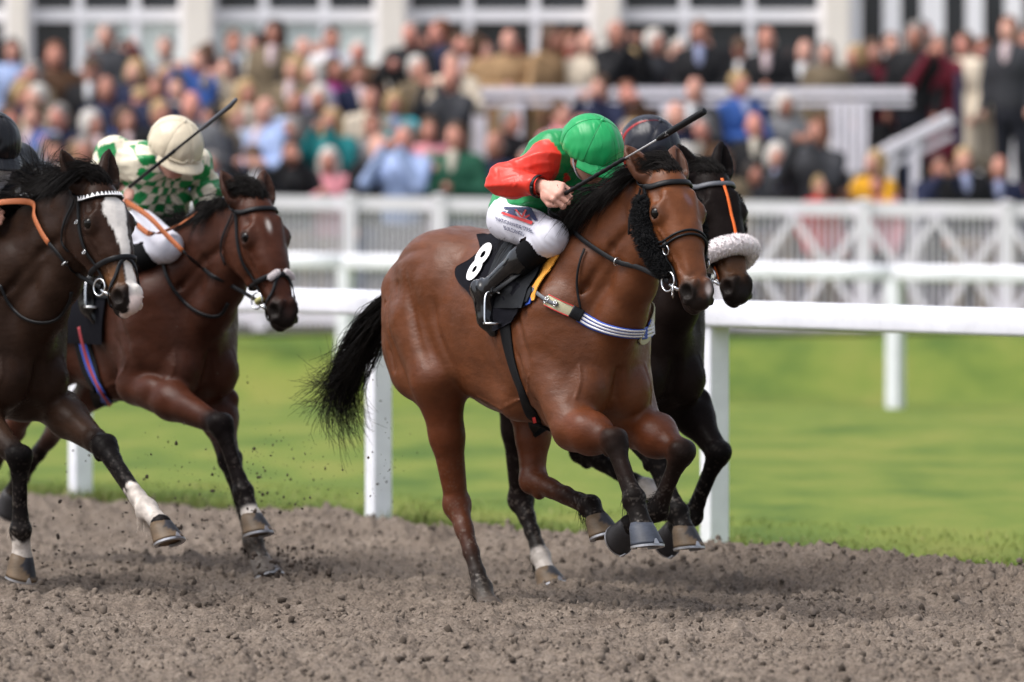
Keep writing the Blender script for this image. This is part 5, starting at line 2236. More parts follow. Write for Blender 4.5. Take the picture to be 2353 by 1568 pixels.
    for p in ('l_', 'r_'):          # elastic band at the wrist
        e, w = J[p + 'elbow'], J[p + 'wrist']
        d = unit(w - e)
        x = unit(np.cross(d, [0, 0, 1.]))
        y = np.cross(d, x)
        c0 = e + (w - e) * .84
        pts = [c0 + .0455 * (math.cos(a) * x + math.sin(a) * y) for a in np.linspace(0, 2 * math.pi, 33)]
        n = [math.cos(a) * x + math.sin(a) * y for a in np.linspace(0, 2 * math.pi, 33)]
        strap(pts, .017, .003, 'wrist_band', M_leather, jacket, n, True)
    # breeches
    Q = Body()
    Q.ell(tors(0, 0, -.012), (.145, .160, .118), .05, 't', ax=tx)
    Q.cap(tors(.0, 0, -.01), .120, tors(.35, 0, -.01), .118, .06, 't', sc=(1, 1.2, .92), ax=tx)
    for p in ('l_', 'r_'):
        legs(Q, .004, 'b', p)
    Q.grow(max(h, .0075))
    V, Fc = Q.surface()
    v, N = Q.sample(V)
    N /= np.linalg.norm(N, axis=1)[:, None]
    V2 = fold(V, N, .0028, 17, 31, axis=(.3, .2, -.9), st=3)
    for p in ('l_', 'r_'):            # creases gathering behind the knee and at the crotch
        dk = np.linalg.norm(V - J[p + 'knee'], axis=1)
        al = (V - J[p + 'knee']) @ unit(J[p + 'ankle'] - J[p + 'knee'])
        V2 = V2 + N * (.0014 * np.sin(al * 190 + 3 * vnoise(V, 14, 5)) * np.exp(-(dk / .10) ** 2))[:, None]
    Wb = Q.weights(V, .008)
    ok = ((V - J['hip']) @ sp / Ls < .30) | (Wb['t'] < .5)
    for p in ('l_', 'r_'):
        k, a = J[p + 'knee'], J[p + 'ankle']
        t = (V - k) @ unit(a - k)
        side = (V[:, 1] - J['hip'][1]) * (1 if p == 'l_' else -1) > .03
        ok &= ~((t > .095) & side & (Wb['calf'] > .4))
    Vk, Fk, _ = keep(V2, Fc, ok)
    br = mesh_obj('breeches', Vk, Fk, M_breech, root, True)
    # boots
    for p in ('l_', 'r_'):
        k, a, t_ = J[p + 'knee'], J[p + 'ankle'], J[p + 'toe']
        O = Body()
        d = unit(a - k)
        O.cap(k + d * .11, .061, k + (a - k) * .45, .059, .03, 0)
        O.cap(k + (a - k) * .45, .059, a, .040, .03, 0)
        fd = unit(t_ - a)
        heel = a - fd * .03 + d * .045
        O.cap(a, .041, heel, .034, .03, 0)
        O.cap(heel, .033, a + (t_ - a) * .62 + d * .03, .038, .03, 0, sc=(1, 1.05, 1))
        O.cap(a, .040, a + (t_ - a) * .6 + d * .012, .035, .03, 0)
        O.cap(a + (t_ - a) * .62 + d * .025, .037, t_, .022, .02, 0)
        O.grow(.0085)
        V, Fc = O.surface()
        v, N = O.sample(V)
        N /= np.linalg.norm(N, axis=1)[:, None]
        al = (V - k) @ d
        V2 = V + N * (.0012 * vnoise(V, 16, 4) + .0025 * np.sin(al * 150) * np.exp(-((al - np.linalg.norm(a - k)) / .05) ** 2))[:, None]
        bt = mesh_obj('boot', V2, Fc, M_bootl, root, True)
        T = Body()
        T.cap(k + d * .075, .064, k + d * .155, .0655, .02, 0)
        T.grow(.0085)
        V, Fc = T.surface()
        al = (V - k) @ d
        Vk, Fk, _ = keep(V, Fc, (al > .06) & (al < .165))
        mesh_obj('boot_top', Vk, Fk, M_boott, bt, True)
    # cap over a skull helmet
    f = unit(J['f'])
    u = unit(J['u'] - f * (J['u'] @ f))
    l = np.cross(u, f)
    c = J['head'] + u * .018 - f * .004
    n, m = 96, 26
    V, C = [], []
    for i in range(m + 1):
        for j in range(n):
            a = 2 * math.pi * j / n
            ca, sa = math.cos(a), math.sin(a)
            th = math.radians(108 - 14 * max(0, ca)) * i / m
            st, ct = math.sin(th), math.cos(th)
            sm = abs(math.sin(a * 3))              # six panels
            rad = 1 + .022 * (sm ** .3 - .6) * min(1, st * 1.4)
            wr = .060 * max(0, i / m - .60) ** 1.5 * math.sin(a * 23 + 2 * math.sin(a * 5)) + .010 * math.sin(a * 11 + i * .35 + 2 * math.sin(a * 3)) * st * (i / m) ** 2 + .006 * math.sin(a * 6.0 + i * .8) * st
            if i == m:
                rad *= .955
            V.append(c + f * (.144 * st * ca * (rad + wr)) + l * (.123 * st * sa * (rad + wr)) + u * (.129 * ct * (rad + wr * .4)))
            C.append(cap_col(a, i / m) if callable(cap_col) else cap_col)
    F = [(i * n + j, i * n + (j + 1) % n, (i + 1) * n + (j + 1) % n, (i + 1) * n + j) for i in range(m) for j in range(n)]
    capo = mesh_obj('cap', V, F, M_silk, root, True, col=np.array(C))
    for s6 in range(6):                        # stitched seams between the panels
        j = int(round(s6 * 96 / 6)) % 96
        pts = np.array([V[i * 96 + j] for i in range(1, 26, 2)])
        pts = c + (pts - c) * 1.006
        tv, tf = tube(pts, .0016, 5)
        mesh_obj('cap_seam', tv, tf, M_silk, capo, True, col=np.tile(np.asarray(cap_col(2 * math.pi * s6 / 6, .5) if callable(cap_col) else cap_col) * .8, (len(tv), 1)))
    if capknob:
        mb = MB()
        k0 = c + u * .1295
        mb.tube([k0 - u * .004, k0 + u * .003, k0 + u * .006], [.011, .010, .003], 12)
        b = mb.build('cap_button', M_silk, capo, True)
        a_ = b.data.color_attributes.new('Col', 'FLOAT_COLOR', 'POINT')
        cc = cap_col(0, 0) if callable(cap_col) else cap_col
        for d_ in a_.data:
            d_.color = (*cc, 1)
    # peak
    V, C = [], []
    n, m = 28, 6
    pc = peak_col if peak_col is not None else (cap_col(0, 1) if callable(cap_col) else cap_col)
    for lay in (0, 1):
        for i in range(m + 1):
            for j in range(n + 1):
                a = math.radians(-72 + 144 * j / n)
                r = i / m
                ex = .060 * r * max(0, math.cos(a * 1.12)) ** .6
                base = c + f * (.139 * math.cos(a)) + l * (.117 * math.sin(a)) + u * .002
                drop = u * (-.030 * r ** 1.3 - .018 * (math.sin(a) ** 2))
                V.append(base + f * ex * .95 + l * math.sin(a) * .012 * r + drop - u * .0035 * lay)
                C.append(pc)
    nn = (m + 1) * (n + 1)
    F = []
    for i in range(m):
        for j in range(n):
            q4 = (i * (n + 1) + j, i * (n + 1) + j + 1, (i + 1) * (n + 1) + j + 1, (i + 1) * (n + 1) + j)
            F.append(q4)
            F.append(tuple(x + nn for x in q4[::-1]))
    for j in range(n):
        a0 = m * (n + 1) + j
        F.append((a0, a0 + 1, a0 + 1 + nn, a0 + nn))
    mesh_obj('peak', V, F, M_silk, capo, True, col=np.array(C))
    if bow:                                     # knotted tapes above the peak
        mb = MB()
        k0 = c + f * .145 + u * .002
        mb.tube(spline([k0 + l * .10 - f * .045, k0 + l * .05 - f * .004, k0, k0 - l * .05 - f * .004, k0 - l * .10 - f * .045], 20), .005, 8)
        mb.tube(spline([k0, k0 + l * .018 + u * .014, k0 + l * .026 + u * .002, k0], 12), .0045, 8)
        mb.tube(spline([k0, k0 - l * .018 + u * .012, k0 - l * .028, k0], 12), .0045, 8)
        mb.tube([k0 + f * .003, k0 + l * .012 - u * .018 + f * .004], [.005, .003], 8)
        b = mb.build('cap_tape', M_silk, capo, True)
        a_ = b.data.color_attributes.new('Col', 'FLOAT_COLOR', 'POINT')
        for d_ in a_.data:
            d_.color = (*pc, 1)
    hp = lambda a, b, c_: J['head'] + f * a + l * b + u * c_
    if goggles:
        pts = [hp(.100 * math.cos(t), .078 * math.sin(t), -.004 - .010 * (1 - math.cos(t))) for t in np.linspace(-2.6, 2.6, 41)]
        nr = [unit(f * math.cos(t) + l * math.sin(t)) for t in np.linspace(-2.6, 2.6, 41)]
        wd = [.022 + .026 * max(0, math.cos(t * 1.15)) ** .5 for t in np.linspace(-2.6, 2.6, 41)]
        strap([p + n_ * .003 for p, n_ in zip(pts, nr)], wd, .006, 'goggles', M_gog, root, nr, True)
    # chin strap with its buckle
    pts = spline([hp(-.01, -.086, .0), hp(.005, -.084, -.05), hp(.035, -.060, -.10), hp(.050, 0, -.128), hp(.035, .060, -.10), hp(.005, .084, -.05), hp(-.01, .086, .0)], 30)
    nr = [unit(p - J['head'] - f * .02) for p in pts]
    cs = strap(pts, .017, .002, 'chin_strap', mat('grey_webbing', (.42, .42, .46), rough=.8), root, nr, True)
    return root, B, S, Q, tors


def mirror(J):
    """fill the left side from the right where it is not given"""
    for k in list(J):
        if k.startswith('r_') and 'l_' + k[2:] not in J:
            v = np.asarray(J[k], float)
            J['l_' + k[2:]] = v * np.array([1, -1, 1]) if v.shape == (3,) else -v
    return J
# ------------------------------------------------------------------ harness laid on the horses
M_wool_b = mat('black_sheepskin', (.004, .004, .005), rough=.9, spec=.1, sheen=.1)
M_wool_w = mat('white_sheepskin', (.80, .74, .75), rough=.95, spec=.15, sheen=.3)
M_cloth_b = mat('black_number_cloth', (.006, .006, .009), rough=.85, spec=.08, bump=.1, bscale=300)
M_print_w = mat('white_print', (.78, .77, .79), rough=.7)
M_chamois = mat('yellow_chamois', (.62, .27, .030), rough=.9, var=.12, vscale=30, bump=.3, bscale=120)
M_elastic = mat('black_elastic_girth', (.006, .006, .007), rough=.8, spec=.15, bump=.1, bscale=400)
M_blue = mat('royal_blue_web', (.020, .065, .36), rough=.7, bump=.2, bscale=500)
M_webw = mat('white_web', (.72, .72, .76), rough=.8, bump=.2, bscale=500)
M_cream = mat('cream_web', (.46, .44, .29), rough=.85, bump=.2, bscale=400)
M_greyl = mat('grey_leather', (.075, .08, .095), rough=.5, bump=.1, bscale=200)
M_orange = mat('orange_browband_tape', (.85, .15, .015), rough=.5)
M_navy = mat('navy_print', (.012, .020, .085), rough=.6)
M_redp = mat('red_print', (.62, .030, .030), rough=.6)


def local(frame, w):
    d = np.asarray(w, float) - np.array([frame.X0, frame.Y0, 0])
    return np.array([d[0] * frame.c - d[1] * frame.s, d[0] * frame.s + d[1] * frame.c, d[2]])


def on_skin(B, frame, uv, off=.004, near=-.75):
    """points of a body's surface met by the lines of sight through photo points uv"""
    cam_l = local(frame, (0, 0, CAM_H))
    out, nn = [], []
    for u, v in uv:
        p = frame.pt(u, v, near)
        d = unit(p - cam_l)
        q, n, ok = B.shoot(p[None], d, off, 2.2)
        out.append(q[0])
        nn.append(n[0])
    return np.array(out), np.array(nn)


def on_skin_many(B, frame, uv, off=.004, near=-.75):
    cam_l = local(frame, (0, 0, CAM_H))
    uv = np.asarray(uv, float)
    P = np.array([frame.pt(u, v, near) for u, v in uv])
    D = P - cam_l
    D /= np.linalg.norm(D, axis=1)[:, None]
    t = np.zeros(len(P))
    for _ in range(170):
        v, g = B.sample(P + D * t[:, None])
        t = np.minimum(t + np.where(v > off + .0004, np.maximum(np.minimum(v, .045) - off, 0) * .7 + .0003, 0), 2.2)
        if _ == 169:
            miss = B.sample(P + D * t[:, None])[0] > off + .012
    Q = P + D * t[:, None]
    if miss.any():        # past the outline: lay these on the nearest skin at the same depth as the others
        if (~miss).any():
            ref = t[~miss][np.abs(np.where(miss)[0][:, None] - np.where(~miss)[0][None]).argmin(1)]
        else:
            ref = np.full(miss.sum(), 1.6)
        Q[miss] = B.onto(P[miss] + D[miss] * ref[:, None], off, 30)[0]
    v, g = B.sample(Q)
    return Q, g / (np.linalg.norm(g, axis=1)[:, None] + 1e-9)


def skin_strap(B, frame, uv, width, name, material, parent, thick=.004, off=.004, n=30, near=-.75):
    uv = spline(np.array([(*p, 0) for p in uv], float), n)[:, :2]
    P, N = on_skin_many(B, frame, uv, off, near)
    # even out
    for _ in range(2):
        P[1:-1] = (P[:-2] + 2 * P[1:-1] + P[2:]) / 4
        N[1:-1] = (N[:-2] + 2 * N[1:-1] + N[2:]) / 4
    N /= np.linalg.norm(N, axis=1)[:, None]
    return strap(P, width, thick, name, material, parent, N, True), P, N


def head_loop(B, H, pts, width, name, material, parent, thick=.004, off=.004, n=40, round_=False):
    """strap given by points in the head's own axes, pulled onto the skin"""
    P = spline(H.P(pts), n)
    P, N = B.onto(P, off)
    for _ in range(2):
        P[1:-1] = (P[:-2] + 2 * P[1:-1] + P[2:]) / 4
    if round_:
        V, F = tube(P + N * width * .4, width / 2, 8)
        return mesh_obj(name, V, F, material, parent, True)
    return strap(P, width, thick, name, material, parent, N, True)


def fleece(path, r, ln, n, name, material, parent, seed=1, hr=.0016, squash=None):
    """a sheepskin roll: a soft core with a thick pile of short curled fibres"""
    ctr = spline(path, 30)
    rr = np.interp(np.linspace(0, 1, 30), np.linspace(0, 1, len(r)), r) if np.ndim(r) else np.full(30, r)
    V, F = tube(ctr, rr * np.minimum(1, np.sin(np.linspace(.12, math.pi - .12, 30)) * 3.2), 14)
    V = np.asarray(V)
    core = mesh_obj(name, V + .15 * r if False else V, F, material, parent, True)
    g = np.random.default_rng(seed)
    k = g.random(n) * 28.99
    ki = k.astype(int)
    c = ctr[ki] + (ctr[ki + 1] - ctr[ki]) * (k - ki)[:, None]
    t = ctr[ki + 1] - ctr[ki]
    t /= np.linalg.norm(t, axis=1)[:, None]
    d = g.normal(size=(n, 3))
    d -= t * (d * t).sum(1)[:, None]
    d /= np.linalg.norm(d, axis=1)[:, None]
    edge = np.minimum(1, np.sin(.12 + (math.pi - .24) * k / 29) * 3.2)
    R = rr[ki] * edge
    o = c + d * (R * .93)[:, None]
    pts = [o]
    dd = d + t * g.normal(size=(n, 1)) * .25 + g.normal(size=(n, 3)) * .25 + np.array([0, 0, -.3])
    cl = np.stack([vnoise(o, 55, s_) for s_ in (1, 2, 3)], 1)
    for s_ in range(3):
        dd = dd + cl * .32 + g.normal(size=(n, 3)) * .14
        dd /= np.linalg.norm(dd, axis=1)[:, None]
        pts.append(pts[-1] + dd * ln / 3 * (.6 + .7 * g.random((n, 1))))
    strands(np.stack(pts, 1), hr, hr * .4, 'pile', material, core)
    return core


def print_on(B, frame, word, o, ux, uy, name, material, parent, off=.003, near=-.75, bold=.01, maxlen=.25):
    """lettering: text plane laid through photo points (o + x*ux + y*uy) onto a body"""
    V, F = text_mesh(word, bold)
    V, F = refine(V, F, maxlen)
    uv = np.asarray(o)[None] + V[:, :1] * np.asarray(ux)[None] + V[:, 1:2] * np.asarray(uy)[None]
    P, N = on_skin_many(B, frame, uv, off, near)
    return mesh_obj(name, P, F, material, parent, False)


def patch_on(B, frame, polys, name, material, parent, off=.003, near=-.75, step=6.):
    """flat printed shapes given as photo polygons"""
    mbV, mbF, n0 = [], [], 0
    for poly in polys:
        poly = np.asarray(poly, float)
        c = poly.mean(0)
        V = np.vstack([c, poly])
        F = [(0, i + 1, (i + 1) % len(poly) + 1) for i in range(len(poly))]
        V, F = refine(np.c_[V, np.zeros(len(V))], F, step)
        mbV.append(V[:, :2])
        mbF.append(np.asarray(F) + n0)
        n0 += len(V)
    P, N = on_skin_many(B, frame, np.concatenate(mbV), off, near)
    return mesh_obj(name, P, np.concatenate(mbF), material, parent, False)


def cloth_on(B, frame, left, right, name, material, parent, off=.012, near=-.75, nu=30, nv=34, wave=.006, thick=.004):
    """a cloth between two edge curves (photo points, top to bottom) lying over a body, with a second skin for its thickness"""
    a = spline(np.c_[np.asarray(left, float), np.zeros(len(left))], nv)[:, :2]
    b = spline(np.c_[np.asarray(right, float), np.zeros(len(right))], nv)[:, :2]
    t = np.linspace(0, 1, nu)
    uv = (a[:, None] * (1 - t)[None, :, None] + b[:, None] * t[None, :, None]).reshape(-1, 2)
    P, N = on_skin_many(B, frame, uv, off, near)
    w = fbm(P, 9, 77, 3)
    P = P + N * (np.abs(w) * wave)[:, None]
    top, bot = P, P - N * thick
    i, j = np.meshgrid(np.arange(nv - 1), np.arange(nu - 1), indexing='ij')
    F = np.stack([i * nu + j, i * nu + j + 1, (i + 1) * nu + j + 1, (i + 1) * nu + j], -1).reshape(-1, 4)
    n = len(P)
    Fall = [tuple(f) for f in F] + [tuple(f[::-1] + n) for f in F]
    rim = [k for k in range(nu)] + [k * nu + nu - 1 for k in range(1, nv)] + [(nv - 1) * nu + k for k in range(nu - 2, -1, -1)] + [k * nu for k in range(nv - 2, 0, -1)]
    for x, y in zip(rim, rim[1:] + rim[:1]):
        Fall.append((x, y, y + n, x + n))
    return mesh_obj(name, np.vstack([top, bot]), Fall, material, parent, True), P, N


def hang(P, Q, sag, n=14):
    t = np.linspace(0, 1, n)[:, None]
    return np.asarray(P) * (1 - t) + np.asarray(Q) * t - np.array([0, 0, 1]) * (4 * sag * t * (1 - t))


def buckle(c, t, n, w, parent, name='buckle'):
    t, n = unit(t), unit(n)
    x = np.cross(t, n)
    mb = MB()
    h = w * .55
    q = [c + t * h + x * w, c + t * h - x * w, c - t * h - x * w, c - t * h + x * w, c + t * h + x * w]
    for i in range(4):
        mb.tube([q[i] + n * .004, q[i + 1] + n * .004], .0022, 6)
    mb.tube([c + t * h + n * .006, c - t * h + n * .006], .0016, 6)
    return mb.build(name, M_steel, parent, True)


def bit(H, parent, side, ring_r=.036, cheek=True):
    """bit ring at the corner of the mouth"""
    mb = MB()
    c = H.p(side * .068, -.078, .468)
    V, F = ring(c, H.dirn(side, .15, .0), ring_r, .0042, 26, 8)
    mb.add(V, F)
    mb.tube([H.p(side * .068, -.070, .485), H.p(side * .058, -.050, .515), H.p(0, -.050, .525)], .008, 8)
    return mb.build('bit_ring', M_steel, parent, True), c


def bridle(B, H, frame, label, nose=('strap', .40), brow_w=.020, brow_mat=None, cheek=True):
    root = thing('bridle', label, 'bridle', frame, H.p(0, 0, .3))
    m = M_leather
    br = head_loop(B, H, [(-.085, -.055, .060), (-.080, -.015, .078), (-.045, .035, .082), (0, .055, .084), (.045, .035, .082), (.080, -.015, .078), (.085, -.055, .060)], brow_w, 'browband', brow_mat or m, root, .006, .006)
    head_loop(B, H, [(-.086, -.055, .058), (-.080, -.10, .01), (-.04, -.125, -.015), (0, -.13, -.02), (.04, -.125, -.015), (.080, -.10, .01), (.086, -.055, .058)], .024, 'headpiece', m, root, .004, .006)
    if cheek:
        for q in (-1, 1):
            head_loop(B, H, [(q * .088, -.055, .062), (q * .100, -.075, .16), (q * .095, -.085, .26), (q * .078, -.085, .38), (q * .066, -.065, .485)], .017, 'cheek_strap', m, root, .004, .007)
            head_loop(B, H, [(q * .086, -.075, .055), (q * .092, -.135, .10), (q * .075, -.205, .17), (0, -.225, .20)], .014, 'throat_lash', m, root, .003, .010)
    if nose[0] == 'strap':
        z = nose[1]
        head_loop(B, H, [(0, -.16, z - .02), (-.05, -.13, z - .015), (-.075, -.06, z - .005), (-.058, .02, z), (0, .045, z), (.058, .02, z), (.075, -.06, z - .005), (.05, -.13, z - .015), (0, -.16, z - .02)], .024, 'noseband', m, root, .005, .006, 60)
    return root
# ------------------------------------------------------------------ the bay in front, number 8
F1 = Frame(0., 31.5, 60)
q = F1.pt
poll1, muz1 = q(1538, 384, 0), q(1616, 706, 0)


def tan_hoof(dark_side=True):
    g = np.random.default_rng(3 + dark_side)
    ph = g.random(4) * 6.28

    def f(k, a):
        base = np.array([.115, .078, .047]) * (1 + .12 * math.sin(k * 9 + ph[0]) + .10 * math.sin(a * 5 + ph[1]))
        base = base * (.72 + .28 * k)                                   # browner by the coronet
        edge = .15 + .12 * math.sin(k * 6 + ph[2])
        if (math.sin(a + .3 * math.sin(k * 5 + ph[3])) > edge) == dark_side and k < .80 + .08 * math.sin(a * 4):
            base = np.array([.020, .020, .024]) * (1 + .3 * math.sin(a * 9))
        return base
    return f


def slate_hoof(k, a):
    return np.array([.040, .046, .062]) * (1 + .15 * math.sin(k * 7) + .1 * math.sin(a * 6))


LEGS1 = {
    'right_hind': ([(-.29, -.19, .94), q(1050, 1160, -.09), q(1108, 1354, -.11), q(1120, 1386, -.12)], (.55, 0, -1), (1, -.05, .35)),
    'left_hind': ([(-.12, .17, .86), q(1226, 1104, .15), q(1357, 1162, .19), q(1372, 1192, .19)], (.35, .05, -1), (1, 0, .25)),
    'right_fore': ([q(1322, 984, -.17), q(1411, 1015, -.14), q(1458, 1146, -.14), q(1474, 1208, -.14)], (.18, -.02, -1), (1, 0, .12)),
    'left_fore': ([q(1467, 978, .17), q(1566, 1040, .21), q(1512, 1172, .17), q(1448, 1208, .13)], (-1, -.1, -.30), (.1, 0, -1)),
}


def paint1(V, col, hl, W, B, H):
    # white snip between the nostrils, grey scar on the forehead, ruddier cheek
    x, y, z = hl.T
    s = np.exp(-(((x - .022) / .010) ** 2 + ((z - .555) / .022) ** 2) * 1.2) * (y > -.02)
    col = lerpc(col, np.array([.55, .47, .45]), np.clip(s * 1.3, 0, .9))
    s = np.exp(-(((x - .018) / .012) ** 2 + ((z - .165 - (x - .018) * .8) / .020) ** 2)) * (y > -.02) * (z < .3)
    col = lerpc(col, np.array([.16, .085, .085]), np.clip(s * 1.5, 0, .8))
    # the fetlock of the standing hind leg and the undersides carry dust
    d = sstep(.09, .0, V[:, 2])
    return lerpc(col, np.array([.13, .105, .085]), d * .55)


EARS1 = ((.094, -.075, -.135), (-.118, -.065, -.132))
horse1, B1, H1, crest1 = build_horse('bay racehorse in black sheepskin cheekpieces leading, rider in green cap', F1, poll1, muz1, 0, EARS1, LEGS1, BAY, h=.0075, drop=.02, paint=paint1,
                                     hoofcol={'right_fore': slate_hoof, 'left_hind': tan_hoof(False), 'right_hind': lambda k, a: (.07, .055, .045)})
mane(horse1, H1, crest1, n=3000, r=.0014, length=.25, swing=(-.55, -.1, -.1), side=-1, spread=.7, lift=.3, tuft=.5, tuft_len=.16, B=B1)
tail(horse1, [([(-.84, 0, 1.36), q(905, 690, 0), q(842, 758, 0), q(796, 845, .02), q(774, 935, .02), q(800, 1005, .02)], .64, 1.0),
              ([(-.84, 0, 1.36), q(905, 690, 0), q(850, 770, 0), q(800, 860, 0), q(748, 900, .02), q(698, 905, .02)], .22, .9),
              ([(-.84, 0, 1.36), q(903, 700, 0), q(850, 790, 0), q(800, 860, 0), q(765, 880, .02), q(742, 815, .02)], .14, .7)], n=950, w0=.038, w1=.066, r=.0018, fray=.6, wave=.036)
# ------------------------------------------------------------------ the dark horse on the far side of the leader
F2 = Frame(.274, 33.48, 60)
q = F2.pt
DARK = dict(body=(.012, .008, .007), leg_top=(.010, .007, .0065), hock=(.008, .006, .006), knee=(.006, .005, .005), cannon=(.006, .005, .005),
            fetlock=(.007, .006, .006), pastern=(.007, .006, .006), head=(.009, .0065, .006), muzzle=(.010, .008, .008), ear=(.008, .006, .006))
LEGS2 = {
    'right_hind': ([(-.17, -.20, .93), q(1197, 1148, -.10), q(1243, 1280, -.11), q(1254, 1314, -.12)], (.50, 0, -1), (1, -.05, .35)),
    'left_hind': ([(-.12, .17, .88), q(1338, 1036, .15), q(1488, 1122, .21), q(1518, 1152, .21)], (.6, .05, -1), (1, 0, .4)),
    'right_fore': ([(.60, -.18, .86), q(1511, 1060, -.12), q(1560, 1178, -.12), q(1571, 1216, -.12)], (.18, -.02, -1), (1, 0, .12)),
    'left_fore': ([(.60, .18, .86), q(1650, 1042, .21), q(1592, 1186, .17), q(1552, 1214, .13)], (-1, -.1, -.45), (.2, 0, -1)),
}
WHITE_HAIR = np.array([.55, .50, .46])


def paint2(V, col, hl, W, B, H):
    # brown nose under the roll, white on two hind pasterns
    z, y = hl[:, 2], hl[:, 1]
    w = np.exp(-((z - .48) / .05) ** 2) * (W.get('head', 0))
    col = lerpc(col, np.array([.13, .055, .022]), np.clip(w * 1.1, 0, .9))
    for nm in ('right_hind', 'left_hind'):
        f, o = np.asarray(LEGS2[nm][0][2]), np.asarray(LEGS2[nm][0][3])
        t = (V - f) @ unit(o - f) / np.linalg.norm(o - f) + .25 * fbm(V, 38, 3, 3)
        d = np.linalg.norm(V - (f * .4 + o * .6), axis=1)
        col = lerpc(col, WHITE_HAIR * .8 * .9, sstep(-.5, .15, t) * sstep(.15, .12, d))
    return col


horse2, B2, H2, crest2 = build_horse('almost black racehorse with white fluffy nose roll, far side of the leader', F2, q(1642, 388, 0), q(1706, 694, 0), 0,
                                     ((.085, -.04, -.150), (-.105, -.05, -.140)), LEGS2, DARK, h=.0095, coat_=M_coat_dark, paint=paint2,
                                     hoofcol={'right_fore': tan_hoof(False), 'right_hind': tan_hoof(False)})
mane(horse2, H2, crest2, n=1200, r=.0016, length=.2, swing=(-.6, -.1, .1), side=-1, spread=.7, lift=.3, tuft=.5, tuft_len=.14, B=B2)
tail(horse2, [(-.84, 0, 1.36), (-1.0, .02, 1.28), (-1.25, .03, 1.12), (-1.4, .03, .92)], n=500, w0=.05, w1=.10)

# ------------------------------------------------------------------ the bay at the back left
F3 = Frame(-1.86, 34.74, 56)
q = F3.pt
BAY_DK = dict(body=(.046, .0165, .010), leg_top=(.055, .017, .009), hock=(.04, .018, .013), knee=(.009, .007, .007), cannon=(.008, .006, .006),
              fetlock=(.008, .0065, .0065), pastern=(.010, .008, .008), head=(.058, .0185, .0095), muzzle=(.034, .014, .010), ear=(.04, .017, .011))
LEGS3 = {
    'right_hind': ([(-.20, -.20, .93), (-.62, -.16, .62), (-.95, -.15, .33), (-1.02, -.15, .24)], (-.6, 0, -.6), (-.4, 0, -.6)),
    'left_hind': ([(-.22, .19, .92), (-.72, .16, .64), (-1.08, .15, .38), (-1.16, .15, .30)], (-.6, 0, -.7), (-.4, 0, -.6)),
    'right_fore': ([(.56, -.19, .86), q(508, 978, -.16), q(560, 1130, -.13), q(578, 1188, -.13)], (.30, 0, -1), (1, 0, .25)),
    'left_fore': ([(.60, .18, .84), q(527, 1058, .13), q(583, 1246, .10), q(600, 1290, .10)], (.45, 0, -1), (1, 0, .3)),
}


def paint3(V, col, hl, W, B, H):
    x, y, z = hl.T
    front = (y > -.03) & (z < .5)
    s = np.exp(-(((x + .012) / .008) ** 2 + ((z - .170) / .022) ** 2)) * front
    col = lerpc(col, WHITE_HAIR, np.clip(s * 1.4, 0, .9))
    for nm in ('right_fore',):
        f, o = np.asarray(LEGS3[nm][0][2]), np.asarray(LEGS3[nm][0][3])
        t = (V - f) @ unit(o - f) / np.linalg.norm(o - f)
        d = np.linalg.norm(V - o, axis=1)
        col = lerpc(col, WHITE_HAIR * .9, sstep(.6, .8, t) * (d < .08))
    dust = sstep(.30, .05, V[:, 2])
    return lerpc(col, np.array([.10, .082, .068]), dust * .5 * (.5 + .5 * fbm(V, 30, 2, 2)))


horse3, B3, H3, crest3 = build_horse('dark bay racehorse ridden by the jockey in cream and green checks', F3, q(592, 446, 0), q(664, 748, 0), 0,
                                     ((.090, -.045, -.140), (-.105, -.055, -.140)), LEGS3, BAY_DK, h=.0095, drop=.055, paint=paint3, hoofcol={'right_fore': tan_hoof(False), 'left_fore': lambda k, a: (.09, .075, .065)})
mane(horse3, H3, crest3, n=1900, r=.0015, length=.15, swing=(-.55, .0, .15), side=-1, spread=1.0, lift=.5, tuft=.6, tuft_len=.19, B=B3)
tail(horse3, [(-.84, 0, 1.36), (-1.0, .02, 1.28), (-1.25, .03, 1.12), (-1.4, .03, .92)], n=400, w0=.05, w1=.10)

# ------------------------------------------------------------------ the dark horse with the blaze, nearest at the left edge
F4 = Frame(-2.56, 33.1, 54)
q = F4.pt
BROWN = dict(body=(.024, .013, .009), leg_top=(.032, .017, .011), hock=(.010, .008, .007), knee=(.007, .006, .006), cannon=(.007, .006, .006),
             fetlock=(.50, .45, .41), pastern=(.52, .46, .41), head=(.026, .013, .009), muzzle=(.018, .013, .012), ear=(.020, .011, .008))
LEGS4 = {
    'right_hind': ([(-.20, -.20, .93), (-.50, -.16, .52), (-.70, -.15, .24), (-.74, -.15, .15)], (-.4, 0, -.8), (.5, 0, -.6)),
    'left_hind': ([(-.14, .19, .92), (-.30, .16, .52), (-.45, .15, .20), (-.48, .15, .12)], (-.3, 0, -1), (.6, 0, -.4)),
    'right_fore': ([(.50, -.19, .86), q(44, 1052, -.16), q(48, 1218, -.13), q(50, 1280, -.12)], (-.25, -.10, -1), (1, -.1, -.35)),
    'left_fore': ([(.62, .18, .84), q(240, 1028, .16), q(338, 1170, .13), q(370, 1207, .12)], (.40, 0, -1), (1, 0, .30)),
}


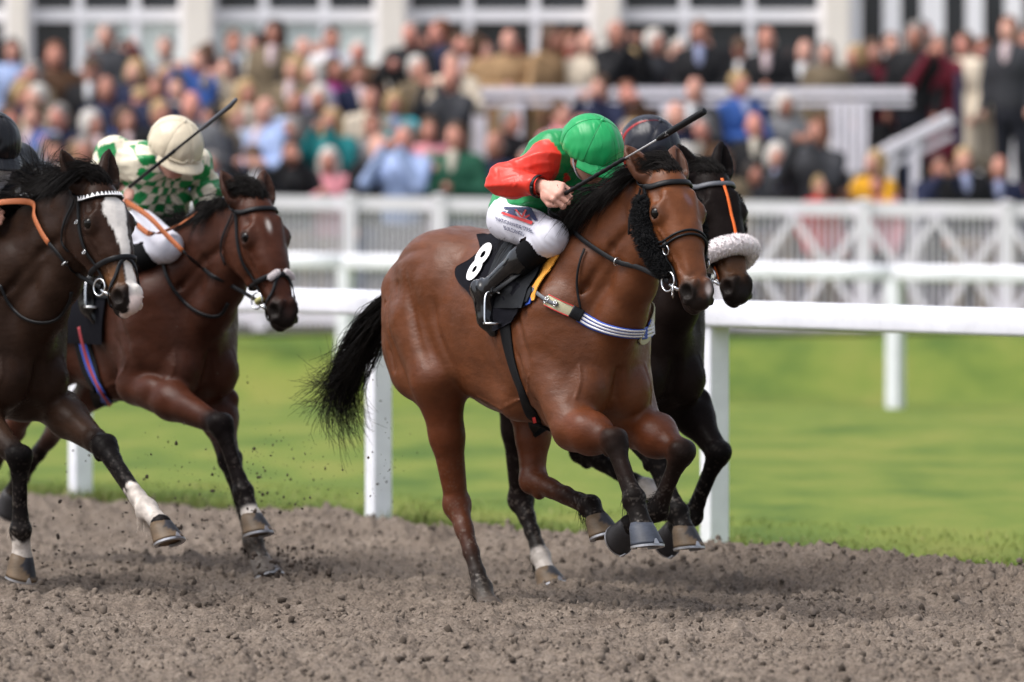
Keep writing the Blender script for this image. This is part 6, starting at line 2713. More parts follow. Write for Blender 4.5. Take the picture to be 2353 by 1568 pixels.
def paint4(V, col, hl, W, B, H):
    x, y, z = hl.T
    n = fbm(V, 40, 5, 3) * .004
    front = sstep(-.075, -.050, y) * sstep(.0, .02, z)
    # blaze: broad on the forehead, narrow down the nose, spreading over the muzzle
    zz = [.085, .10, .13, .17, .22, .30, .38, .44, .50, .56, .60, .64]
    lo = [.002, -.026, -.044, -.048, -.036, -.020, -.014, -.010, -.014, -.016, -.022, -.024]
    hi = [.010, .036, .050, .050, .042, .030, .026, .030, .042, .056, .062, .062]
    a, b = np.interp(z, zz, lo), np.interp(z, zz, hi)
    w = sstep(-.003, .003, x - a + n) * sstep(-.003, .003, b - x + n) * front * sstep(.083, .090, z + n)
    pink = sstep(.535, .57, z) * .5
    wc = np.array([.66, .62, .58])[None] * (1 - pink[:, None]) + np.array([.55, .36, .32])[None] * pink[:, None]
    col = col * (1 - w[:, None]) + wc * w[:, None]
    # tan cheeks low on the face
    t = np.exp(-(((z - .47) / .06) ** 2)) * W.get('head', 0) * (1 - w) * (np.abs(x) > .02)
    col = lerpc(col, np.array([.15, .065, .024]), np.clip(t, 0, .8))
    # ragged tops of the socks
    for nm, up in (('right_fore', .18), ('left_fore', .34)):
        k, f, o = [np.asarray(p) for p in LEGS4[nm][0][1:]]
        L = np.linalg.norm(f - k)
        t = (V - k) @ unit(f - k) / L
        near = np.minimum(np.linalg.norm(V - f, axis=1), np.linalg.norm(V - (f * .6 + k * .4), axis=1)) < .13
        s = sstep(-.02, .02, t - (1 - up if nm == 'left_fore' else 1.12) + .05 * fbm(V, 35, 6, 3)) * near
        g = np.linalg.norm(V - o, axis=1) < .14
        leg = near | g
        base = lerpc(np.tile(np.array([.012, .010, .010]), (len(V), 1)), np.array([.58, .52, .47]) , np.clip(s, 0, 1))
        keepw = (leg & (W.get('fetlock', 0) + W.get('cannon', 0) + W.get('pastern', 0) > .35))
        dirt = (.75 + .35 * fbm(V, 22, 12, 3))[:, None]
        col = np.where(keepw[:, None], base * np.clip(dirt, .5, 1.1), col)
    for nm in ('right_hind', 'left_hind'):
        f = np.asarray(LEGS4[nm][0][2])
        o = np.asarray(LEGS4[nm][0][3])
        m = np.minimum(np.linalg.norm(V - f, axis=1), np.linalg.norm(V - o, axis=1)) < .16
        col = np.where(m[:, None], np.array([.013, .011, .011]), col)
    return col


horse4, B4, H4, crest4 = build_horse('very dark brown racehorse with white blaze and white lower foreleg', F4, q(232, 414, 0), q(306, 716, 0), 0,
                                     ((.095, -.035, -.170), (-.122, -.030, -.165)), LEGS4, BROWN, h=.009, coat_=M_coat_dark, paint=paint4, hoofcol={'left_fore': tan_hoof(False), 'right_fore': tan_hoof(False)})
mane(horse4, H4, crest4, n=2600, r=.0015, length=.22, swing=(-.45, -.1, .35), side=-1, spread=1.1, lift=.8, tuft=.22, tuft_len=.17, B=B4)
tail(horse4, [(-.84, 0, 1.36), (-1.0, .02, 1.28), (-1.25, .03, 1.12), (-1.4, .03, .92)], n=400, w0=.05, w1=.10)
# ------------------------------------------------------------------ the rider in green and red
GREEN, RED = np.array([.010, .235, .070]), np.array([.62, .035, .020])


def silk_green_red(V, W, k):
    col = np.tile(GREEN, (len(V), 1))
    sl = (W['sleeve'] > .5) & (np.abs((V - k['J']['hip']) @ k['lat']) > .125)
    # red sleeves and a red point running in over the shoulder blade
    b = (V - k['J']['hip']) @ k['lat']
    pt = (k['t'] > .70) & (np.abs(b) > .045 + .5 * np.abs(k['t'] - .86)) & (W['sleeve'] < .5) & (np.abs(b) < .14) & (k['t'] < .93)
    col[sl | pt] = RED
    return col


JR1 = mirror(dict(
    hip=(.16, 0, 1.675), neck=(.585, -.01, 1.90), head=(.715, -.035, 1.905), f=(.74, .22, -.54), u=(.55, .02, .83),
    r_shoulder=(.55, -.17, 1.845), r_elbow=F1.pt(1150, 414, -.325), r_wrist=F1.pt(1254, 432, -.245), r_handd=(.93, .10, -.20), r_handb=(.18, -.80, .55), r_thumb=1.,
    r_hipj=F1.pt(1168, 504, -.155), r_knee=F1.pt(1268, 545, -.185), r_ankle=F1.pt(1119, 668, -.285), r_toe=F1.pt(1134, 764, -.275),
    l_shoulder=(.56, .185, 1.84), l_elbow=(.62, .33, 1.66), l_wrist=(.80, .16, 1.70), l_handd=(.93, -.2, -.15), l_handb=(.1, .75, .6), l_thumb=-1.,
))
rider1, RB1, RS1, RQ1, tors1 = build_rider('jockey in green silks with red sleeves and shiny green cap, holding reins and whip', F1, JR1, silk_green_red, tuple(GREEN * 1.25), hb=.0052)
# ------------------------------------------------------------------ number 8's harness
cc = lambda l: [(1000.1 + .5105 * x, 200 + .5105 * y) for x, y in l]
br1 = bridle(B1, H1, F1, 'black bridle with rope noseband and black sheepskin cheekpieces on the leading bay', nose=('none',), brow_w=.024)
for q_ in (-1, 1):
    # sheepskin cheekpieces stand out either side of the eye
    pts = [H1.p(q_ * .097, -.070, .09), H1.p(q_ * .112, -.085, .17), H1.p(q_ * .108, -.100, .27), H1.p(q_ * .092, -.098, .37), H1.p(q_ * .080, -.092, .44)]
    P, N_ = B1.onto(np.array(pts), .016)
    fleece(P, [.024, .040, .043, .040, .030], .024, 5200, 'sheepskin_cheekpiece', M_wool_b, br1, seed=4 + q_, hr=.0013)
# crossed rope noseband with its knot and rings
z = .318
for dz_, nm in ((0, 'rope_noseband'), (.018, 'rope_noseband')):
    head_loop(B1, H1, [(-.098, -.05, z - .005 + dz_), (-.078, -.02, z + dz_), (-.045, .03, z - .01 + dz_), (0, .045, z - .012 + dz_), (.045, .03, z + .005 + dz_), (.074, -.02, z + .05 + dz_ * .5), (.084, -.055, z + .09)], .011, nm, M_leather, br1, off=.004, round_=True)
for q_, zz in ((-1, z + .018), (1, z + .085)):
    kx = H1.p(q_ * .078, -.020, zz)
    kx, kn = B1.onto(kx[None], .008)
    mb = MB()
    V, F = ring(kx[0] + H1.dirn(0, -.2, 1) * .022, kn[0], .019, .0026, 22, 7)
    mb.add(V, F)
    mb.build('noseband_ring', M_steel, br1, True)
    mb = MB()
    for a in range(3):
        V, F = ring(kx[0], unit(RNG.normal(size=3)), .010, .006, 12, 7)
        mb.add(V, F)
    mb.build('noseband_knot', M_leather, br1, True)
    head_loop(B1, H1, [(q_ * .080, -.022, zz), (q_ * .080, -.045, zz + .06), (q_ * .068, -.055, .50)], .010, 'rope_cheek', M_leather, br1, off=.005, round_=True)
bitR, cR = bit(H1, br1, -1, .040)
bitL, cL = bit(H1, br1, 1, .040)
# second small ring and jaw strap under the bit
mb = MB()
V, F = ring(cR + H1.dirn(.1, .15, .8) * .045, H1.dirn(1, .5, .2), .028, .0034, 22, 7)
mb.add(V, F)
mb.build('bit_ring', M_steel, br1, True)
head_loop(B1, H1, [(-.066, -.075, .50), (-.045, -.105, .495), (0, -.118, .49), (.045, -.105, .495), (.066, -.075, .50)], .014, 'chin_strap', M_leather, br1, .003, .006)
# reins: bit to hand, lying along the neck, and the loop over the withers
handR = np.asarray(JR1['r_wrist']) + unit(JR1['r_handd']) * .07
handL = np.asarray(JR1['l_wrist']) + unit(JR1['l_handd']) * .07
uv = cc([(985, 822), (920, 815), (830, 792), (760, 755), (700, 715), (640, 668), (592, 610), (566, 560), (562, 515)])
Pr, Nr = on_skin_many(B1, F1, np.array(uv), .014)
Pr[-1] = handR + np.array([0, -.01, -.045])
Pr[0] = cR
Pr[-2] = Pr[-1] * .55 + Pr[-3] * .45 + np.array([0, -.05, 0])
Pr = spline(Pr, 46)
Nr = np.tile(np.array([-.2, -1., .15]), (46, 1))
rein = strap(Pr, .021, .0035, 'rein', M_leather, br1, Nr / np.linalg.norm(Nr, axis=1)[:, None], True)
Pl = spline(np.array([cL, H1.p(.12, -.20, .36), (1.05, .17, 1.48), (.85, .19, 1.58), handL]), 40)
Nl = np.tile(np.array([-.1, 1., .2]), (40, 1))
strap(Pl, .021, .0035, 'rein', M_leather, br1, Nl / np.linalg.norm(Nl, axis=1)[:, None], True)
Pb_ = spline(np.array([handR + np.array([.02, 0, .02]), (.80, -.06, 1.74), (.84, .05, 1.74), handL + np.array([0, 0, .02])]), 30)
strap(Pb_, .024, .0035, 'rein', M_leather, br1, np.tile(unit([.2, -.9, .35]), (30, 1)), True)
# martingale ring sliding on the rein
mb = MB()
V, F = ring(Pr[12], unit(Pr[13] - Pr[12]), .017, .0028, 20, 7)
mb.add(V, F)
mb.build('rein_ring', M_steel, br1, True)

# number cloth, saddle, girth
nc1 = thing('saddle_cloth', 'black saddle cloth with white number 8 behind the rider in green', 'saddle cloth', F1, (.0, -.25, 1.2))
left = cc([(187, 668), (200, 735), (150, 785), (93, 812), (104, 878), (150, 925), (190, 985), (235, 1075), (270, 1100)])
right = cc([(330, 655), (400, 700), (440, 760), (452, 800), (440, 850), (400, 910), (385, 960), (370, 1010), (340, 1060)])
clo, Pc, Nc = cloth_on(B1, F1, left, right, 'cloth', M_cloth_b, nc1, .016, wave=.010)
print_on(B1, F1, '8', cc([(196, 786)])[0], (38.5, 11.), (-49, 86), 'number', M_print_w, clo, .030, bold=.035, maxlen=.10)
# the far half hangs down the other flank
Pm = Pc.copy()
Pm[:, 1] *= -1
Q_, N_ = B1.onto(Pm, .016)
nu, nv = 30, 34
i, j = np.meshgrid(np.arange(nv - 1), np.arange(nu - 1), indexing='ij')
Fm = np.stack([i * nu + j, (i + 1) * nu + j, (i + 1) * nu + j + 1, i * nu + j + 1], -1).reshape(-1, 4)
mesh_obj('cloth', np.vstack([Q_, Q_ - N_ * .004]), np.vstack([Fm, Fm[:, ::-1] + len(Q_)]), M_cloth_b, nc1, True)


def saddle(frame, B, label, chamois=True, ax=.42, dz=0., right_ankle=None, left_ankle=None, girth_uv=None, girth_mats=None, thing_name='saddle'):
    root = thing(thing_name, label, 'saddle', frame, (ax, 0, 1.3))
    # seat: a small racing saddle following the back
    n, m = 22, 17
    V = []
    for i in range(n + 1):
        x = ax - .26 + .40 * i / n
        for j in range(m):
            a = math.radians(-78 + 156 * j / (m - 1))
            V.append((x + .05 * abs(math.sin(a)) ** 2, .30 * math.sin(a), 1.15 + dz + .50 * math.cos(a)))
    P, N = B.onto(np.array(V), .024)
    F = [(i * m + j, i * m + j + 1, (i + 1) * m + j + 1, (i + 1) * m + j) for i in range(n) for j in range(m - 1)]
    x = P[:, 0]
    P = P + N * (.018 * np.exp(-((x - ax - .10) / .03) ** 2) + .022 * np.exp(-((x - ax + .24) / .03) ** 2))[:, None] * (np.abs(P[:, 1]) < .1)[:, None]
    nv_ = len(P)
    mesh_obj('seat', np.vstack([P, P - N * .010]), F + [tuple(k + nv_ for k in f[::-1]) for f in F], M_leather, root, True)
    for ank, s in ((right_ankle, -1), (left_ankle, 1)):
        if ank is None:
            continue
        ank = np.asarray(ank, float)
        tip = ank + np.array([.03, 0, -.055])
        top = np.array([ax + .12, s * .19, 1.42 + dz])
        top, nn = B.onto(top[None], .035)
        Ps = spline(np.array([top[0], (top[0] + tip) / 2 + np.array([0, s * .05, 0]), tip + np.array([-.0, 0, .07])]), 16)
        strap(Ps, .020, .003, 'stirrup_leather', M_leather, root, np.tile(np.array([0, s * 1., 0]), (16, 1)), True)
        mb = MB()
        t0 = tip + np.array([0, 0, .075])
        f = unit(np.array([.75, 0, -.45]))
        for q_ in (-1, 1):
            mb.tube(spline([t0, t0 + np.array([.012, q_ * .040, -.02]), tip + np.array([.03, q_ * .055, -.03]), tip + np.array([.035, q_ * .056, -.06])], 14), .0052, 8)
        mb.bar(tip + np.array([.035, -.058, -.06]), tip + np.array([.035, .058, -.06]), .030, .008, round_=.003)
        mb.build('stirrup_iron', M_steel, root, True)
    return root


sad1 = saddle(F1, B1, 'small black racing saddle with steel stirrup irons on the leading bay', right_ankle=JR1['r_ankle'] + np.array([.035, -.01, -.02]), left_ankle=JR1['l_ankle'] + np.array([.035, .01, -.02]))
skin_strap(B1, F1, cc([(350, 900), (325, 1000), (315, 1090), (345, 1250), (400, 1400), (452, 1510), (478, 1560)]), .070, 'girth', M_elastic, sad1, .006, .006, 40)
Pm, Nm = B1.onto(spline(np.array([(.36, .27, 1.3), (.33, .28, 1.12), (.34, .24, .92), (.36, .14, .80), (.37, 0, .77), (.37, -.1, .78)]), 30), .007)
strap(Pm, .052, .006, 'girth', M_elastic, sad1, Nm, True)
patch_on(B1, F1, [cc([(436, 1490), (450, 1486), (456, 1512), (442, 1516)])], 'girth_label', M_redp, sad1, .016)
# blue-bound pad and yellow chamois under the saddle
cloth_on(B1, F1, cc([(372, 862), (375, 930), (368, 1000)]), cc([(420, 850), (448, 905), (425, 975)]), 'pad', M_blue, sad1, .010, nu=12, nv=14)
cloth_on(B1, F1, cc([(378, 858), (380, 925), (372, 985)]), cc([(412, 850), (434, 905), (412, 965)]), 'pad_flap', M_leather, sad1, .016, nu=12, nv=14)
cloth_on(B1, F1, cc([(500, 768), (440, 830), (412, 872), (420, 900), (434, 962)]), cc([(556, 756), (530, 800), (500, 850), (470, 900), (444, 960)]), 'chamois', M_chamois, sad1, .010, wave=.012, nu=16, nv=22)

# breast girth
bg1 = thing('breast_girth', 'breast girth of cream, blue and white webbing across the leading bay', 'breast girth', F1, (.75, 0, 1.2))
s_, P, N_ = skin_strap(B1, F1, cc([(384, 864), (440, 915), (510, 965), (552, 980)]), .016, 'strap', M_greyl, bg1, .003, .012)
buckle(P[18], P[19] - P[18], N_[18], .013, bg1)
buckle(P[26], P[27] - P[26], N_[26], .010, bg1)
skin_strap(B1, F1, cc([(500, 958), (560, 988), (640, 1022)]), .046, 'webbing', M_cream, bg1, .004, .006)
for o_, m_ in ((-11.5, M_redp), (11.5, M_redp)):
    skin_strap(B1, F1, cc([(500 + o_ * -.9, 958 + o_ * 2.0), (560 + o_ * -.9, 988 + o_ * 2.0), (640 + o_ * -.9, 1022 + o_ * 2.0)]), .0035, 'webbing_edge', m_, bg1, .002, .0105)
skin_strap(B1, F1, cc([(612, 1008), (662, 1034)]), .052, 'keeper', M_leather, bg1, .006, .010, 8)
bands = cc([(650, 1032), (700, 1062), (760, 1088), (830, 1106), (900, 1113), (960, 1106), (1005, 1082), (1028, 1052)])
skin_strap(B1, F1, bands, .050, 'webbing', M_blue, bg1, .004, .006, 40)
for o_ in (-.0145, 0, .0145):
    Pw, Nw = on_skin_many(B1, F1, spline(np.c_[np.array(bands), np.zeros(len(bands))], 44)[:, :2], .0115)
    t = np.gradient(Pw, axis=0)
    t /= np.linalg.norm(t, axis=1)[:, None]
    x = np.cross(t, Nw)
    strap(Pw + x * o_, .0085 if o_ else .0095, .0018, 'webbing_stripe', M_webw, bg1, Nw, True)
Pl, Nl = B1.onto(spline(np.array([(.97, .10, 1.11), (.90, .20, 1.13), (.74, .26, 1.22), (.56, .27, 1.30), (.44, .25, 1.36)]), 30), .008)
strap(Pl, .046, .004, 'webbing', M_cream, bg1, Nl, True)
skin_strap(B1, F1, cc([(672, 728), (650, 790), (638, 860), (640, 920), (654, 1000)]), .010, 'neck_strap', M_leather, bg1, .003, .010)

# sponsor's mark and words on the breeches
uo = cc([(0, 0)])[0]
tn = lambda l: cc(l)
wd1 = print_on(RQ1, F1, 'NATIONWIDE STEEL', cc([(356, 622)])[0], (6.7, 2.35), (-3.2, -10.2), 'lettering', M_navy, rider1, .010, bold=.012, maxlen=.5)
wd2 = print_on(RQ1, F1, 'BUILDINGS', cc([(352, 648)])[0], (6.7, 2.35), (-3.2, -10.2), 'lettering', M_navy, rider1, .010, bold=.012, maxlen=.5)
patch_on(RQ1, F1, [cc([(306, 548), (312, 540), (424, 542), (436, 550), (460, 600), (446, 602), (428, 556), (420, 552)]),
                   cc([(330, 556), (352, 554), (366, 574), (372, 586), (322, 568)]), cc([(380, 552), (398, 556), (392, 574)]),
                   cc([(408, 556), (420, 574), (404, 580)]), cc([(424, 582), (432, 604), (408, 592)]), cc([(300, 560), (320, 560), (314, 568)])],
         'emblem', M_navy, rider1, .010, step=9)
patch_on(RQ1, F1, [cc([(294, 570), (300, 562), (440, 606), (432, 620)]), cc([(358, 552), (366, 552), (396, 588), (384, 584)]), cc([(404, 552), (412, 554), (394, 590), (384, 586)]),
                   cc([(400, 586), (424, 574), (426, 580), (408, 592)])], 'emblem', M_redp, rider1, .012, step=9)

# the whip
wt = thing('whip', 'black whip with pale lettering held up across the green cap rider', 'whip', None, at(1322, 432, 30.76))
A, Bq, Cq, D = at(1298, 446, 30.70), at(1437, 364, 30.40), at(1512, 320, 30.24), at(1619, 256, 30.0)
mb = MB()
tt = np.linspace(0, 1, 40)[:, None]
Pg = A + (Bq - A) * tt
mb.tube(Pg, [.0088 + .0012 * math.sin(k * 1.6) for k in range(40)], 10)
mb.build('grip', M_leather, wt, True)
mb = MB()
mb.tube([Bq - (Bq - A) * .02, Cq], .0042, 8)
mb.build('shaft', mat('grey_whip_shaft', (.35, .35, .36), rough=.3), wt, True)
mb = MB()
u_ = unit(D - Cq)
mb.tube([Cq - u_ * .006, Cq + u_ * .015, Cq + u_ * .05, D - u_ * .004, D], [.006, .0115, .0135, .0140, .011], 14)
fl = mb.build('padded_flap', M_leather, wt, True)
V, F = text_mesh('LEJ', .0)
side = unit(np.cross(u_, at(1560, 290, 1.) - np.array([0, 0, CAM_H])))
side = side if side[2] > 0 else -side
nrm = -unit(np.cross(side, u_)) if np.cross(side, u_)[1] > 0 else unit(np.cross(side, u_))
c_ = Cq + u_ * .068
Pt = np.array([c_ + u_ * x * .018 + side * y * .018 + nrm * math.sqrt(max(.0142 ** 2 - (y * .018) ** 2, 0)) for x, y in V])
mesh_obj('lettering', Pt, F, mat('grey_pen', (.45, .45, .46), rough=.6), fl, False)
# ------------------------------------------------------------------ the other three riders
CREAM, CGREEN = np.array([.66, .60, .47]), np.array([.008, .20, .05])


def silk_checks(V, W, k):
    # cream and green checks on the body, cream sleeves with green diamonds
    b = (V - k['J']['hip']) @ k['lat']
    h = (V - k['J']['hip']) @ k['up']
    s = k['t'] * k['Ls']
    ang = np.arctan2(b, h + .05)
    c = (np.floor(s / .043) + np.floor(ang * .12 / .040 + .5)) % 2
    col = np.where(c[:, None] > .5, CGREEN, CREAM)
    sl = (W['sleeve'] > .62) & (np.abs(b) > .165)
    col[sl] = CREAM
    J = k['J']
    for p in ('l_', 'r_'):
        for q0, q1 in ((J[p + 'shoulder'], J[p + 'elbow']), (J[p + 'elbow'], J[p + 'wrist'])):
            d = unit(q1 - q0)
            L = np.linalg.norm(q1 - q0)
            x = unit(np.cross(d, [0, 0, 1.]))
            y = np.cross(d, x)
            r = V - q0
            t = r @ d
            a = np.arctan2(r @ y, r @ x)
            near = np.linalg.norm(r - np.outer(np.clip(t, 0, L), d), axis=1) < .085
            dm = np.abs(((a / (math.pi / 2) + .2) % 1) - .5) * .10 + np.abs(((t / .15 + .3) % 1) - .5) * .13
            col[sl & near & (dm < .054)] = CGREEN
    return col


def silk_plain(c, sleeve=None, panel=None):
    def f(V, W, k):
        col = np.tile(np.asarray(c, float), (len(V), 1))
        if sleeve is not None:
            col[W['sleeve'] > .5] = sleeve
        if panel is not None:
            b = (V - k['J']['hip']) @ k['lat']
            col[(np.abs(b) < .06) & (W['sleeve'] < .5)] = panel
        return col
    return f


def pose(base, shift, over):
    J = {k: (np.asarray(v, float) + (np.asarray(shift) if np.ndim(v) and k[2:] not in ('handd', 'handb') and k not in ('f', 'u') else 0)) for k, v in base.items()}
    J.update({k: np.asarray(v, float) for k, v in over.items()})
    return J


q = F3.pt
JR3 = pose(JR1, (.0, 0, .0), dict(
    hip=(.06, 0, 1.56), neck=(.54, 0, 1.90), head=q(402, 341, -.02), f=(.80, .02, -.60), u=(.60, 0, .80),
    r_shoulder=q(262, 352, -.185), r_elbow=q(222, 412, -.26), r_wrist=q(274, 432, -.16), r_handd=(.85, .05, -.45), r_handb=(.3, -.80, .45),
    l_shoulder=q(448, 378, .17), l_elbow=q(478, 432, .24), l_wrist=q(470, 490, .16), r_knee=q(384, 566, -.17), r_hipj=q(322, 526, -.15), l_knee=q(440, 560, .17), l_hipj=(.12, .13, 1.55)))
rider3, RB3, RS3, RQ3, tors3 = build_rider('jockey in cream and green checked silks with plain cream cap', F3, JR3, silk_checks, (.60, .52, .39), bow=True, hb=.008, h=.007)
q = F2.pt
JR2 = pose(JR1, (0, 0, 0), dict(head=q(1494, 343, -.0)))


def cap2(a, k):
    return (.30, .012, .014) if abs((math.degrees(a) % 360) - 238) < 5 and k > .25 else (.009, .010, .018)


rider2, RB2, RS2, RQ2, tors2 = build_rider('jockey in navy cap with red piping, hidden behind the green capped rider', F2, JR2,
                                           silk_plain((.58, .028, .030), (.58, .028, .030), (.72, .72, .74)), cap2, peak_col=(.016, .018, .030), hb=.011, h=.010)
q = F4.pt
JR4 = pose(JR1, (0, 0, .0), dict(hip=(.10, 0, 1.67), neck=(.53, 0, 1.88), head=q(-20, 333, -.02), f=(.82, .05, -.55), u=(.55, 0, .82),
                                 l_shoulder=q(45, 372, .17), l_elbow=q(92, 402, .27), l_wrist=q(120, 470, .15),
                                 r_wrist=(.66, -.17, 1.66), r_elbow=(.44, -.28, 1.72)))
rider4, RB4, RS4, RQ4, tors4 = build_rider('jockey all in black, cut off by the left edge', F4, JR4, silk_plain((.007, .007, .009), None, (.66, .66, .69)), (.006, .006, .008), peak_col=(.012, .0125, .016), hb=.009, h=.009)

# ------------------------------------------------------------------ their harness
br2 = bridle(B2, H2, F2, 'grey bridle with orange face strap and white sheepskin noseband on the dark horse', nose=('none',), brow_w=.022, brow_mat=M_greyl)
head_loop(B2, H2, [(.0, .05, .06), (.0, .04, .15), (.0, .03, .25), (.0, .03, .37)], .013, 'face_strap', M_orange, br2, .003, .006)
z = .385
P = H2.P([(0, -.15, z + .02), (-.075, -.125, z + .01), (-.098, -.055, z), (-.062, .030, z - .005), (0, .055, z - .01), (.062, .030, z - .005), (.098, -.055, z), (.075, -.125, z + .01), (0, -.15, z + .02)])
P = P  # a fat roll round the nose
fleece(P, [.032, .039, .041, .041, .041, .041, .041, .039, .032], .011, 5200, 'sheepskin_noseband', M_wool_w, br2, seed=9, hr=.0021)
for q_ in (-1, 1):       # dark sheepskin cheekpieces
    pts = np.array([H2.p(q_ * .097, -.055, .09), H2.p(q_ * .112, -.065, .17), H2.p(q_ * .108, -.085, .27), H2.p(q_ * .090, -.09, .34)])
    P, N_ = B2.onto(pts, .016)
    fleece(P, [.018, .026, .028, .02], .016, 1800, 'sheepskin_cheekpiece', M_wool_b, br2, seed=14 + q_, hr=.0011)
bit(H2, br2, -1)
bit(H2, br2, 1)
head_loop(B2, H2, [(-.088, -.07, .44), (-.075, -.06, .49)], .012, 'cheek_tape', M_orange, br2, .003, .006)
saddle(F2, B2, 'black racing saddle on the almost black horse, mostly hidden', right_ankle=np.asarray(JR2['r_ankle']) + .0, left_ankle=np.asarray(JR2['l_ankle']) + .0)
for q_, w_ in ((-1, 'r_'), (1, 'l_')):
    Pq = spline(np.array([H2.p(q_ * .064, -.078, .468), H2.p(q_ * .12, -.21, .36), (1.0, q_ * .17, 1.50), (.82, q_ * .19, 1.60), np.asarray(JR2[w_ + 'wrist']) + np.array([.06, 0, -.02])]), 36)
    strap(Pq, .02, .0035, 'rein', M_leather, br2, np.tile(np.array([0, q_ * 1., .1]), (36, 1)), True)

# the checked rider's bay
c5 = lambda l: [(x * .3297, 229.8 + .3297 * y) for x, y in l]
c6 = lambda l: [(x * .458, 660.6 + .458 * y) for x, y in l]
br3 = bridle(B3, H3, F3, 'black bridle with white fleece across the nose on the rear bay', nose=('strap', .40), brow_w=.022)
head_loop(B3, H3, [(0, .045, .40), (-.030, .045, .42), (-.060, .02, .47), (-.080, -.03, .50), (-.06, -.09, .54), (0, -.115, .55), (.06, -.09, .54), (.080, -.03, .50), (.060, .02, .47), (.030, .045, .42), (0, .045, .40)], .014, 'drop_strap', M_leather, br3, .004, .006, 60)
for q_ in (-1, 1):
    P, N_ = B3.onto(H3.P([(q_ * .012, .05, .385), (q_ * .030, .045, .395), (q_ * .048, .03, .405), (q_ * .056, .02, .410)]), .008)
    fleece(P, [.008, .012, .012, .008], .007, 1100, 'nose_fleece', M_wool_w, br3, seed=24 + q_, hr=.0012)
for q_ in (-1, 1):
    bit(H3, br3, q_)
    mb = MB()
    V, F = ring(H3.p(q_ * .064, -.066, .475), H3.dirn(0, .4, 1), .012, .012, 16, 10)
    mb.add(V, F)
    mb.build('bit_guard', mat('yellowed_rubber', (.42, .40, .16), rough=.5), br3, True)
hR, hL = np.asarray(JR3['r_wrist']) + unit(JR3['r_handd']) * .07, np.asarray(JR3['l_wrist']) + unit(JR3['l_handd']) * .07


def two_tone_rein(P, br, near_mat, n=50, cut=.5, nr=(-.2, -1, .15)):
    P = spline(P, n)
    k = int(n * cut)
    N = np.tile(unit(nr), (n, 1))
    strap(P[:k + 1], .019, .0035, 'rein', M_leather, br, N[:k + 1], True)
    strap(P[k:], .026, .0045, 'rein_grip', near_mat, br, N[k:], True)


Pq, _n = on_skin_many(B3, F3, np.array(c5([(1740, 1370), (1640, 1310), (1500, 1240), (1400, 1165), (1305, 1090)])), .014)
Pq[0] = H3.p(-.064, -.078, .468)
q = F3.pt
Pq = np.vstack([Pq[:-1], [q(432, 589, -.27), q(385, 543, -.31), q(340, 497, -.31), hR + np.array([.02, -.02, -.03])]])
two_tone_rein(Pq, br3, M_leather_br, cut=.60)
two_tone_rein(np.array([H3.p(.064, -.078, .468), H3.p(.12, -.20, .36), (1.05, .18, 1.50), (.9, .15, 1.60), hL]), br3, M_leather_br, cut=.6, nr=(0, 1, .1))
two_tone_rein(np.array([hR + np.array([.0, -.03, -.06]), q(330, 530, -.30), q(358, 537, -.27), q(405, 521, -.16), q(458, 490, -.04), hL + np.array([0, 0, -.02])]), br3, M_leather_br, cut=.15, nr=(-.3, -1, .2))
skin_strap(B3, F3, c5([(1150, 1000), (1130, 1090), (1160, 1230), (1230, 1350), (1330, 1450), (1450, 1510), (1540, 1500), (1590, 1420)]), .016, 'neck_strap', M_leather, br3, .004, .010, 40)
sad3 = saddle(F3, B3, 'black racing saddle under the checked rider with blue and red striped girth', right_ankle=np.asarray(JR3['r_ankle']) + .0, left_ankle=np.asarray(JR3['l_ankle']) + .0)
gu = c6([(395, 200), (415, 290), (455, 420), (515, 540), (585, 620), (670, 668)])
skin_strap(B3, F3, gu, .135, 'girth', M_elastic, sad3, .006, .006, 40)
for o_, w_, m_ in ((0, .062, M_blue), (0, .024, mat('dull_red_web', (.30, .03, .04), rough=.7))):
    Pw, Nw = on_skin_many(B3, F3, spline(np.c_[np.array(gu), np.zeros(len(gu))], 44)[:, :2], .0135 if w_ > .03 else .017)
    strap(Pw, w_, .002, 'girth_stripe', m_, sad3, Nw, True)
nc3 = thing('saddle_cloth', 'plain black saddle cloth on the rear bay', 'saddle cloth', F3, (.0, -.25, 1.2))
g = []
for i in range(16):
    for j in range(12):
        g.append((.44 - .50 * j / 11 - .06 * i / 15, -.26, 1.46 - .42 * i / 15))
P, N_ = B3.onto(np.array(g), .018, 25)
F = [(i * 12 + j, i * 12 + j + 1, (i + 1) * 12 + j + 1, (i + 1) * 12 + j) for i in range(15) for j in range(11)]
mesh_obj('cloth', np.vstack([P, P - N_ * .004]), F + [tuple(k + len(P) for k in f[::-1]) for f in F], M_cloth_b, nc3, True)
w3 = thing('whip', 'thin dark whip slanting up past the cream cap', 'whip', None, at(303, 424, 33.6))
A, D = at(298, 430, 34.05), at(530, 243, 33.4)
E = at(542, 229, 33.36)
mb = MB()
mb.tube([A, A + (D - A) * .45], .0088, 10)
mb.build('grip', M_leather, w3, True)
mb = MB()
mb.tube([A + (D - A) * .44, A + (D - A) * .72], .0062, 8)
mb.build('shaft', M_leather, w3, True)
mb = MB()
mb.tube([A + (D - A) * .70, A + (D - A) * .76, D, E], [.007, .0105, .0105, .009], 12)
mb.build('padded_flap', M_greyl, w3, True)

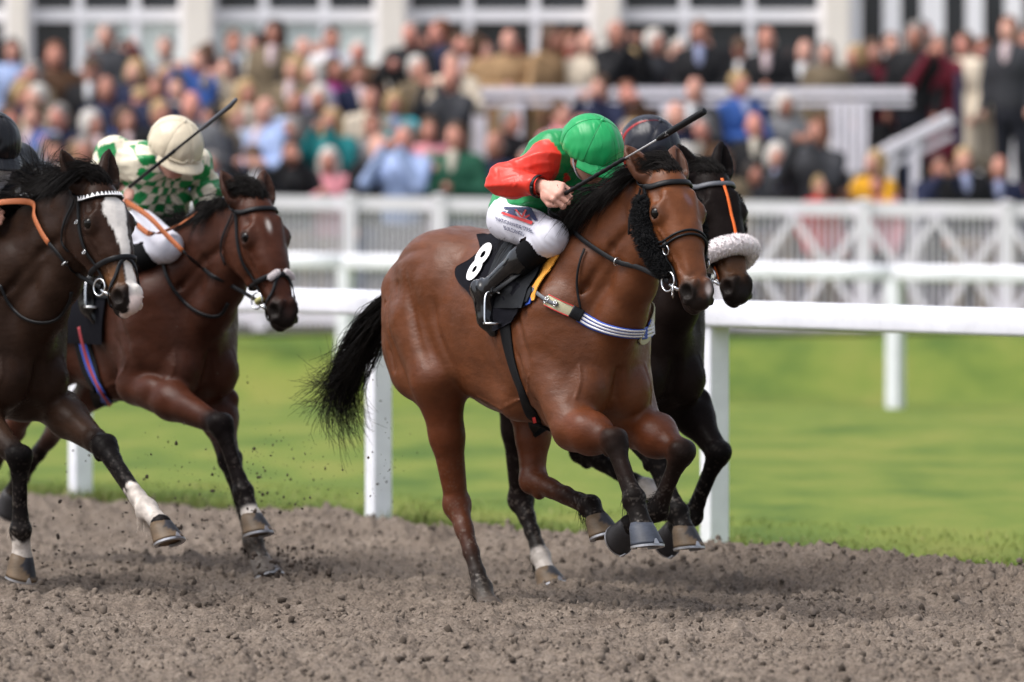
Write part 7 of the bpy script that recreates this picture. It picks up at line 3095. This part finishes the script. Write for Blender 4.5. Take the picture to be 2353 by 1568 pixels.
# the blaze horse
br4 = bridle(B4, H4, F4, 'black flash bridle with white toothed browband on the blazed horse', nose=('strap', .385), brow_w=.026)
zb = []
Pb2 = spline(H4.P([(-.085, -.055, .060), (-.080, -.015, .078), (-.045, .035, .082), (0, .055, .084), (.045, .035, .082), (.080, -.015, .078), (.085, -.055, .060)]), 60)
Pb2, Nb2 = B4.onto(Pb2, .0125)
mb = MB()
for k in range(2, 56, 3):
    t = unit(Pb2[k + 1] - Pb2[k])
    x = np.cross(t, Nb2[k])
    x = x if x[2] > 0 else -x
    a, b, c = Pb2[k] - x * .009, Pb2[k + 3] - x * .009, (Pb2[k] + Pb2[k + 3]) / 2 + x * .011
    nn = Nb2[k] * .003
    mb.add([a, b, c, a + nn, b + nn, c + nn], [(3, 4, 5), (0, 2, 1), (0, 1, 4, 3), (1, 2, 5, 4), (2, 0, 3, 5)])
mb.build('browband_teeth', mat('white_lacquer', (.78, .78, .80), rough=.3), br4, False)
head_loop(B4, H4, [(0, .05, .39), (-.030, .045, .41), (-.060, .02, .46), (-.082, -.03, .50), (-.06, -.09, .54), (0, -.115, .55), (.06, -.09, .54), (.082, -.03, .50), (.060, .02, .46), (.030, .045, .41), (0, .05, .39)], .016, 'flash_strap', M_leather, br4, .004, .006, 60)
for q_ in (-1, 1):
    bit(H4, br4, q_)
    P, N_ = B4.onto(H4.P([(q_ * .1, -.08, .16), (q_ * .1, -.09, .30)]), .010)
    buckle(P[0], H4.dirn(0, 0, 1), N_[0], .012, br4)
    buckle(P[1], H4.dirn(0, 0, 1), N_[1], .012, br4)
hR, hL = np.asarray(JR4['r_wrist']) + unit(JR4['r_handd']) * .07, np.asarray(JR4['l_wrist']) + unit(JR4['l_handd']) * .07
Pq, _n = on_skin_many(B4, F4, np.array(c5([(650, 1290), (560, 1230), (470, 1160), (400, 1070), (310, 960), (240, 820), (170, 690)])), .016)
Pq[0] = H4.p(-.064, -.078, .468)
two_tone_rein(np.vstack([Pq, [hR * .5 + Pq[-1] * .5 + np.array([0, -.06, .02])], [hR]]), br4, M_leather_br, n=60, cut=.46)
mb = MB()
V, F = ring(spline(Pq, 60)[22], unit(Pq[3] - Pq[2]), .017, .0028, 20, 7)
mb.add(V, F)
mb.build('rein_ring', M_steel, br4, True)
two_tone_rein(np.array([H4.p(.064, -.078, .468), H4.p(.12, -.20, .36), (1.05, .18, 1.50), (.9, .15, 1.60), hL]), br4, M_leather_br, cut=.6, nr=(0, 1, .1))
skin_strap(B4, F4, c5([(0, 1290), (60, 1420), (160, 1520), (280, 1556), (400, 1530), (480, 1420), (498, 1340)]), .014, 'neck_strap', M_leather, br4, .004, .010, 40)
saddle(F4, B4, 'black racing saddle under the rider in black', right_ankle=np.asarray(JR4['r_ankle']) + .0, left_ankle=np.asarray(JR4['l_ankle']) + .0)
# ------------------------------------------------------------------ sand thrown up by the hooves
C, R = [], []
g = np.random.default_rng(5)


def burst(u, v, Y, n, su, sv, rmin, rmax, sy=.5, up=0.):
    for _ in range(int(n * 1.7)):
        uu, vv = u + g.normal() * su, v + g.normal() * sv - abs(g.normal()) * up
        YY = Y + g.normal() * sy
        p = at(uu, vv, YY)
        if p[2] < .01:
            continue
        C.append(p)
        R.append(rmin * .8 + .5 * (rmax - rmin) * g.random() ** 4.0)


burst(470, 1190, 33.6, 210, 170, 110, .0025, .016)
burst(590, 1250, 33.7, 120, 60, 90, .003, .016, .2)
burst(650, 1318, 33.6, 110, 55, 22, .004, .026, .25, 20)
burst(585, 1180, 33.3, 60, 25, 100, .002, .009, .15)
burst(250, 1260, 33.3, 110, 120, 60, .003, .018, .4)
burst(780, 1080, 34.2, 70, 90, 110, .0025, .012, .6)
burst(560, 1000, 34.0, 40, 260, 150, .002, .007, .5)
burst(1190, 1340, 31.6, 22, 50, 30, .002, .008, .1, 10)
burst(870, 1080, 32., 14, 30, 80, .002, .009, .3)
burst(600, 1300, 33.7, 900, 75, 32, .0010, .0035, .25, 35)
burst(520, 1230, 33.6, 700, 150, 90, .0010, .0032, .5, 30)
V, Fc = clods('flying_dirt', np.array(C), np.array(R), 8)
M_clod = mat('damp_sand_clod', (.070, .055, .046), rough=.95, spec=.1, var=.3, vscale=60)
fd = mesh_obj('flying_dirt', V, Fc, M_clod, None, False)
tag(fd, kind='stuff')
